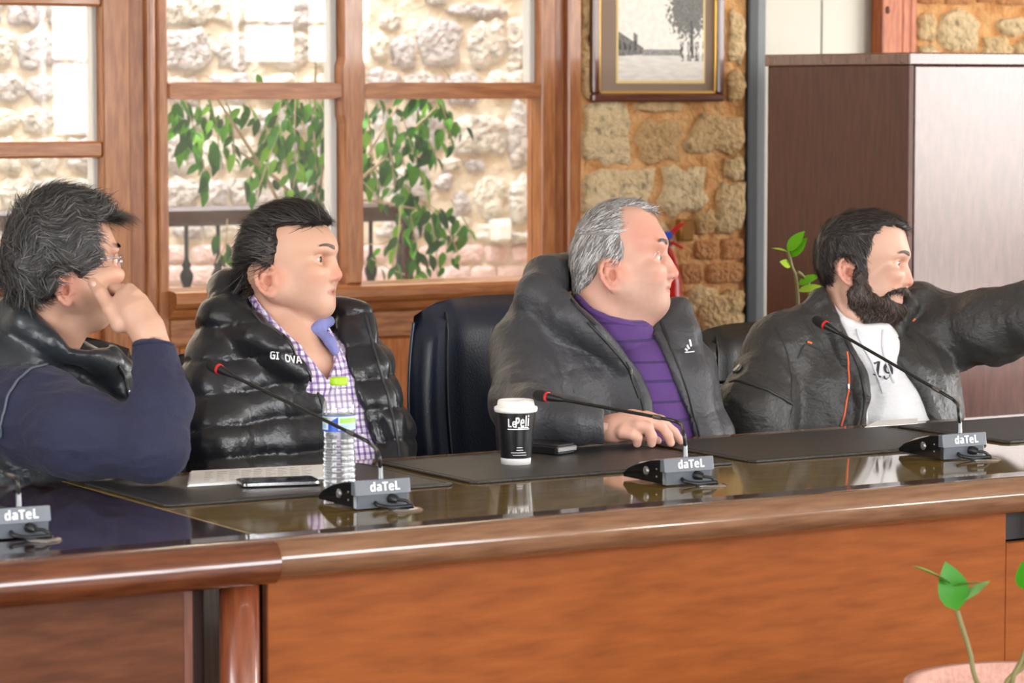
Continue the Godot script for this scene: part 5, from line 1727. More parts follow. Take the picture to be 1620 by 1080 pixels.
func skin_color(g: Figure, P: Dictionary, base: Color, stub: float, sz: float) -> Callable:
	var n := FastNoiseLite.new()
	n.seed = int(P.tip[0])
	n.frequency = 60.0
	var lin := base.srgb_to_linear()
	var red := hexc(206, 118, 100).srgb_to_linear()
	var lip := hexc(176, 106, 96).srgb_to_linear()
	var grey := hexc(150, 132, 122).srgb_to_linear()
	return func(p: Vector3, _nn: Vector3) -> Color:
		var q := g.un(p)
		var c := lin
		var l := absf(q.z)
		var w := 0.5 + 0.5 * n.get_noise_3dv(p)
		var tip: Vector2 = P.tipu
		var mo: Vector2 = P.moutu
		var ear: Vector2 = P.earu
		var eye: Vector2 = P.eyeu
		var dn := Vector3(q.x - tip.x, q.y - tip.y, q.z).length()
		c = c.lerp(red, 0.5 * smoothstep(0.035, 0.008, dn))
		c = c.lerp(red, 0.30 * smoothstep(0.035, 0.008, Vector3(q.x - eye.x + 0.006, q.y - eye.y + 0.034, l - 0.042).length()) * (0.7 + 0.5 * w))
		if l > 0.066: c = c.lerp(red, 0.42 * smoothstep(0.045, 0.02, Vector2(q.x - ear.x, q.y - ear.y).length()))
		if P.has("forered"): c = c.lerp(red, P.forered * smoothstep(0.06, 0.02, Vector2(q.x - eye.x + 0.02, q.y - eye.y - 0.05).length()))
		if stub > 0.0:
			c = c.lerp(grey, stub * smoothstep(ear.x - 0.005, ear.x + 0.03, q.x) * smoothstep(0.022, 0.005, q.y - mo.y) * smoothstep(-0.075, -0.055, q.y - mo.y) * (0.55 + 0.6 * w))
		var dm := absf(q.y - mo.y - (q.x - mo.x) * 0.0)
		if l < 0.025 * sz and q.x > mo.x - 0.022 * sz:
			c = c.lerp(lip, 0.6 * smoothstep(1.25, 0.85, dm / (sz * (0.0016 + 0.0062 * maxf(0.0, 1.0 - pow(l / (0.026 * sz), 2.0))))))
		c = c.lerp(c * 0.93, w * 0.6)
		return Color(c.r, c.g, c.b)

# hair grown out of the head where the outline (pixels of the profile) allows
func hair_grow(g: Figure, outline: Array, T: float, edge: float, rough: float, sd: int) -> Callable:
	var pg := PackedVector2Array()
	for p in outline: pg.append(g.uv(p[0], p[1], 0.0 if p.size() < 3 else p[2]))
	var n := FastNoiseLite.new()
	n.seed = sd
	n.frequency = 1.0
	n.fractal_octaves = 3
	return func(p: Vector3) -> float:
		var q := g.un(p)
		var d := Field.poly(pg, Vector2(q.x, q.y)) + 0.0035 * n.get_noise_2d(q.x * 160.0, q.y * 160.0) + 0.003 * n.get_noise_2d(q.x * 420.0 + 9.0, q.y * 420.0)
		var t := smoothstep(edge, -edge * 1.2, d)
		var w := n.get_noise_3d(q.x * 70.0, q.y * 70.0, q.z * 70.0)
		return lerpf(-0.006, T, t) + w * rough * t

func strands(g: Figure, net_: Array, count: int, len_: float, wid: float, lift: float, comb: Callable, cols: Array, sd: int, grow = null) -> ArrayMesh:
	var r := RandomNumberGenerator.new()
	r.seed = sd
	var V := PackedVector3Array(); var N := PackedVector3Array(); var I := PackedInt32Array(); var K := PackedColorArray()
	var vs: PackedVector3Array = net_[0]
	var ns: PackedVector3Array = net_[1]
	var lc := []
	for c in cols: lc.append((c as Color).srgb_to_linear())
	var roots := PackedInt32Array()
	for i in vs.size():
		if grow == null or float(grow.call(vs[i])) > 0.0022: roots.append(i)
	for i in count:
		var j := roots[r.randi() % roots.size()]
		var p := vs[j]
		var nn := ns[j]
		var q := g.un(p)
		var dv: Vector3 = comb.call(q)
		var d: Vector3 = g.fwd * dv.x + Vector3(0, dv.y, 0) + g.lat * dv.z
		d += Vector3(r.randf_range(-1, 1), r.randf_range(-1, 1), r.randf_range(-1, 1)) * 0.28
		d = (d - nn * d.dot(nn)).normalized()
		var L := len_ * r.randf_range(0.6, 1.25)
		var up := lift * r.randf_range(0.0, 1.0)
		var c: Color = lc[r.randi() % lc.size()]
		c = c * r.randf_range(0.75, 1.2)
		var side := d.cross(nn).normalized()
		var pos := p - nn * 0.002
		var o := V.size()
		for st in 4:
			var t := st / 3.0
			var w := wid * (1.0 - 0.75 * t * t) * 0.5
			var pp := pos + d * (L * t) + nn * (0.003 + up * sin(t * 1.6) - L * L * t * t * 3.4)
			for e in [-1.0, 1.0]:
				V.append(g.L(pp + side * w * e)); N.append(CB * nn); K.append(Color(c.r, c.g, c.b))
			if st > 0:
				var b := o + st * 2
				I.append_array(PackedInt32Array([b - 2, b, b - 1, b - 1, b, b + 1]))
	var a := []
	a.resize(Mesh.ARRAY_MAX)
	a[Mesh.ARRAY_VERTEX] = V; a[Mesh.ARRAY_NORMAL] = N; a[Mesh.ARRAY_INDEX] = I; a[Mesh.ARRAY_COLOR] = K
	var m := ArrayMesh.new()
	m.add_surface_from_arrays(Mesh.PRIMITIVE_TRIANGLES, a)
	return m

func eyebrow(g: Figure, f: Field, P: Dictionary, sz: float, col: Array, thick: float, sd: int) -> ArrayMesh:
	var r := RandomNumberGenerator.new()
	r.seed = sd
	var s := sth()
	var V := []
	var eye: Vector2 = P.eyeu
	var brow: Vector2 = P.browu
	var idx := f.all()
	var a := []
	a.resize(Mesh.ARRAY_MAX)
	var vv := PackedVector3Array(); var nn := PackedVector3Array(); var ii := PackedInt32Array(); var kk := PackedColorArray()
	for sd2 in [-1.0, 1.0]:
		for i in 220:
			var t := r.randf()
			var l := lerpf(0.012, 0.047, t) * sz
			var yy: float = brow.y + (0.001 + 0.006 * sin(t * 2.3)) * sz + r.randf_range(-1, 1) * thick * 1.4 * (1.0 - 0.5 * t) + P.get("browdy", 0.0)
			var uu := brow.x + 0.03
			var p := g.at(Vector2(uu, yy), sd2 * l)
			for it in 40:
				var d := f.v(p, idx)
				if d < 0.0008: break
				p -= g.fwd * maxf(d * 0.8, 0.0006)
			var nrm := f.grad(p)
			var dir: Vector3 = (g.lat * sd2 * 0.9 - g.fwd * 0.5 + Vector3(0, 0.35 - 0.6 * t, 0))
			dir = (dir - nrm * dir.dot(nrm)).normalized()
			var side := dir.cross(nrm)
			var o := vv.size()
			for st in 3:
				var tt := st / 2.0
				var w := 0.0011 * (1.0 - 0.7 * tt)
				for e in [-1.0, 1.0]:
					vv.append(g.L(p + dir * (0.009 * sz * tt) + nrm * (0.0012 + 0.0012 * tt) + side * w * e)); nn.append(CB * nrm)
					var c: Color = (col[i % col.size()] as Color).srgb_to_linear()
					kk.append(c)
				if st > 0:
					var b := o + st * 2
					ii.append_array(PackedInt32Array([b - 2, b, b - 1, b - 1, b, b + 1]))
	a[Mesh.ARRAY_VERTEX] = vv; a[Mesh.ARRAY_NORMAL] = nn; a[Mesh.ARRAY_INDEX] = ii; a[Mesh.ARRAY_COLOR] = kk
	var m := ArrayMesh.new()
	m.add_surface_from_arrays(Mesh.PRIMITIVE_TRIANGLES, a)
	return m

# ---- hands: palm plus five chains, all in pixels [px, py, dz, r] ----
func hand(g: Figure, f: Field, palm: Array, fingers: Array) -> void:
	g.chain(f, palm, 0.016)
	for ch in fingers:
		for i in ch.size() - 1: g.c(f, ch[i], ch[i + 1], 0.005)

# a resting hand in the lap or at the end of an arm: from the wrist along dir, palm facing n
func spare_hand(f: Field, w: Vector3, dir: Vector3, nrm: Vector3, left: bool, point := false) -> void:
	dir = dir.normalized()
	var sd := dir.cross(nrm).normalized() * (1.0 if left else -1.0)
	f.cap(w - dir * 0.03, w + dir * 0.01, 0.026, 0.026, 0.02)
	for i in 4:
		var o := (i - 1.5) * 0.019
		f.cap(w + sd * o * 0.6, w + dir * 0.085 + sd * o, 0.014, 0.0105, 0.012)
	for i in 4:
		var o := (i - 1.5) * 0.0205
		var l: float = [0.036, 0.044, 0.047, 0.040][3 - i]
		var a := w + dir * (0.088 - absf(i - 1.5) * 0.003) + sd * o
		var bend := 0.10 if point and i == 3 else 0.75 if point else 0.35
		var d1 := (dir + nrm * bend).normalized()
		var d2 := (dir + nrm * bend * 2.6).normalized()
		f.cap(a, a + d1 * l, 0.0098, 0.0088, 0.004)
		f.cap(a + d1 * l, a + d1 * l + d2 * l * 0.75, 0.0088, 0.0078, 0.004)
		f.cap(a + d1 * l + d2 * l * 0.75, a + d1 * l + d2 * l * 1.2 + nrm * l * bend * 0.3, 0.0078, 0.0068, 0.004)
	var tb := w + dir * 0.028 + sd * 0.03
	f.cap(w + dir * 0.015 + sd * 0.015, tb + dir * 0.015 + sd * 0.006, 0.015, 0.0115, 0.012)
	f.cap(tb + dir * 0.015 + sd * 0.006, tb + dir * 0.05 + sd * 0.016 + nrm * 0.012, 0.0112, 0.0095, 0.005)
	f.cap(tb + dir * 0.05 + sd * 0.016 + nrm * 0.012, tb + dir * 0.075 + sd * 0.012 + nrm * 0.02, 0.0095, 0.0078, 0.004)

func run_jobs(jobs: Array) -> Array:
	var res := []
	res.resize(jobs.size())
	var mx := Mutex.new()
	var id := WorkerThreadPool.add_group_task(func(i: int) -> void:
		var j: Array = jobs[i]
		var o := net(j[0], j[1], j[2], j[3], j[4] if j.size() > 4 else null)
		mx.lock()
		res[i] = o
		mx.unlock(), jobs.size(), -1, true)
	WorkerThreadPool.wait_for_group_task_completion(id)
	return res

func puff(lam: float, amp: float, slope: float, phase: float, wr: float, sd: int, sharp := 0.55) -> Callable:
	var n := FastNoiseLite.new()
	n.seed = sd
	n.frequency = 1.0
	n.fractal_octaves = 2
	n.fractal_type = FastNoiseLite.FRACTAL_RIDGED
	var n2 := FastNoiseLite.new()
	n2.seed = sd + 1
	n2.frequency = 1.0
	return func(p: Vector3, _nn: Vector3) -> float:
		var bend := 0.02 * n2.get_noise_3d(p.x * 5.0, p.y * 5.0, p.z * 5.0)
		var s := (p.y + p.x * slope + bend * 0.6 + phase) / lam
		var q := pow(absf(sin(PI * s)), sharp)
		# small gathers run down from each seam
		var gath := n.get_noise_3d(p.x * 13.0 + p.y * 4.0, p.y * 4.5, p.z * 13.0)
		return amp * (q - 0.75) + wr * gath * (1.15 - 0.75 * q)

func folds(sd: int, amp: float, fx: float, fy: float) -> Callable:
	var n := FastNoiseLite.new()
	n.seed = sd
	n.frequency = 1.0
	n.fractal_octaves = 2
	n.fractal_type = FastNoiseLite.FRACTAL_RIDGED
	return func(p: Vector3, _nn: Vector3) -> float:
		return amp * n.get_noise_3d((p.x + p.y * 0.5) * fx, p.y * fy - p.x * 2.0, p.z * fx)
# ---------- the four men ----------
func cloth_mat(c: Color, rough: float, bump_cm := 0.25, sc := 5.0, sd := 200, sheen := 0.0) -> StandardMaterial3D:
	var m := plain(c, rough)
	bumpy(m, sd, 0.02, bump_cm, sc, 4)
	if sheen > 0.0:
		m.rim_enabled = true
		m.rim = sheen
		m.rim_tint = 0.5
	return m
func prims(g: Figure, f: Field, list: Array, shrink := 0.0) -> void:
	for q in list:
		var a: Array = q[0]; var b: Array = q[1]
		var s := shrink / g.k
		g.c(f, [a[0], a[1], a[2], maxf(a[3] - s, 9.0)], [b[0], b[1], b[2], maxf(b[3] - s, 9.0)], q[2] if q.size() > 2 else 0.03)
func bounds(g: Figure, x0: float, y0: float, x1: float, y1: float, z0: float, z1: float) -> Array:
	var a := g.J(x0, y1, 0.0)
	var b := g.J(x1, y0, 0.0)
	return [Vector3(a.x, a.y, z0) - Vector3.ONE * 0.012, Vector3(b.x, b.y, z1) + Vector3.ONE * 0.012]
func tz(g: Figure, px: float, py: float, y := 0.757) -> float:
	return g.d0 + (CB.inverse() * (on_y(px, py, y) - EYE)).z
func job(g: Figure, f: Field, x0: float, y0: float, x1: float, y1: float, z0: float, z1: float, h: float) -> Array:
	var b := bounds(g, x0, y0, x1, y1, z0, z1)
	return [f, b[0], b[1], h]
func seated_legs(g: Figure, f: Field, hip: Vector3, spread: float, r: float) -> void:
	# hip: world point; feet under the table
	var inv := func(w: Vector3) -> Vector3: return CB.inverse() * (w - g.O)
	for s in [-1.0, 1.0]:
		var h := hip + Vector3(s * 0.09, 0, 0)
		var kn := hip + Vector3(s * spread, 0.02, 0.40)
		var an := Vector3(kn.x + s * 0.02, 0.10, kn.z - 0.02)
		f.cap(inv.call(h), inv.call(kn), 0.088 * r, 0.064 * r, 0.03)
		f.cap(inv.call(kn), inv.call(an), 0.062 * r, 0.05 * r, 0.03)
func shoes(g: Figure, hip: Vector3, spread: float) -> void:
	for s in [-1.0, 1.0]:
		var a := Vector3(hip.x + s * (spread + 0.02), 0.0, hip.z + 0.38)
		var o := PackedVector2Array()
		for q in [[-0.035, -0.06], [0.035, -0.06], [0.042, 0.02], [0.05, 0.11], [0.042, 0.17], [0.012, 0.205], [-0.015, 0.203], [-0.042, 0.165], [-0.046, 0.10], [-0.038, 0.02]]: o.append(Vector2(q[0] * s, -q[1]))
		var lay := Transform3D(Basis(Vector3.RIGHT, -PI / 2), a - g.root.position)
		var sh := g.put(g.root, "shoe", slab(o, 0.018, 0.075, 0.02, lay), plain(hexc(36, 30, 28), 0.4))
		g.put(sh, "sole", slab(o, 0.0, 0.02, 0.003, lay), plain(hexc(20, 20, 20), 0.7))

func people() -> void:
	# ===== figures =====
	var A := Figure.new(self, 100, 560, -5.53)
	var B := Figure.new(self, 450, 600, -5.60)
	var C := Figure.new(self, 980, 560, -5.56)
	var D := Figure.new(self, 1380, 560, -5.55)
	var labels := ["man with grey-black hair and glasses, navy sleeves and a black gilet, chin on his fist", "dark-haired man in a quilted black hooded jacket over an open checked shirt", "grey-haired man in a dark grey jacket over a purple striped sweater, hand on table", "bearded man in a dark jacket over a white hoodie, stretching out one arm"]
	var figs := [A, B, C, D]
	for i in 4:
		var g: Figure = figs[i]
		g.root = thing("person", labels[i], "person", Vector3(g.O.x, 0, g.O.z), "men seated along the table")
	var jobs := []
	# ----- man one -----
	A.head_at(114, 446, -0.01, 104.0)
	var PA := {back = [20, 400], crown = [100, 305], fore = [165, 352], brow = [181, 395], nas = [182, 410], tip = [193, 435], base = [184, 447], ul = [180, 461], mouth = [180, 470], ll = [179, 478], chin = [170, 500], chb = [150, 518], eye = [179, 412], ear = [103, 457], earh = 52.0, nape = [48, 470], gaze = 0.0}
	var fA := A.field()
	head(A, fA, PA, 1.04)
	A.c(fA, [92, 470, -0.01, 48], [62, 550, -0.05, 40], 0.014)
	A.c(fA, [126, 498, -0.01, 26], [98, 545, -0.03, 28], 0.02)
	jobs.append(job(A, fA, -20, 285, 215, 590, -0.16, 0.14, 0.0025))
	# his hand at the face
	var hA := A.field()
	var hz := 0.105
	hand(A, hA, [[246, 556, 0.16, 27], [232, 520, 0.15, 25], [214, 496, 0.135, 27], [204, 478, 0.12, 25]], [
		[[190, 512, 0.145, 15], [176, 490, 0.135, 12.5], [160, 464, 0.115, 10.5], [147, 447, 0.095, 8.5]],
		[[214, 468, 0.135, 12], [204, 459, 0.12, 10.5], [180, 458, 0.085, 9.5], [176, 466, 0.06, 8.5]],
		[[222, 476, 0.12, 12.5], [206, 464, 0.085, 10.5], [184, 468, 0.06, 9.5], [180, 478, 0.045, 8.5]],
		[[226, 490, 0.105, 12], [208, 482, 0.07, 10], [188, 486, 0.05, 9], [184, 494, 0.04, 8]],
		[[228, 504, 0.095, 11], [212, 500, 0.065, 9], [194, 502, 0.05, 8], [190, 508, 0.04, 7]]])
	jobs.append(job(A, hA, 125, 430, 285, 600, 0.0, 0.22, 0.0028))
	var hairA := A.field()
	hairA.base = fA
	hairA.grow = hair_grow(A, [[-10, 300], [80, 270], [205, 300], [192, 346], [160, 350], [143, 352], [146, 375], [152, 395], [147, 415], [128, 436], [119, 440], [112, 430], [98, 428], [86, 436], [84, 456], [72, 476], [46, 487], [30, 484], [-20, 430]], 0.017, 0.006, 0.005, 31)
	jobs.append(job(A, hairA, -30, 270, 215, 500, -0.17, 0.15, 0.0042))
	# gilet and sleeves
	var gil := [[[30, 590, -0.05, 96], [10, 800, -0.02, 118]], [[120, 640, -0.09, 78], [110, 800, -0.03, 92]], [[40, 545, -0.03, 58], [110, 590, -0.07, 54]], [[-20, 590, 0.0, 70], [0, 700, 0.02, 80]], [[165, 600, -0.07, 42], [160, 700, -0.05, 60]], [[-60, 640, 0.02, 80], [-50, 800, 0.0, 100]]]
	var fgA := A.field()
	prims(A, fgA, gil)
	A.chain(fgA, [[40, 508, 0.04, 10], [88, 540, 0.05, 9], [130, 557, 0.04, 10], [172, 568, 0.0, 13], [196, 584, -0.03, 15]], 0.05)
	A.chain(fgA, [[40, 508, 0.04, 11], [22, 490, -0.02, 15], [40, 500, -0.10, 18]], 0.04)
	A.chain(fgA, [[190, 580, -0.03, 16], [200, 620, -0.02, 15], [190, 700, 0.0, 22]], 0.02)
	A.cut(fgA, [[70, 500], [110, 552], [140, 556], [168, 548], [168, 480], [70, 440]], -0.04, 0.01)
	jobs.append(job(A, fgA, -170, 455, 235, 850, -0.25, 0.22, 0.0062))
	var arm := [[[62, 660, 0.13, 74], [120, 684, 0.22, 64], 0.03], [[120, 684, 0.22, 64], [238, 709, 0.285, 48], 0.04], [[246, 707, 0.285, 48], [256, 640, 0.255, 43], 0.03], [[256, 640, 0.255, 43], [243, 545, 0.18, 33], 0.03], [[20, 650, 0.08, 70], [62, 660, 0.13, 74], 0.03]]
	var fsA := A.field()
	prims(A, fsA, arm)
	# left arm, hidden beyond
	var larm := [[[170, 620, -0.16, 55], [230, 720, -0.12, 42]], [[230, 722, -0.12, 42], [300, 728, 0.05, 30]]]
	prims(A, fsA, [[[150, 640, -0.16, 55], [190, 740, -0.1, 42]], [[190, 742, -0.1, 42], [230, 800, 0.05, 30]]])
	A.cut(fsA, [[200, 470], [200, 541], [243, 537], [278, 541], [290, 470]], -0.2, 0.004)
	jobs.append(job(A, fsA, -70, 520, 320, 860, -0.28, 0.38, 0.0056))
	var iA := A.field()
	prims(A, iA, gil, 0.035)
	prims(A, iA, arm, 0.02)
	A.c(iA, [243, 560, 0.165, 22], [250, 640, 0.2, 28], 0.03)
	A.c(iA, [230, 800, 0.05, 20], [246, 830, 0.1, 18], 0.02)
	jobs.append(job(A, iA, -160, 460, 320, 860, -0.25, 0.38, 0.016))
	# ----- man two -----
	B.head_at(441, 437, 0.0, 73.0)
	var PB := {back = [388, 385], crown = [455, 327], fore = [511, 361], brow = [532, 394], nas = [527, 409], tip = [543, 436], base = [531, 446], ul = [529, 456], mouth = [528, 463], ll = [527, 471], chin = [526, 485], chb = [514, 498], eye = [505, 411], ear = [425, 443], earh = 53.0, nape = [408, 465], gaze = 0.12}
	var fB := B.field()
	head(B, fB, PB, 0.98)
	B.c(fB, [438, 470, -0.01, 43], [445, 560, -0.02, 50], 0.012)
	B.c(fB, [474, 496, 0.0, 22], [478, 570, 0.035, 30], 0.03)
	B.c(fB, [440, 565, 0.01, 56], [505, 590, 0.0, 46], 0.03)
	jobs.append(job(B, fB, 370, 310, 565, 640, -0.13, 0.13, 0.0025))
	var hairB := B.field()
	hairB.base = fB
	hairB.grow = hair_grow(B, [[360, 420], [370, 340], [440, 290], [530, 320], [530, 352], [505, 358], [478, 357], [456, 362], [460, 384], [457, 402], [452, 424], [442, 424], [437, 416], [420, 414], [408, 424], [406, 445], [414, 464], [406, 475], [390, 468], [360, 450]], 0.0135, 0.005, 0.003, 32)
	jobs.append(job(B, hairB, 368, 298, 540, 485, -0.13, 0.13, 0.004))
	var tor := [[[400, 610, 0.0, 88], [395, 800, 0.02, 92], 0.05], [[500, 620, -0.02, 88], [520, 800, 0.0, 92], 0.05], [[352, 570, 0.03, 58], [450, 535, -0.03, 52], 0.04], [[450, 545, -0.04, 52], [560, 575, -0.09, 50], 0.04], [[560, 590, -0.06, 48], [585, 760, 0.0, 52], 0.04]]
	var armB := [[[347, 592, 0.05, 60], [346, 690, 0.10, 57], 0.03], [[346, 690, 0.10, 57], [356, 790, 0.12, 52], 0.03], [[356, 792, 0.12, 50], [440, 830, 0.26, 36], 0.03]]
	var armB2 := [[[575, 580, -0.09, 46], [616, 690, -0.03, 38], 0.03], [[616, 692, -0.03, 38], [622, 760, 0.04, 34], 0.03], [[622, 764, 0.04, 34], [540, 830, 0.2, 30], 0.03]]
	var jB := B.field()
	prims(B, jB, tor)
	for q in armB: q[2] = 0.012
	prims(B, jB, armB, 0.0)
	prims(B, jB, armB2, 0.0)
	B.chain(jB, [[352, 500, 0.045, 33], [366, 462, -0.02, 32], [392, 446, -0.085, 26]], 0.03)
	B.chain(jB, [[352, 505, 0.045, 33], [402, 528, 0.085, 27], [440, 556, 0.10, 20], [478, 592, 0.095, 14]], 0.03)
	B.chain(jB, [[340, 520, 0.0, 30], [380, 540, 0.02, 40]], 0.03)
	B.chain(jB, [[535, 486, -0.07, 14], [560, 496, -0.05, 17], [578, 500, -0.035, 15]], 0.02)
	B.chain(jB, [[574, 496, -0.035, 14], [598, 580, 0.01, 14], [622, 660, 0.03, 14], [634, 740, 0.05, 14]], 0.02)
	B.chain(jB, [[540, 495, -0.06, 16], [556, 560, -0.02, 24], [585, 640, 0.01, 30]], 0.03)
	B.cut(jB, [[398, 430], [404, 468], [424, 500], [452, 524], [474, 556], [500, 600], [520, 650], [524, 700], [516, 760], [600, 760], [592, 700], [572, 644], [556, 596], [545, 556], [530, 520], [528, 492], [520, 470], [500, 430]], -0.045, 0.012)
	jobs.append(job(B, jB, 265, 410, 680, 860, -0.20, 0.36, 0.0058))
	var shB := B.field()
	prims(B, shB, [[[400, 610, -0.01, 74], [395, 800, 0.01, 80], 0.05], [[500, 610, 0.0, 76], [525, 800, 0.03, 88], 0.05], [[430, 560, 0.0, 60], [520, 570, -0.03, 50], 0.04], [[440, 540, -0.01, 58], [490, 545, -0.01, 46], 0.04]])
	B.chain(shB, [[398, 468, 0.02, 7], [412, 490, 0.055, 7], [440, 520, 0.07, 8], [470, 550, 0.07, 9], [500, 590, 0.065, 9]], 0.02)
	B.cut(shB, [[400, 440], [412, 484], [440, 515], [476, 548], [512, 596], [519, 604], [528, 578], [528, 545], [516, 525], [520, 470], [500, 440]], -0.06, 0.006)
	shB.inside = jB
	shB.also = B.field()
	prims(B, shB.also, [[[430, 450, 0.0, 50], [490, 590, 0.03, 60]]])
	jobs.append(job(B, shB, 320, 450, 640, 800, -0.16, 0.2, 0.006))
	var coB := B.field()
	B.chain(coB, [[494, 522, 0.03, 8], [508, 513, 0.02, 11], [521, 508, -0.005, 9]], 0.01)
	B.chain(coB, [[503, 520, 0.03, 8], [522, 540, 0.045, 8], [530, 556, 0.05, 7]], 0.01)
	jobs.append(job(B, coB, 475, 488, 548, 580, -0.06, 0.1, 0.0036))
	var iB := B.field()
	prims(B, iB, tor, 0.04)
	prims(B, iB, armB, 0.025)
	prims(B, iB, armB2, 0.02)
	jobs.append(job(B, iB, 270, 480, 680, 880, -0.20, 0.36, 0.016))
	# ----- man three -----
	C.head_at(977, 434, 0.0, 80.0)
	var PC := {back = [911, 395], crown = [970, 320], fore = [1036, 348], brow = [1054, 386], nas = [1053, 402], tip = [1073, 433], base = [1061, 442], ul = [1059, 452], mouth = [1059, 457], ll = [1058, 463], chin = [1055, 479], chb = [1040, 494], eye = [1040, 408], ear = [968, 434], earh = 52.0, nape = [916, 452], gaze = 0.03, forered = 0.35, browdy = 0.0}
	var fC := C.field()
	head(C, fC, PC, 0.97)
	C.c(fC, [955, 465, -0.01, 47], [950, 560, -0.05, 52], 0.018)
	C.c(fC, [1012, 490, 0.0, 26], [975, 550, -0.02, 30], 0.04)
	C.c(fC, [990, 470, 0.0, 44], [965, 515, -0.015, 50], 0.04)
	jobs.append(job(C, fC, 885, 305, 1090, 585, -0.13, 0.13, 0.0025))
	var hairC := C.field()
	hairC.base = fC
	hairC.grow = hair_grow(C, [[885, 420], [890, 330], [960, 295], [1050, 318], [1046, 346], [1032, 338], [1005, 326], [984, 332], [986, 352], [988, 372], [996, 392], [994, 410], [984, 414], [976, 408], [962, 407], [954, 416], [952, 430], [944, 444], [928, 456], [912, 462], [890, 450]], 0.0062, 0.006, 0.002, 33)
	jobs.append(job(C, hairC, 892, 302, 1060, 475, -0.13, 0.13, 0.004))
	var torC := [[[885, 620, -0.01, 100], [885, 780, 0.0, 98], 0.05], [[1010, 610, -0.03, 96], [1025, 780, 0.0, 98], 0.05], [[835, 548, 0.03, 58], [935, 520, -0.04, 56], 0.04], [[960, 530, -0.06, 54], [1075, 575, -0.10, 50], 0.04], [[1080, 590, -0.08, 44], [1100, 760, -0.02, 54], 0.04]]
	var ey := 672.0
	var armC := [[[832, 572, 0.05, 56], [830, 636, 0.20, 50], 0.03], [[830, 636, 0.20, 50], [850, 655, 0.35, 38], 0.03], [[850, 655, 0.35, 38], [905, 667, 0.395, 31], 0.03], [[905, 667, 0.395, 31], [962, 676, 0.395, 25], 0.03]]
	var armC2 := [[[1082, 590, -0.1, 44], [1118, 690, -0.04, 38], 0.03], [[1118, 692, -0.04, 38], [1120, 780, 0.04, 34], 0.03], [[1120, 782, 0.04, 34], [1040, 850, 0.22, 30], 0.03]]
	var jC := C.field()
	prims(C, jC, torC)
	prims(C, jC, armC)
	prims(C, jC, armC2)
	C.chain(jC, [[852, 466, 0.045, 30], [866, 440, -0.02, 32], [898, 428, -0.085, 28]], 0.03)
	C.chain(jC, [[850, 470, 0.045, 31], [896, 496, 0.085, 27], [940, 524, 0.095, 20], [985, 572, 0.095, 14]], 0.03)
	C.chain(jC, [[835, 500, 0.0, 30], [880, 520, 0.03, 44]], 0.03)
	C.chain(jC, [[1040, 512, -0.03, 18], [1064, 494, -0.04, 18], [1078, 486, -0.045, 12]], 0.02)
	C.chain(jC, [[1074, 492, -0.045, 14], [1080, 530, -0.02, 24], [1096, 600, 0.01, 26], [1112, 690, 0.03, 26]], 0.03)
	C.cut(jC, [[898, 420], [902, 462], [918, 486], [948, 512], [982, 548], [1012, 590], [1030, 632], [1038, 690], [1040, 760], [1110, 760], [1098, 690], [1076, 626], [1056, 574], [1040, 540], [1026, 520], [1040, 494], [1044, 470], [1000, 420]], -0.045, 0.012)
	C.cut(jC, [[956, 640], [952, 670], [960, 712], [1010, 712], [1010, 640]], 0.27, 0.004)
	jobs.append(job(C, jC, 760, 380, 1170, 860, -0.20, 0.45, 0.0062))
	var swC := C.field()
	prims(C, swC, [[[885, 620, -0.01, 84], [885, 800, 0.0, 90], 0.05], [[1005, 600, -0.01, 88], [1030, 800, 0.02, 100], 0.05], [[920, 560, 0.0, 66], [1020, 575, -0.03, 60], 0.05], [[945, 530, -0.01, 62], [995, 545, 0.0, 54], 0.04]])
	C.chain(swC, [[912, 470, 0.03, 8], [934, 492, 0.065, 8], [965, 506, 0.075, 8], [1000, 514, 0.075, 8], [1028, 514, 0.05, 8]], 0.02)
	C.cut(swC, [[900, 420], [914, 464], [936, 487], [966, 500], [1000, 507], [1030, 508], [1060, 500], [1060, 420]], -0.3, 0.006)
	swC.inside = jC
	swC.also = C.field()
	prims(C, swC.also, [[[950, 440, 0.0, 52], [968, 512, 0.02, 50]], [[990, 490, 0.0, 36], [1000, 535, 0.0, 34]]])
	jobs.append(job(C, swC, 800, 440, 1150, 810, -0.16, 0.2, 0.0062))
	var hC := C.field()
	var t0 := 0.375
	hand(C, hC, [[940, 680, 0.365, 19], [972, 677, 0.375, 19], [1000, 672, 0.375, 21], [1018, 670, 0.37, 18]], [
		[[985, 682, 0.40, 12], [998, 686, 0.405, 8.5], [1008, 692, 0.40, 7.5], [1008, 701, 0.395, 6.5]],
		[[1008, 672, 0.40, 10.5], [1024, 676, 0.40, 8.5], [1031, 690, 0.395, 7.5], [1031, 701, 0.39, 6.5]],
		[[1018, 664, 0.38, 10.5], [1044, 672, 0.375, 8.5], [1056, 688, 0.37, 7.5], [1061, 700, 0.365, 6.5]],
		[[1022, 660, 0.35, 10.5], [1046, 666, 0.345, 8.5], [1066, 684, 0.33, 7.5], [1076, 697, 0.32, 6.5]],
		[[990, 672, 0.33, 11], [1012, 684, 0.31, 9], [1030, 692, 0.305, 7.5], [1040, 697, 0.30, 6.5]]])
	jobs.append(job(C, hC, 915, 640, 1095, 722, 0.26, 0.46, 0.0026))
	var iC := C.field()
	prims(C, iC, torC, 0.045)
	prims(C, iC, armC, 0.02)
	prims(C, iC, armC2, 0.02)
	jobs.append(job(C, iC, 770, 480, 1170, 880, -0.20, 0.45, 0.016))
	# ----- man four -----
	D.head_at(1352, 430, 0.0, 74.0)
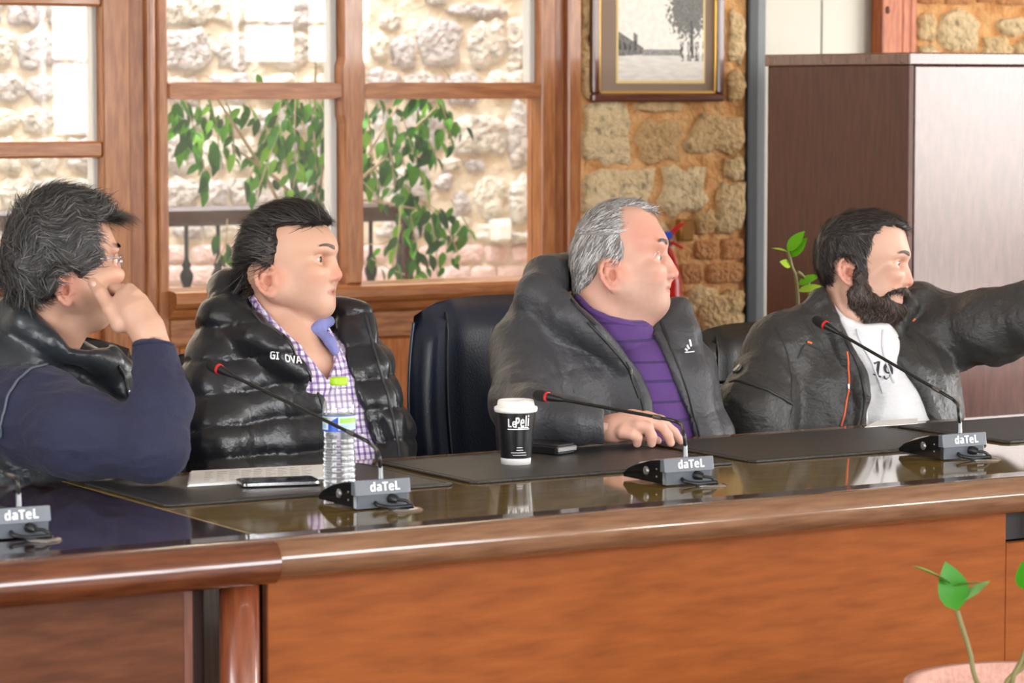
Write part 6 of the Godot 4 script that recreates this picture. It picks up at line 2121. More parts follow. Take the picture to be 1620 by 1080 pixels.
	var PD := {back = [1298, 400], crown = [1360, 336], fore = [1428, 366], brow = [1435, 404], nas = [1431, 420], tip = [1442, 446], base = [1431, 452], ul = [1427, 463], mouth = [1426, 469], ll = [1424, 476], chin = [1420, 492], chb = [1405, 502], eye = [1416, 417], ear = [1342, 429], earh = 43.0, nape = [1311, 448], gaze = 0.1}
	var fD := D.field()
	head(D, fD, PD, 0.94)
	D.c(fD, [1345, 462, -0.01, 39], [1345, 560, -0.02, 50], 0.014)
	D.c(fD, [1380, 488, 0.0, 22], [1372, 560, 0.02, 32], 0.03)
	jobs.append(job(D, fD, 1280, 315, 1460, 590, -0.13, 0.13, 0.0025))
	var hairD := D.field()
	hairD.base = fD
	hairD.grow = hair_grow(D, [[1270, 420], [1280, 330], [1360, 300], [1450, 335], [1440, 372], [1430, 366], [1415, 358], [1397, 360], [1388, 376], [1384, 390], [1378, 404], [1377, 440], [1364, 440], [1361, 420], [1352, 410], [1338, 407], [1328, 414], [1328, 432], [1322, 448], [1304, 452], [1280, 440]], 0.0075, 0.005, 0.0035, 34)
	jobs.append(job(D, hairD, 1282, 315, 1450, 465, -0.13, 0.13, 0.004))
	var beardD := D.field()
	beardD.base = fD
	beardD.grow = hair_grow(D, [[1360, 425], [1378, 425], [1378, 448], [1386, 462], [1398, 470], [1406, 466], [1416, 459], [1430, 455], [1440, 460], [1436, 466], [1424, 464], [1413, 466], [1411, 472], [1420, 480], [1440, 482], [1440, 530], [1390, 530], [1350, 486], [1348, 462], [1358, 452]], 0.0075, 0.005, 0.004, 35)
	jobs.append(job(D, beardD, 1338, 420, 1452, 525, -0.12, 0.12, 0.0036))
	var torD := [[[1290, 620, -0.01, 92], [1285, 770, 0.0, 94], 0.05], [[1420, 620, -0.04, 92], [1430, 770, 0.0, 94], 0.05], [[1236, 552, 0.03, 56], [1330, 515, -0.03, 50], 0.04], [[1350, 520, -0.06, 48], [1445, 530, -0.12, 54], 0.04], [[1450, 560, -0.09, 50], [1480, 700, -0.02, 44], 0.04], [[1480, 700, -0.02, 44], [1490, 760, -0.01, 44], 0.04]]
	var armD := [[[1222, 580, 0.05, 54], [1196, 650, 0.13, 56], 0.03], [[1196, 650, 0.13, 56], [1210, 720, 0.15, 50], 0.03], [[1210, 722, 0.15, 46], [1330, 770, 0.22, 32], 0.03]]
	var armD2 := [[[1458, 500, -0.14, 52], [1500, 525, -0.10, 54], 0.04], [[1500, 525, -0.10, 54], [1570, 516, -0.03, 56], 0.04], [[1570, 516, -0.03, 56], [1630, 500, 0.02, 50], 0.03], [[1630, 500, 0.02, 50], [1760, 470, 0.08, 32], 0.03]]
	var jD := D.field()
	prims(D, jD, torD)
	prims(D, jD, armD)
	prims(D, jD, armD2)
	D.chain(jD, [[1306, 470, -0.05, 16], [1300, 480, 0.03, 17], [1318, 512, 0.06, 17], [1346, 556, 0.085, 15], [1370, 610, 0.10, 14], [1368, 690, 0.11, 14]], 0.025)
	D.chain(jD, [[1404, 530, 0.02, 14], [1418, 508, 0.0, 15], [1436, 484, -0.03, 14], [1440, 478, -0.08, 12]], 0.02)
	D.chain(jD, [[1404, 530, 0.02, 14], [1440, 590, 0.05, 20], [1470, 660, 0.06, 18]], 0.03)
	D.c(jD, [1452, 478, -0.10, 30], [1470, 500, -0.12, 40], 0.03)
	D.cut(jD, [[1306, 440], [1312, 476], [1330, 512], [1356, 556], [1370, 590], [1374, 630], [1364, 690], [1358, 760], [1490, 760], [1484, 690], [1466, 644], [1440, 600], [1416, 566], [1400, 538], [1408, 512], [1424, 484], [1426, 440]], -0.045, 0.012)
	jobs.append(job(D, jD, 1120, 430, 1790, 860, -0.24, 0.50, 0.0062))
	var hoD := D.field()
	prims(D, hoD, [[[1300, 620, -0.01, 76], [1290, 800, 0.0, 84], 0.05], [[1405, 610, -0.02, 82], [1425, 800, 0.04, 92], 0.05], [[1330, 550, 0.0, 54], [1410, 570, -0.02, 54], 0.04], [[1350, 550, 0.0, 50], [1380, 555, 0.02, 40], 0.04], [[1390, 650, 0.055, 44], [1450, 665, 0.05, 40], 0.02]])
	D.chain(hoD, [[1312, 480, 0.03, 8], [1334, 506, 0.06, 9], [1366, 522, 0.07, 9], [1398, 520, 0.05, 9]], 0.02)
	D.cut(hoD, [[1300, 430], [1314, 474], [1336, 500], [1368, 514], [1400, 512], [1420, 500], [1420, 430]], -0.3, 0.006)
	hoD.inside = jD
	hoD.also = D.field()
	prims(D, hoD.also, [[[1345, 450, 0.0, 46], [1370, 560, 0.02, 58]]])
	jobs.append(job(D, hoD, 1220, 460, 1530, 810, -0.16, 0.2, 0.006))
	var iD := D.field()
	prims(D, iD, torD, 0.04)
	prims(D, iD, armD, 0.02)
	prims(D, iD, armD2, 0.02)
	jobs.append(job(D, iD, 1130, 470, 1790, 880, -0.24, 0.50, 0.016))
	# hands that the photo does not show
	var extra := []
	for q in [[A, [230, 800, 0.05], [0.5, -0.4, 0.6], true, false], [B, [444, 834, 0.28], [0.8, -0.1, 0.4], false, false], [B, [536, 832, 0.2], [-0.8, -0.1, 0.4], true, false], [C, [1036, 850, 0.23], [-0.8, -0.1, 0.4], true, false], [D, [1335, 772, 0.225], [0.8, -0.2, 0.3], false, false], [D, [1770, 468, 0.085], [0.97, 0.15, 0.2], true, true]]:
		var g: Figure = q[0]
		var f := g.field()
		var w := g.J(q[1][0], q[1][1], q[1][2])
		spare_hand(f, w, Vector3(q[2][0], q[2][1], q[2][2]), Vector3(0, -1, 0.1), q[3], q[4])
		extra.append(jobs.size())
		jobs.append([f, w - Vector3.ONE * 0.21, w + Vector3.ONE * 0.21, 0.005])
	# trousers
	var legs_at := jobs.size()
	for g: Figure in figs:
		var f := g.field()
		var hip := Vector3(g.O.x + 0.02, 0.535, g.O.z)
		seated_legs(g, f, hip, 0.15, 1.0)
		var c := CB.inverse() * (hip + Vector3(0, -0.24, 0.2) - g.O)
		jobs.append([f, c - Vector3(0.45, 0.45, 0.45), c + Vector3(0.45, 0.45, 0.45), 0.016])
	var R := run_jobs(jobs)
	# ===== build the meshes =====
	var skin := plain(Color.WHITE, 0.52)
	skin.vertex_color_use_as_albedo = true
	skin.subsurf_scatter_enabled = true
	skin.subsurf_scatter_strength = 0.08
	var strandm := plain(Color.WHITE, 0.5)
	strandm.vertex_color_use_as_albedo = true
	var tone := hexc(226, 176, 150)
	# man one: jobs 0 head, 1 hand, 2 hair, 3 gilet, 4 sleeves, 5 inner
	A.put(A.root, "body", A.mesh([R[0], R[1], R[5], R[extra[0]]], skin_color(A, PA, hexc(212, 166, 142), 0.15, 1.04)), skin)
	eyes(A, PA, 1.04, hexc(70, 44, 28))
	var hm := A.put(A.root, "hair", A.mesh([R[2]]), plain(hexc(62, 60, 60), 0.6))
	var sm := A.put(hm, "strands", strands(A, R[2], 5600, 0.032, 0.0016, 0.013, func(q: Vector3) -> Vector3: return Vector3(0.5 + q.y * 3.0 + 0.5 * sin(q.y * 80.0), 0.2 - 5.0 * maxf(0.0, 0.06 - q.y) + 0.7 * sin(q.x * 70.0 + q.y * 30.0), 0.4 * sin(q.x * 50.0)), [hexc(46, 44, 43), hexc(60, 58, 57), hexc(78, 76, 75), hexc(40, 38, 38), hexc(104, 102, 101)], 1, hairA.grow), strandm)
	sm.set_meta("kind", "stuff")
	A.put(hm, "forelock", strands(A, front_lock(A, [[150, 338], [170, 336], [184, 336]], 0.06), 700, 0.05, 0.0019, 0.012, func(_q: Vector3) -> Vector3: return Vector3(1.0, 0.12, 0.0), [hexc(50, 48, 48), hexc(70, 68, 68), hexc(96, 94, 94)], 2), strandm).set_meta("kind", "stuff")
	A.put(A.root, "eyebrow", eyebrow(A, fA, PA, 1.04, [hexc(34, 30, 28), hexc(50, 46, 44)], 0.003, 3), strandm)
	var dg := puff(0.085, 0.007, 0.55, 0.02, 0.0035, 41)
	var gm := A.put(A.root, "gilet", A.mesh([R[3]], null, dg), cloth_mat(hexc(42, 46, 51), 0.33, 0.10, 4.0, 201, 0.2))
	A.put(gm, "zip", A.line(fgA, dg, [[186, 578], [198, 600], [204, 628], [206, 650]], 0.0035, 0.001), plain(hexc(28, 30, 32), 0.4))
	A.put(gm, "zip_pull", A.line(fgA, dg, [[203, 618], [205, 630]], 0.0025, 0.003), plain(hexc(180, 180, 180), 0.3, 0.9))
	var dn := folds(42, 0.004, 9.0, 16.0)
	var sl := A.put(A.root, "sweater", A.mesh([R[4]], null, dn), cloth_mat(hexc(36, 38, 64), 0.85, 0.12, 9.0, 202, 0.35))
	A.put(sl, "cuff_band", A.line(fsA, dn, [[209, 546], [225, 543], [243, 542], [260, 543], [272, 546]], 0.002, 0.0), plain(hexc(36, 38, 64), 0.9))
	A.put(gm, "armhole_seam", A.line(fsA, dn, [[4, 690], [8, 650], [24, 612], [52, 586], [88, 578], [120, 592]], 0.0028, 0.0035), plain(hexc(84, 92, 104), 0.5))
	glasses(A, PA)
	var tn := A.hit(hA, 147.0, 448.0)
	var ng := hA.grad(tn)
	var along := (A.J(147, 447, 0.095) - A.J(160, 464, 0.115)).normalized()
	along = (along - ng * along.dot(ng)).normalized()
	var nail := A.put(A.root, "thumbnail", lathe([Vector2(0, 0.0016), Vector2(0.0034, 0.0012), Vector2(0.0056, 0.0), Vector2(0.0058, -0.0012)], 16), plain(hexc(226, 186, 172), 0.25))
	nail.transform = Transform3D(Basis(CB * along.cross(ng), CB * ng, CB * -along) * Basis.from_scale(Vector3(0.95, 1.0, 1.3)), A.L(tn))
	# man two: 6 head, 7 hair, 8 jacket, 9 shirt, 10 collar, 11 inner
	B.put(B.root, "body", B.mesh([R[6], R[11], R[extra[1]], R[extra[2]]], skin_color(B, PB, hexc(212, 166, 142), 0.14, 0.98)), skin)
	eyes(B, PB, 0.98, hexc(66, 46, 34))
	hm = B.put(B.root, "hair", B.mesh([R[7]]), plain(hexc(30, 27, 26), 0.42))
	B.put(hm, "strands", strands(B, R[7], 4200, 0.045, 0.0017, 0.003, func(q: Vector3) -> Vector3: return Vector3(-1.0 + clampf(-(q.x + 0.02) * 16.0, 0.0, 0.9), 0.25 - 4.0 * maxf(0.0, 0.09 - q.y) - clampf(-(q.x + 0.02) * 14.0, 0.0, 1.3), 0.0), [hexc(30, 27, 26), hexc(42, 37, 35), hexc(62, 56, 54), hexc(22, 20, 20)], 5, hairB.grow), strandm).set_meta("kind", "stuff")
	B.put(hm, "quiff", strands(B, front_lock(B, [[486, 334], [502, 341], [513, 350]], 0.055), 700, 0.032, 0.0018, 0.012, func(q: Vector3) -> Vector3: return Vector3(0.8, 0.35 * sin(q.z * 120.0), 0.2 * sin(q.z * 160.0)), [hexc(26, 24, 24), hexc(44, 40, 38), hexc(70, 66, 66)], 6), strandm).set_meta("kind", "stuff")
	B.put(B.root, "eyebrow", eyebrow(B, fB, PB, 0.98, [hexc(96, 74, 60), hexc(120, 96, 80)], 0.002, 7), strandm)
	var db := puff(0.066, 0.010, -0.10, 0.013, 0.0035, 43)
	var jm := B.put(B.root, "quilted_jacket", B.mesh([R[8]], null, db), cloth_mat(hexc(34, 35, 39), 0.3, 0.10, 4.0, 203, 0.15))
	B.put(jm, "zip_edge", B.line(jB, db, [[446, 530], [470, 560], [494, 602], [512, 650], [516, 700], [510, 740]], 0.003, -0.001), plain(hexc(20, 20, 22), 0.4))
	B.put(jm, "zip_edge", B.line(jB, db, [[578, 498], [594, 560], [612, 620], [626, 680], [632, 724]], 0.0032, 0.0), plain(hexc(44, 46, 50), 0.45))
	B.put(jm, "hood_seam", B.line(jB, db, [[392, 462], [398, 490], [420, 512], [446, 532]], 0.0028, 0.0), plain(hexc(52, 54, 58), 0.4))
	var wt := plain(hexc(240, 240, 242), 0.5)
	var up := 1.0 / B.k
	B.put(jm, "lettering", B.text(jB, db, lettering("GI", 0.023), 434, 562, Vector2(up * 0.8, up * 0.08), Vector2(0, up * 0.9)), wt)
	B.put(jm, "lettering", B.text(jB, db, lettering("OVA", 0.023), 463, 568, Vector2(up * 0.72, up * 0.12), Vector2(0, up * 0.9)), wt)
	var chk := Image.create(64, 64, false, Image.FORMAT_RGBA8)
	chk.fill(hexc(236, 232, 240))
	for i in 4:
		for y in 64:
			for x in 64:
				if (x + 2) % 16 < 6: chk.set_pixel(x, y, hexc(150, 122, 176).lerp(hexc(96, 74, 130), 1.0 if (y + 2) % 16 < 6 else 0.0))
				elif (y + 2) % 16 < 6: chk.set_pixel(x, y, hexc(170, 146, 192))
		break
	var cm := plain(Color.WHITE, 0.8)
	cm.albedo_texture = ImageTexture.create_from_image(chk)
	cm.uv1_triplanar = true
	cm.uv1_scale = Vector3.ONE * 19.0
	var ds := folds(44, 0.003, 14.0, 9.0)
	var sb := B.put(B.root, "shirt", B.mesh([R[9]], null, ds), cm)
	B.put(sb, "collar", B.mesh([R[10]]), cloth_mat(hexc(126, 130, 186), 0.8, 0.1, 9.0, 204))
	var pm := plain(hexc(225, 222, 230), 0.3)
	for q in [[548, 600], [562, 640], [572, 690]]:
		var p := B.L(B.on(shB, ds, q[0], q[1], 0.001))
		var bt := B.put(sb, "button", lathe([Vector2(0, 0.001), Vector2(0.004, 0.0015), Vector2(0.005, 0.0005), Vector2(0.005, -0.001)], 10), pm)
		bt.transform = Transform3D(Basis(CB * Vector3(1, 0, 0), CB * Vector3(0, 0, 1), CB * Vector3(0, -1, 0)), p)
	# man three: 12 head, 13 hair, 14 jacket, 15 sweater, 16 hand, 17 inner
	C.put(C.root, "body", C.mesh([R[12], R[16], R[17], R[extra[3]]], skin_color(C, PC, hexc(212, 164, 144), 0.35, 0.97)), skin)
	eyes(C, PC, 0.97, hexc(110, 124, 132))
	hm = C.put(C.root, "hair", C.mesh([R[13]]), plain(hexc(146, 142, 140), 0.6))
	C.put(hm, "strands", strands(C, R[13], 5200, 0.024, 0.0015, 0.002, func(q: Vector3) -> Vector3: return Vector3(-0.55, -0.9 - 3.0 * maxf(0.0, 0.05 - q.y), 0.0) if q.y < 0.085 else Vector3(0.8, 0.1, 0.3), [hexc(140, 136, 134), hexc(190, 188, 186), hexc(112, 104, 100), hexc(220, 220, 220)], 9, hairC.grow), strandm).set_meta("kind", "stuff")
	C.put(C.root, "eyebrow", eyebrow(C, fC, PC, 0.97, [hexc(92, 84, 80), hexc(132, 122, 116)], 0.0028, 10), strandm)
	var dc := puff(0.15, 0.007, -0.2, 0.012, 0.005, 45, 0.4)
	jm = C.put(C.root, "jacket", C.mesh([R[14]], null, dc), cloth_mat(hexc(60, 60, 64), 0.5, 0.2, 6.0, 205, 0.2))
	C.put(jm, "zip_edge", C.line(jC, dc, [[930, 510], [962, 544], [992, 580], [1012, 622], [1022, 668], [1024, 700]], 0.0036, -0.001), plain(hexc(34, 34, 36), 0.5))
	C.put(jm, "zip_edge", C.line(jC, dc, [[1046, 510], [1062, 552], [1084, 608], [1102, 668], [1108, 692]], 0.0036, 0.0), plain(hexc(40, 40, 42), 0.5))
	C.put(jm, "hood_seam", C.line(jC, dc, [[902, 448], [908, 476], [926, 500], [942, 514]], 0.003, 0.0), plain(hexc(30, 30, 32), 0.5))
	C.put(jm, "chest_seam", C.line(jC, dc, [[905, 564], [940, 562], [980, 566]], 0.002, -0.001), plain(hexc(44, 44, 47), 0.6))
	C.put(jm, "pocket_zip", C.line(jC, dc, [[992, 572], [998, 592], [1006, 614], [1012, 630]], 0.0042, -0.001), plain(hexc(26, 26, 28), 0.4))
	C.put(jm, "zip_pull", C.line(jC, dc, [[996, 580], [998, 590]], 0.0036, 0.003), plain(hexc(210, 210, 210), 0.25, 0.9))
	var fp := lettering("I", 0.01)
	# three slanted bars of the emblem, and the word under it
	for q in [[1086, 552, 5.0], [1089, 549, 8.0], [1092, 545, 12.0]]:
		C.put(jm, "emblem_bar", C.line(jC, dc, [[q[0] - 1.5, q[1] - q[2] + 4], [q[0] + 2.0, q[1] + 2]], 0.0024, 0.001, 2), wt)
	C.put(jm, "emblem_bar", C.line(jC, dc, [[1084, 557], [1098, 556]], 0.0016, 0.001, 2), wt)
	var st := Image.create(8, 64, false, Image.FORMAT_RGBA8)
	st.fill(hexc(86, 54, 116))
	st.fill_rect(Rect2i(0, 10, 8, 4), hexc(58, 40, 88))
	st.fill_rect(Rect2i(0, 40, 8, 5), hexc(60, 42, 90))
	var sw := plain(Color.WHITE, 0.9)
	sw.albedo_texture = ImageTexture.create_from_image(st)
	sw.uv1_triplanar = true
	sw.uv1_triplanar_sharpness = 20.0
	sw.uv1_scale = Vector3(12, 12, 12)
	sw.rim_enabled = true
	sw.rim = 0.3
	var swm := C.put(C.root, "sweater", C.mesh([R[15]], null, folds(46, 0.003, 10.0, 8.0)), sw)
	C.put(swm, "neckband", C.line(swC, null, [[918, 478], [936, 494], [966, 506], [1000, 513], [1024, 514]], 0.005, -0.002), plain(hexc(88, 56, 120), 0.9))
	# man four: 18 head, 19 hair, 20 beard, 21 jacket, 22 hoodie, 23 inner
	D.put(D.root, "body", D.mesh([R[18], R[23], R[extra[4]], R[extra[5]]], skin_color(D, PD, hexc(214, 170, 148), 0.12, 0.94)), skin)
	eyes(D, PD, 0.94, hexc(60, 42, 30))
	hm = D.put(D.root, "hair", D.mesh([R[19]]), plain(hexc(40, 36, 34), 0.55))
	D.put(hm, "strands", strands(D, R[19], 5000, 0.02, 0.0015, 0.004, func(q: Vector3) -> Vector3: return Vector3(0.4, -0.8, 0.2 * sin(q.x * 90.0)) if q.y < 0.08 else Vector3(0.9, 0.0, 0.3 * sin(q.x * 120.0)), [hexc(34, 30, 29), hexc(56, 50, 47), hexc(84, 76, 72), hexc(28, 25, 24)], 12, hairD.grow), strandm).set_meta("kind", "stuff")
	var bm := D.put(D.root, "beard", D.mesh([R[20]]), plain(hexc(62, 50, 44), 0.6))
	D.put(bm, "strands", strands(D, R[20], 3800, 0.014, 0.0012, 0.004, func(q: Vector3) -> Vector3: return Vector3(0.5 * sin(q.y * 200.0), -0.8, 0.3 * sin(q.x * 180.0)), [hexc(46, 38, 34), hexc(74, 60, 52), hexc(110, 92, 80), hexc(36, 30, 28)], 13, beardD.grow), strandm).set_meta("kind", "stuff")
	D.put(D.root, "eyebrow", eyebrow(D, fD, PD, 0.94, [hexc(70, 54, 46), hexc(96, 76, 66)], 0.0026, 14), strandm)
	var dd := folds(47, 0.007, 8.0, 5.0)
	jm = D.put(D.root, "jacket", D.mesh([R[21]], null, dd), cloth_mat(hexc(50, 49, 48), 0.48, 0.25, 6.0, 206, 0.2))
	D.put(jm, "zip_edge", D.line(jD, dd, [[1330, 524], [1352, 566], [1364, 600], [1368, 640], [1360, 688]], 0.0036, -0.001), plain(hexc(28, 28, 30), 0.5))
	D.put(jm, "orange_zip", D.line(jD, dd, [[1341, 556], [1344, 580], [1343, 610], [1337, 640], [1330, 674]], 0.0026, 0.0008), plain(hexc(206, 92, 56), 0.5))
	D.put(jm, "zip_pull", D.line(jD, dd, [[1341, 608], [1341, 615]], 0.004, 0.002), plain(hexc(210, 205, 200), 0.25, 0.9))
	D.put(jm, "orange_tab", D.line(jD, dd, [[1277, 541], [1284, 543]], 0.0028, 0.001), plain(hexc(226, 120, 70), 0.6))
	D.put(jm, "orange_tab", D.line(jD, dd, [[1443, 508], [1447, 504]], 0.0028, 0.001), plain(hexc(226, 120, 70), 0.6))
	D.put(jm, "pocket_flap", D.line(jD, dd, [[1262, 566], [1274, 545], [1292, 552], [1306, 566]], 0.003, -0.001), plain(hexc(40, 40, 40), 0.6))
	D.put(jm, "sleeve_strap", D.line(jD, dd, [[1138, 604], [1180, 606], [1220, 622], [1250, 640]], 0.004, 0.0), plain(hexc(44, 44, 44), 0.5))
	D.put(jm, "shoulder_seam", D.line(jD, dd, [[1226, 520], [1246, 560], [1250, 610], [1250, 660]], 0.0026, -0.001), plain(hexc(40, 40, 40), 0.6))
	var bp := D.on(jD, dd, 1168, 584, 0.0)
	var bg := jD.grad(bp)
	var bd := D.put(jm, "sleeve_badge", lathe([Vector2(0, 0.003), Vector2(0.010, 0.0025), Vector2(0.0125, 0.0015), Vector2(0.013, -0.002)], 18), plain(hexc(120, 122, 124), 0.25, 0.6))
	var by := (CB * bg).normalized()
	var bxv := by.cross(Vector3.UP).normalized()
	bd.transform = Transform3D(Basis(bxv, by, bxv.cross(by)), D.L(bp))
	for q in [[1421, 536], [1419, 548]]:
		var p := D.L(D.on(jD, dd, q[0], q[1], 0.001))
		D.put(jm, "press_stud", lathe([Vector2(0, 0.002), Vector2(0.0045, 0.0015), Vector2(0.005, -0.001)], 12), plain(hexc(30, 30, 32), 0.3)).transform = Transform3D(Basis(CB * Vector3(1, 0, 0), CB * Vector3(0, 0, 1), CB * Vector3(0, -1, 0)), p)
	var dh := folds(48, 0.0035, 9.0, 7.0)
	var hd := D.put(D.root, "hoodie", D.mesh([R[22]], null, dh), cloth_mat(hexc(226, 226, 228), 0.85, 0.12, 9.0, 207, 0.2))
	D.put(hd, "drawstring", D.line(hoD, dh, [[1356, 520], [1364, 546], [1378, 570], [1388, 596], [1397, 622]], 0.0026, 0.001), plain(hexc(206, 206, 210), 0.8))
	D.put(hd, "drawstring", D.line(hoD, dh, [[1396, 522], [1396, 550], [1404, 580], [1414, 606]], 0.0026, 0.001), plain(hexc(206, 206, 210), 0.8))
	var upd := 1.0 / D.k
	D.put(hd, "lettering", D.text(hoD, dh, lettering("19", 0.045, true, true), 1396, 585, Vector2(upd * 0.9, upd * 0.25), Vector2(upd * -0.15, upd)), plain(hexc(40, 44, 52), 0.7))
	# trousers and shoes
	for i in 4:
		var g: Figure = figs[i]
		g.put(g.root, "trousers", g.mesh([R[legs_at + i]]), plain([hexc(40, 42, 54), hexc(46, 48, 60), hexc(58, 58, 62), hexc(50, 56, 72)][i], 0.85))
		shoes(g, Vector3(g.O.x + 0.02, 0.535, g.O.z), 0.15)

# roots for a lock of hair standing off the forehead: points strewn about a line of pixels
func front_lock(g: Figure, pts: Array, half: float) -> Array:
	var r := RandomNumberGenerator.new()
	r.seed = 77
	var V := PackedVector3Array(); var N := PackedVector3Array()
	for i in 300:
		var t := r.randf() * (pts.size() - 1)
		var a: Array = pts[int(t)]
		var b: Array = pts[mini(int(t) + 1, pts.size() - 1)]
		var f := t - int(t)
		var l := r.randf_range(-half, half)
		var p := g.H(lerpf(a[0], b[0], f), lerpf(a[1], b[1], f))
		p += g.lat * l - g.fwd * (l * l * 5.0) + Vector3(0, r.randf_range(-0.006, 0.006) - l * l * 2.5, 0)
		V.append(p); N.append((Vector3(0, 1, 0) + g.fwd * 0.35 + g.lat * l * 8.0).normalized())
	return [V, N]

func glasses(g: Figure, P: Dictionary) -> void:
	var silver := plain(hexc(190, 192, 196), 0.25, 1.0)
	var t := thing("eyeglasses", "thin silver framed glasses worn by the man with his chin on his fist", "glasses", g.world(g.H(182, 414)))
	var Lp := func(p: Vector3) -> Vector3: return g.world(p) - t.position
	var eye: Vector2 = P.eyeu
	var fx := (P.browu as Vector2).x + 0.010
	var cy := eye.y + 0.000
	for s in [-1.0, 1.0]:
		var rim := []
		for i in 21:
			var a := TAU * i / 20.0
			var o := g.at(Vector2(fx - 0.006 * absf(cos(a) * 0.5 + 0.5), cy - 0.001 + sin(a) * 0.0145), s * (0.033 + cos(a) * 0.022))
			rim.append(Lp.call(o))
		part(t, "rim", tube(rim, 0.0009, 6, false), silver, false)
		var s2 := sth()
		var c: Vector3 = Lp.call(g.at(Vector2(fx - 0.003, cy - 0.001), s * 0.033))
		for i in 20: tri(s2, c, rim[i], rim[i + 1], CB * g.fwd)
		var gl := StandardMaterial3D.new()
		gl.transparency = BaseMaterial3D.TRANSPARENCY_ALPHA
		gl.albedo_color = Color(1, 1, 1, 0.05)
		gl.roughness = 0.0
		part(t, "lens", fin(s2), gl, false)
		var e := g.uv(118, 430, -0.08)
		var tm := [g.at(Vector2(fx - 0.005, cy + 0.006), s * 0.056), g.at(Vector2(fx - 0.012, cy + 0.006), s * 0.072), g.at(Vector2(fx - 0.05, cy + 0.002), s * 0.086), g.at(Vector2((P.earu as Vector2).x + 0.012, e.y + 0.002), s * 0.096)]
		var path := []
		for q in tm: path.append(Lp.call(q))
		part(t, "temple_arm", tube(smooth_path(path.slice(0, 3), 4), 0.0013, 8), silver, false)
		part(t, "temple_tip", tube([path[2], path[3], Lp.call(g.at(Vector2((P.earu as Vector2).x - 0.012, e.y - 0.004), s * 0.094))], 0.0019, 8), plain(hexc(30, 30, 32), 0.4), false)
	part(t, "bridge", tube([Lp.call(g.at(Vector2(fx - 0.003, cy + 0.003), -0.012)), Lp.call(g.at(Vector2(fx + 0.001, cy + 0.005), 0.0)), Lp.call(g.at(Vector2(fx - 0.003, cy + 0.003), 0.012))], 0.001, 6), silver, false)

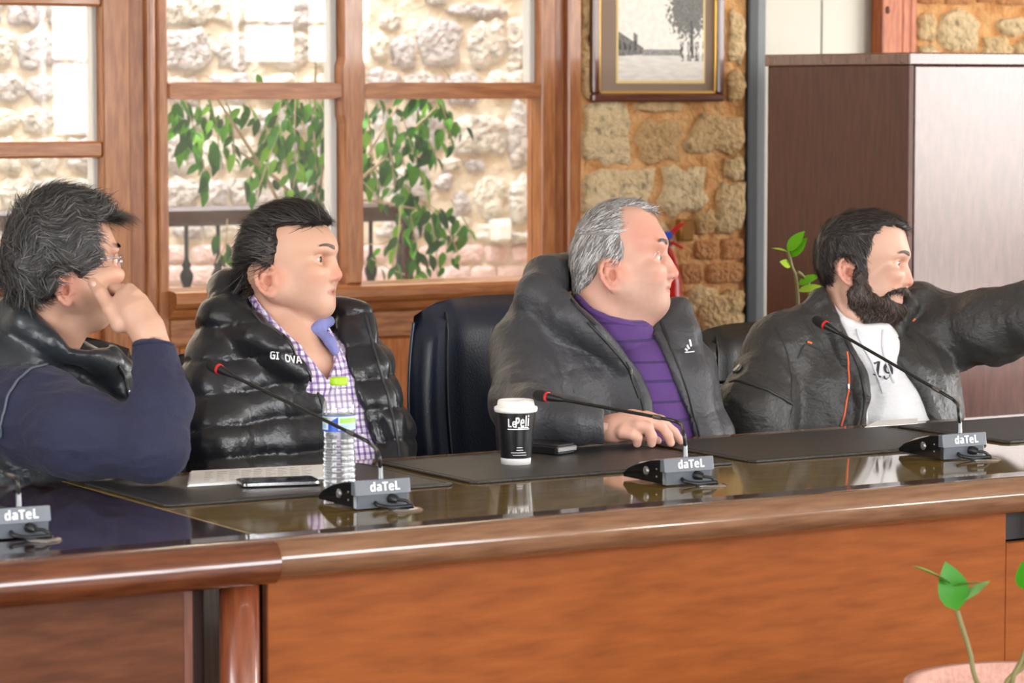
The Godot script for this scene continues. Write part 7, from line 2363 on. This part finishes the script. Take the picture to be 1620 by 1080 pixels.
# ---------- chairs ----------
func chairs() -> void:
	var specs := [
		["black leather chair of the man with glasses, mostly hidden behind him", on_z(30, 600, -5.88), hexc(30, 32, 36), 0.98, 0.0],
		["black leather chair of the man in the quilted jacket, one edge showing left of him", on_z(400, 600, -5.92), hexc(30, 32, 36), 0.93, 0.0],
		["dark blue leather chair with a tall rounded back behind the grey-haired man", on_z(800, 600, -5.90), hexc(30, 40, 62), 1.02, 0.0],
		["black leather chair of the bearded man, its left edge showing beside him", on_z(1216, 600, -5.92), hexc(26, 27, 30), 0.93, 0.0]]
	for q in specs:
		var b: Vector3 = q[1]
		b.y = 0
		var t := thing("office_chair", q[0], "chair", b, "padded leather chairs along the table")
		var lea := bumpy(plain(q[2], 0.36), 99, 0.06, 0.04, 5.0)
		var top: float = q[3]
		# back: a padded slab, curved round the sitter, with side bolsters
		var s := sth()
		s.set_smooth_group(0)
		var NX := 18; var NY := 14
		var F_ := func(u: float, v: float, side: float) -> Vector3:
			var hw := 0.265 * (0.86 + 0.14 * sin(v * PI * 0.9))
			var x := u * hw
			var edge := pow(absf(u), 6.0)
			var yy := 0.50 + (top - 0.50) * v - 0.035 * pow(absf(u), 3.0) * v - 0.02 * (1.0 - v) * u * u
			var th := 0.055 * sqrt(maxf(0.0, 1.0 - pow(absf(u), 8.0))) * sqrt(maxf(0.0, 1.0 - pow(absf(v * 2.0 - 1.0), 10.0)))
			var groove := 0.008 * exp(-pow((absf(u) - 0.66) / 0.035, 2.0)) * (1.0 if side > 0 else 0.0)
			return Vector3(x, yy, 0.06 * u * u - 0.05 * v + side * th - groove)
		for sd in [-1.0, 1.0]:
			for i in NX:
				for j in NY:
					var u0 := -1.0 + 2.0 * i / NX; var u1 := -1.0 + 2.0 * (i + 1) / NX
					var v0 := float(j) / NY; var v1 := float(j + 1) / NY
					quad(s, F_.call(u0, v0, sd), F_.call(u1, v0, sd), F_.call(u1, v1, sd), F_.call(u0, v1, sd), Vector3(0, 0, sd))
		var bk := part(t, "backrest", fin(s), lea, false)
		for sg in [-1.0, 1.0]:
			var pth := []
			for j in 13: pth.append(F_.call(sg * 0.66, j / 13.0 + 0.04, 1.0) + Vector3(0, 0, 0.001))
			part(bk, "seam", tube(pth, 0.003, 6), plain((q[2] as Color).darkened(0.3), 0.4), false)
			var pe := []
			for j in 14: pe.append(F_.call(sg * 0.995, j / 13.0 * 0.94 + 0.03, 0.0))
			part(bk, "piping", tube(pe, 0.004, 6), plain((q[2] as Color).lightened(0.12), 0.3), false)
		part(t, "seat", slab(rounded_rect(0.5, 0.48, 0.08, 6), 0.36, 0.44, 0.025, Transform3D(Basis(Vector3.RIGHT, -PI / 2), Vector3(0, 0, 0.24))), lea, false)
		var blk := plain(hexc(26, 26, 28), 0.4)
		part(t, "back_stem", tube([Vector3(0, 0.33, 0.1), Vector3(0, 0.33, -0.06), Vector3(0, 0.55, -0.07)], 0.022, 8), blk, false)
		part(t, "gas_lift", lathe([Vector2(0, 0.08), Vector2(0.03, 0.08), Vector2(0.03, 0.24), Vector2(0.018, 0.24), Vector2(0.018, 0.36), Vector2(0, 0.36)], 14, Vector3(0, 0, 0.24)), blk, false)
		for i in 5:
			var a := TAU * i / 5.0 + 0.3
			var d := Vector3(cos(a), 0, sin(a))
			part(t, "base_arm", tube([Vector3(0, 0.11, 0.24), Vector3(0, 0.07, 0.24) + d * 0.24], [0.026, 0.016], 8), blk, false)
			part(t, "castor", lathe([Vector2(0, 0.0), Vector2(0.016, 0.004), Vector2(0.024, 0.026), Vector2(0.016, 0.05), Vector2(0, 0.055)], 10, Vector3(0, 0, 0.24) + d * 0.24), blk, false)

func _ready() -> void:
	setup()
	room()
	stone_walls()
	glazing()
	steel_door()
	table()
	cabinet()
	railing()
	picture()
	wall_fittings()
	ficus()
	chairs()
	people()
	desk_things()
	microphones()
	bottle()
	cup()
	potted_plants()
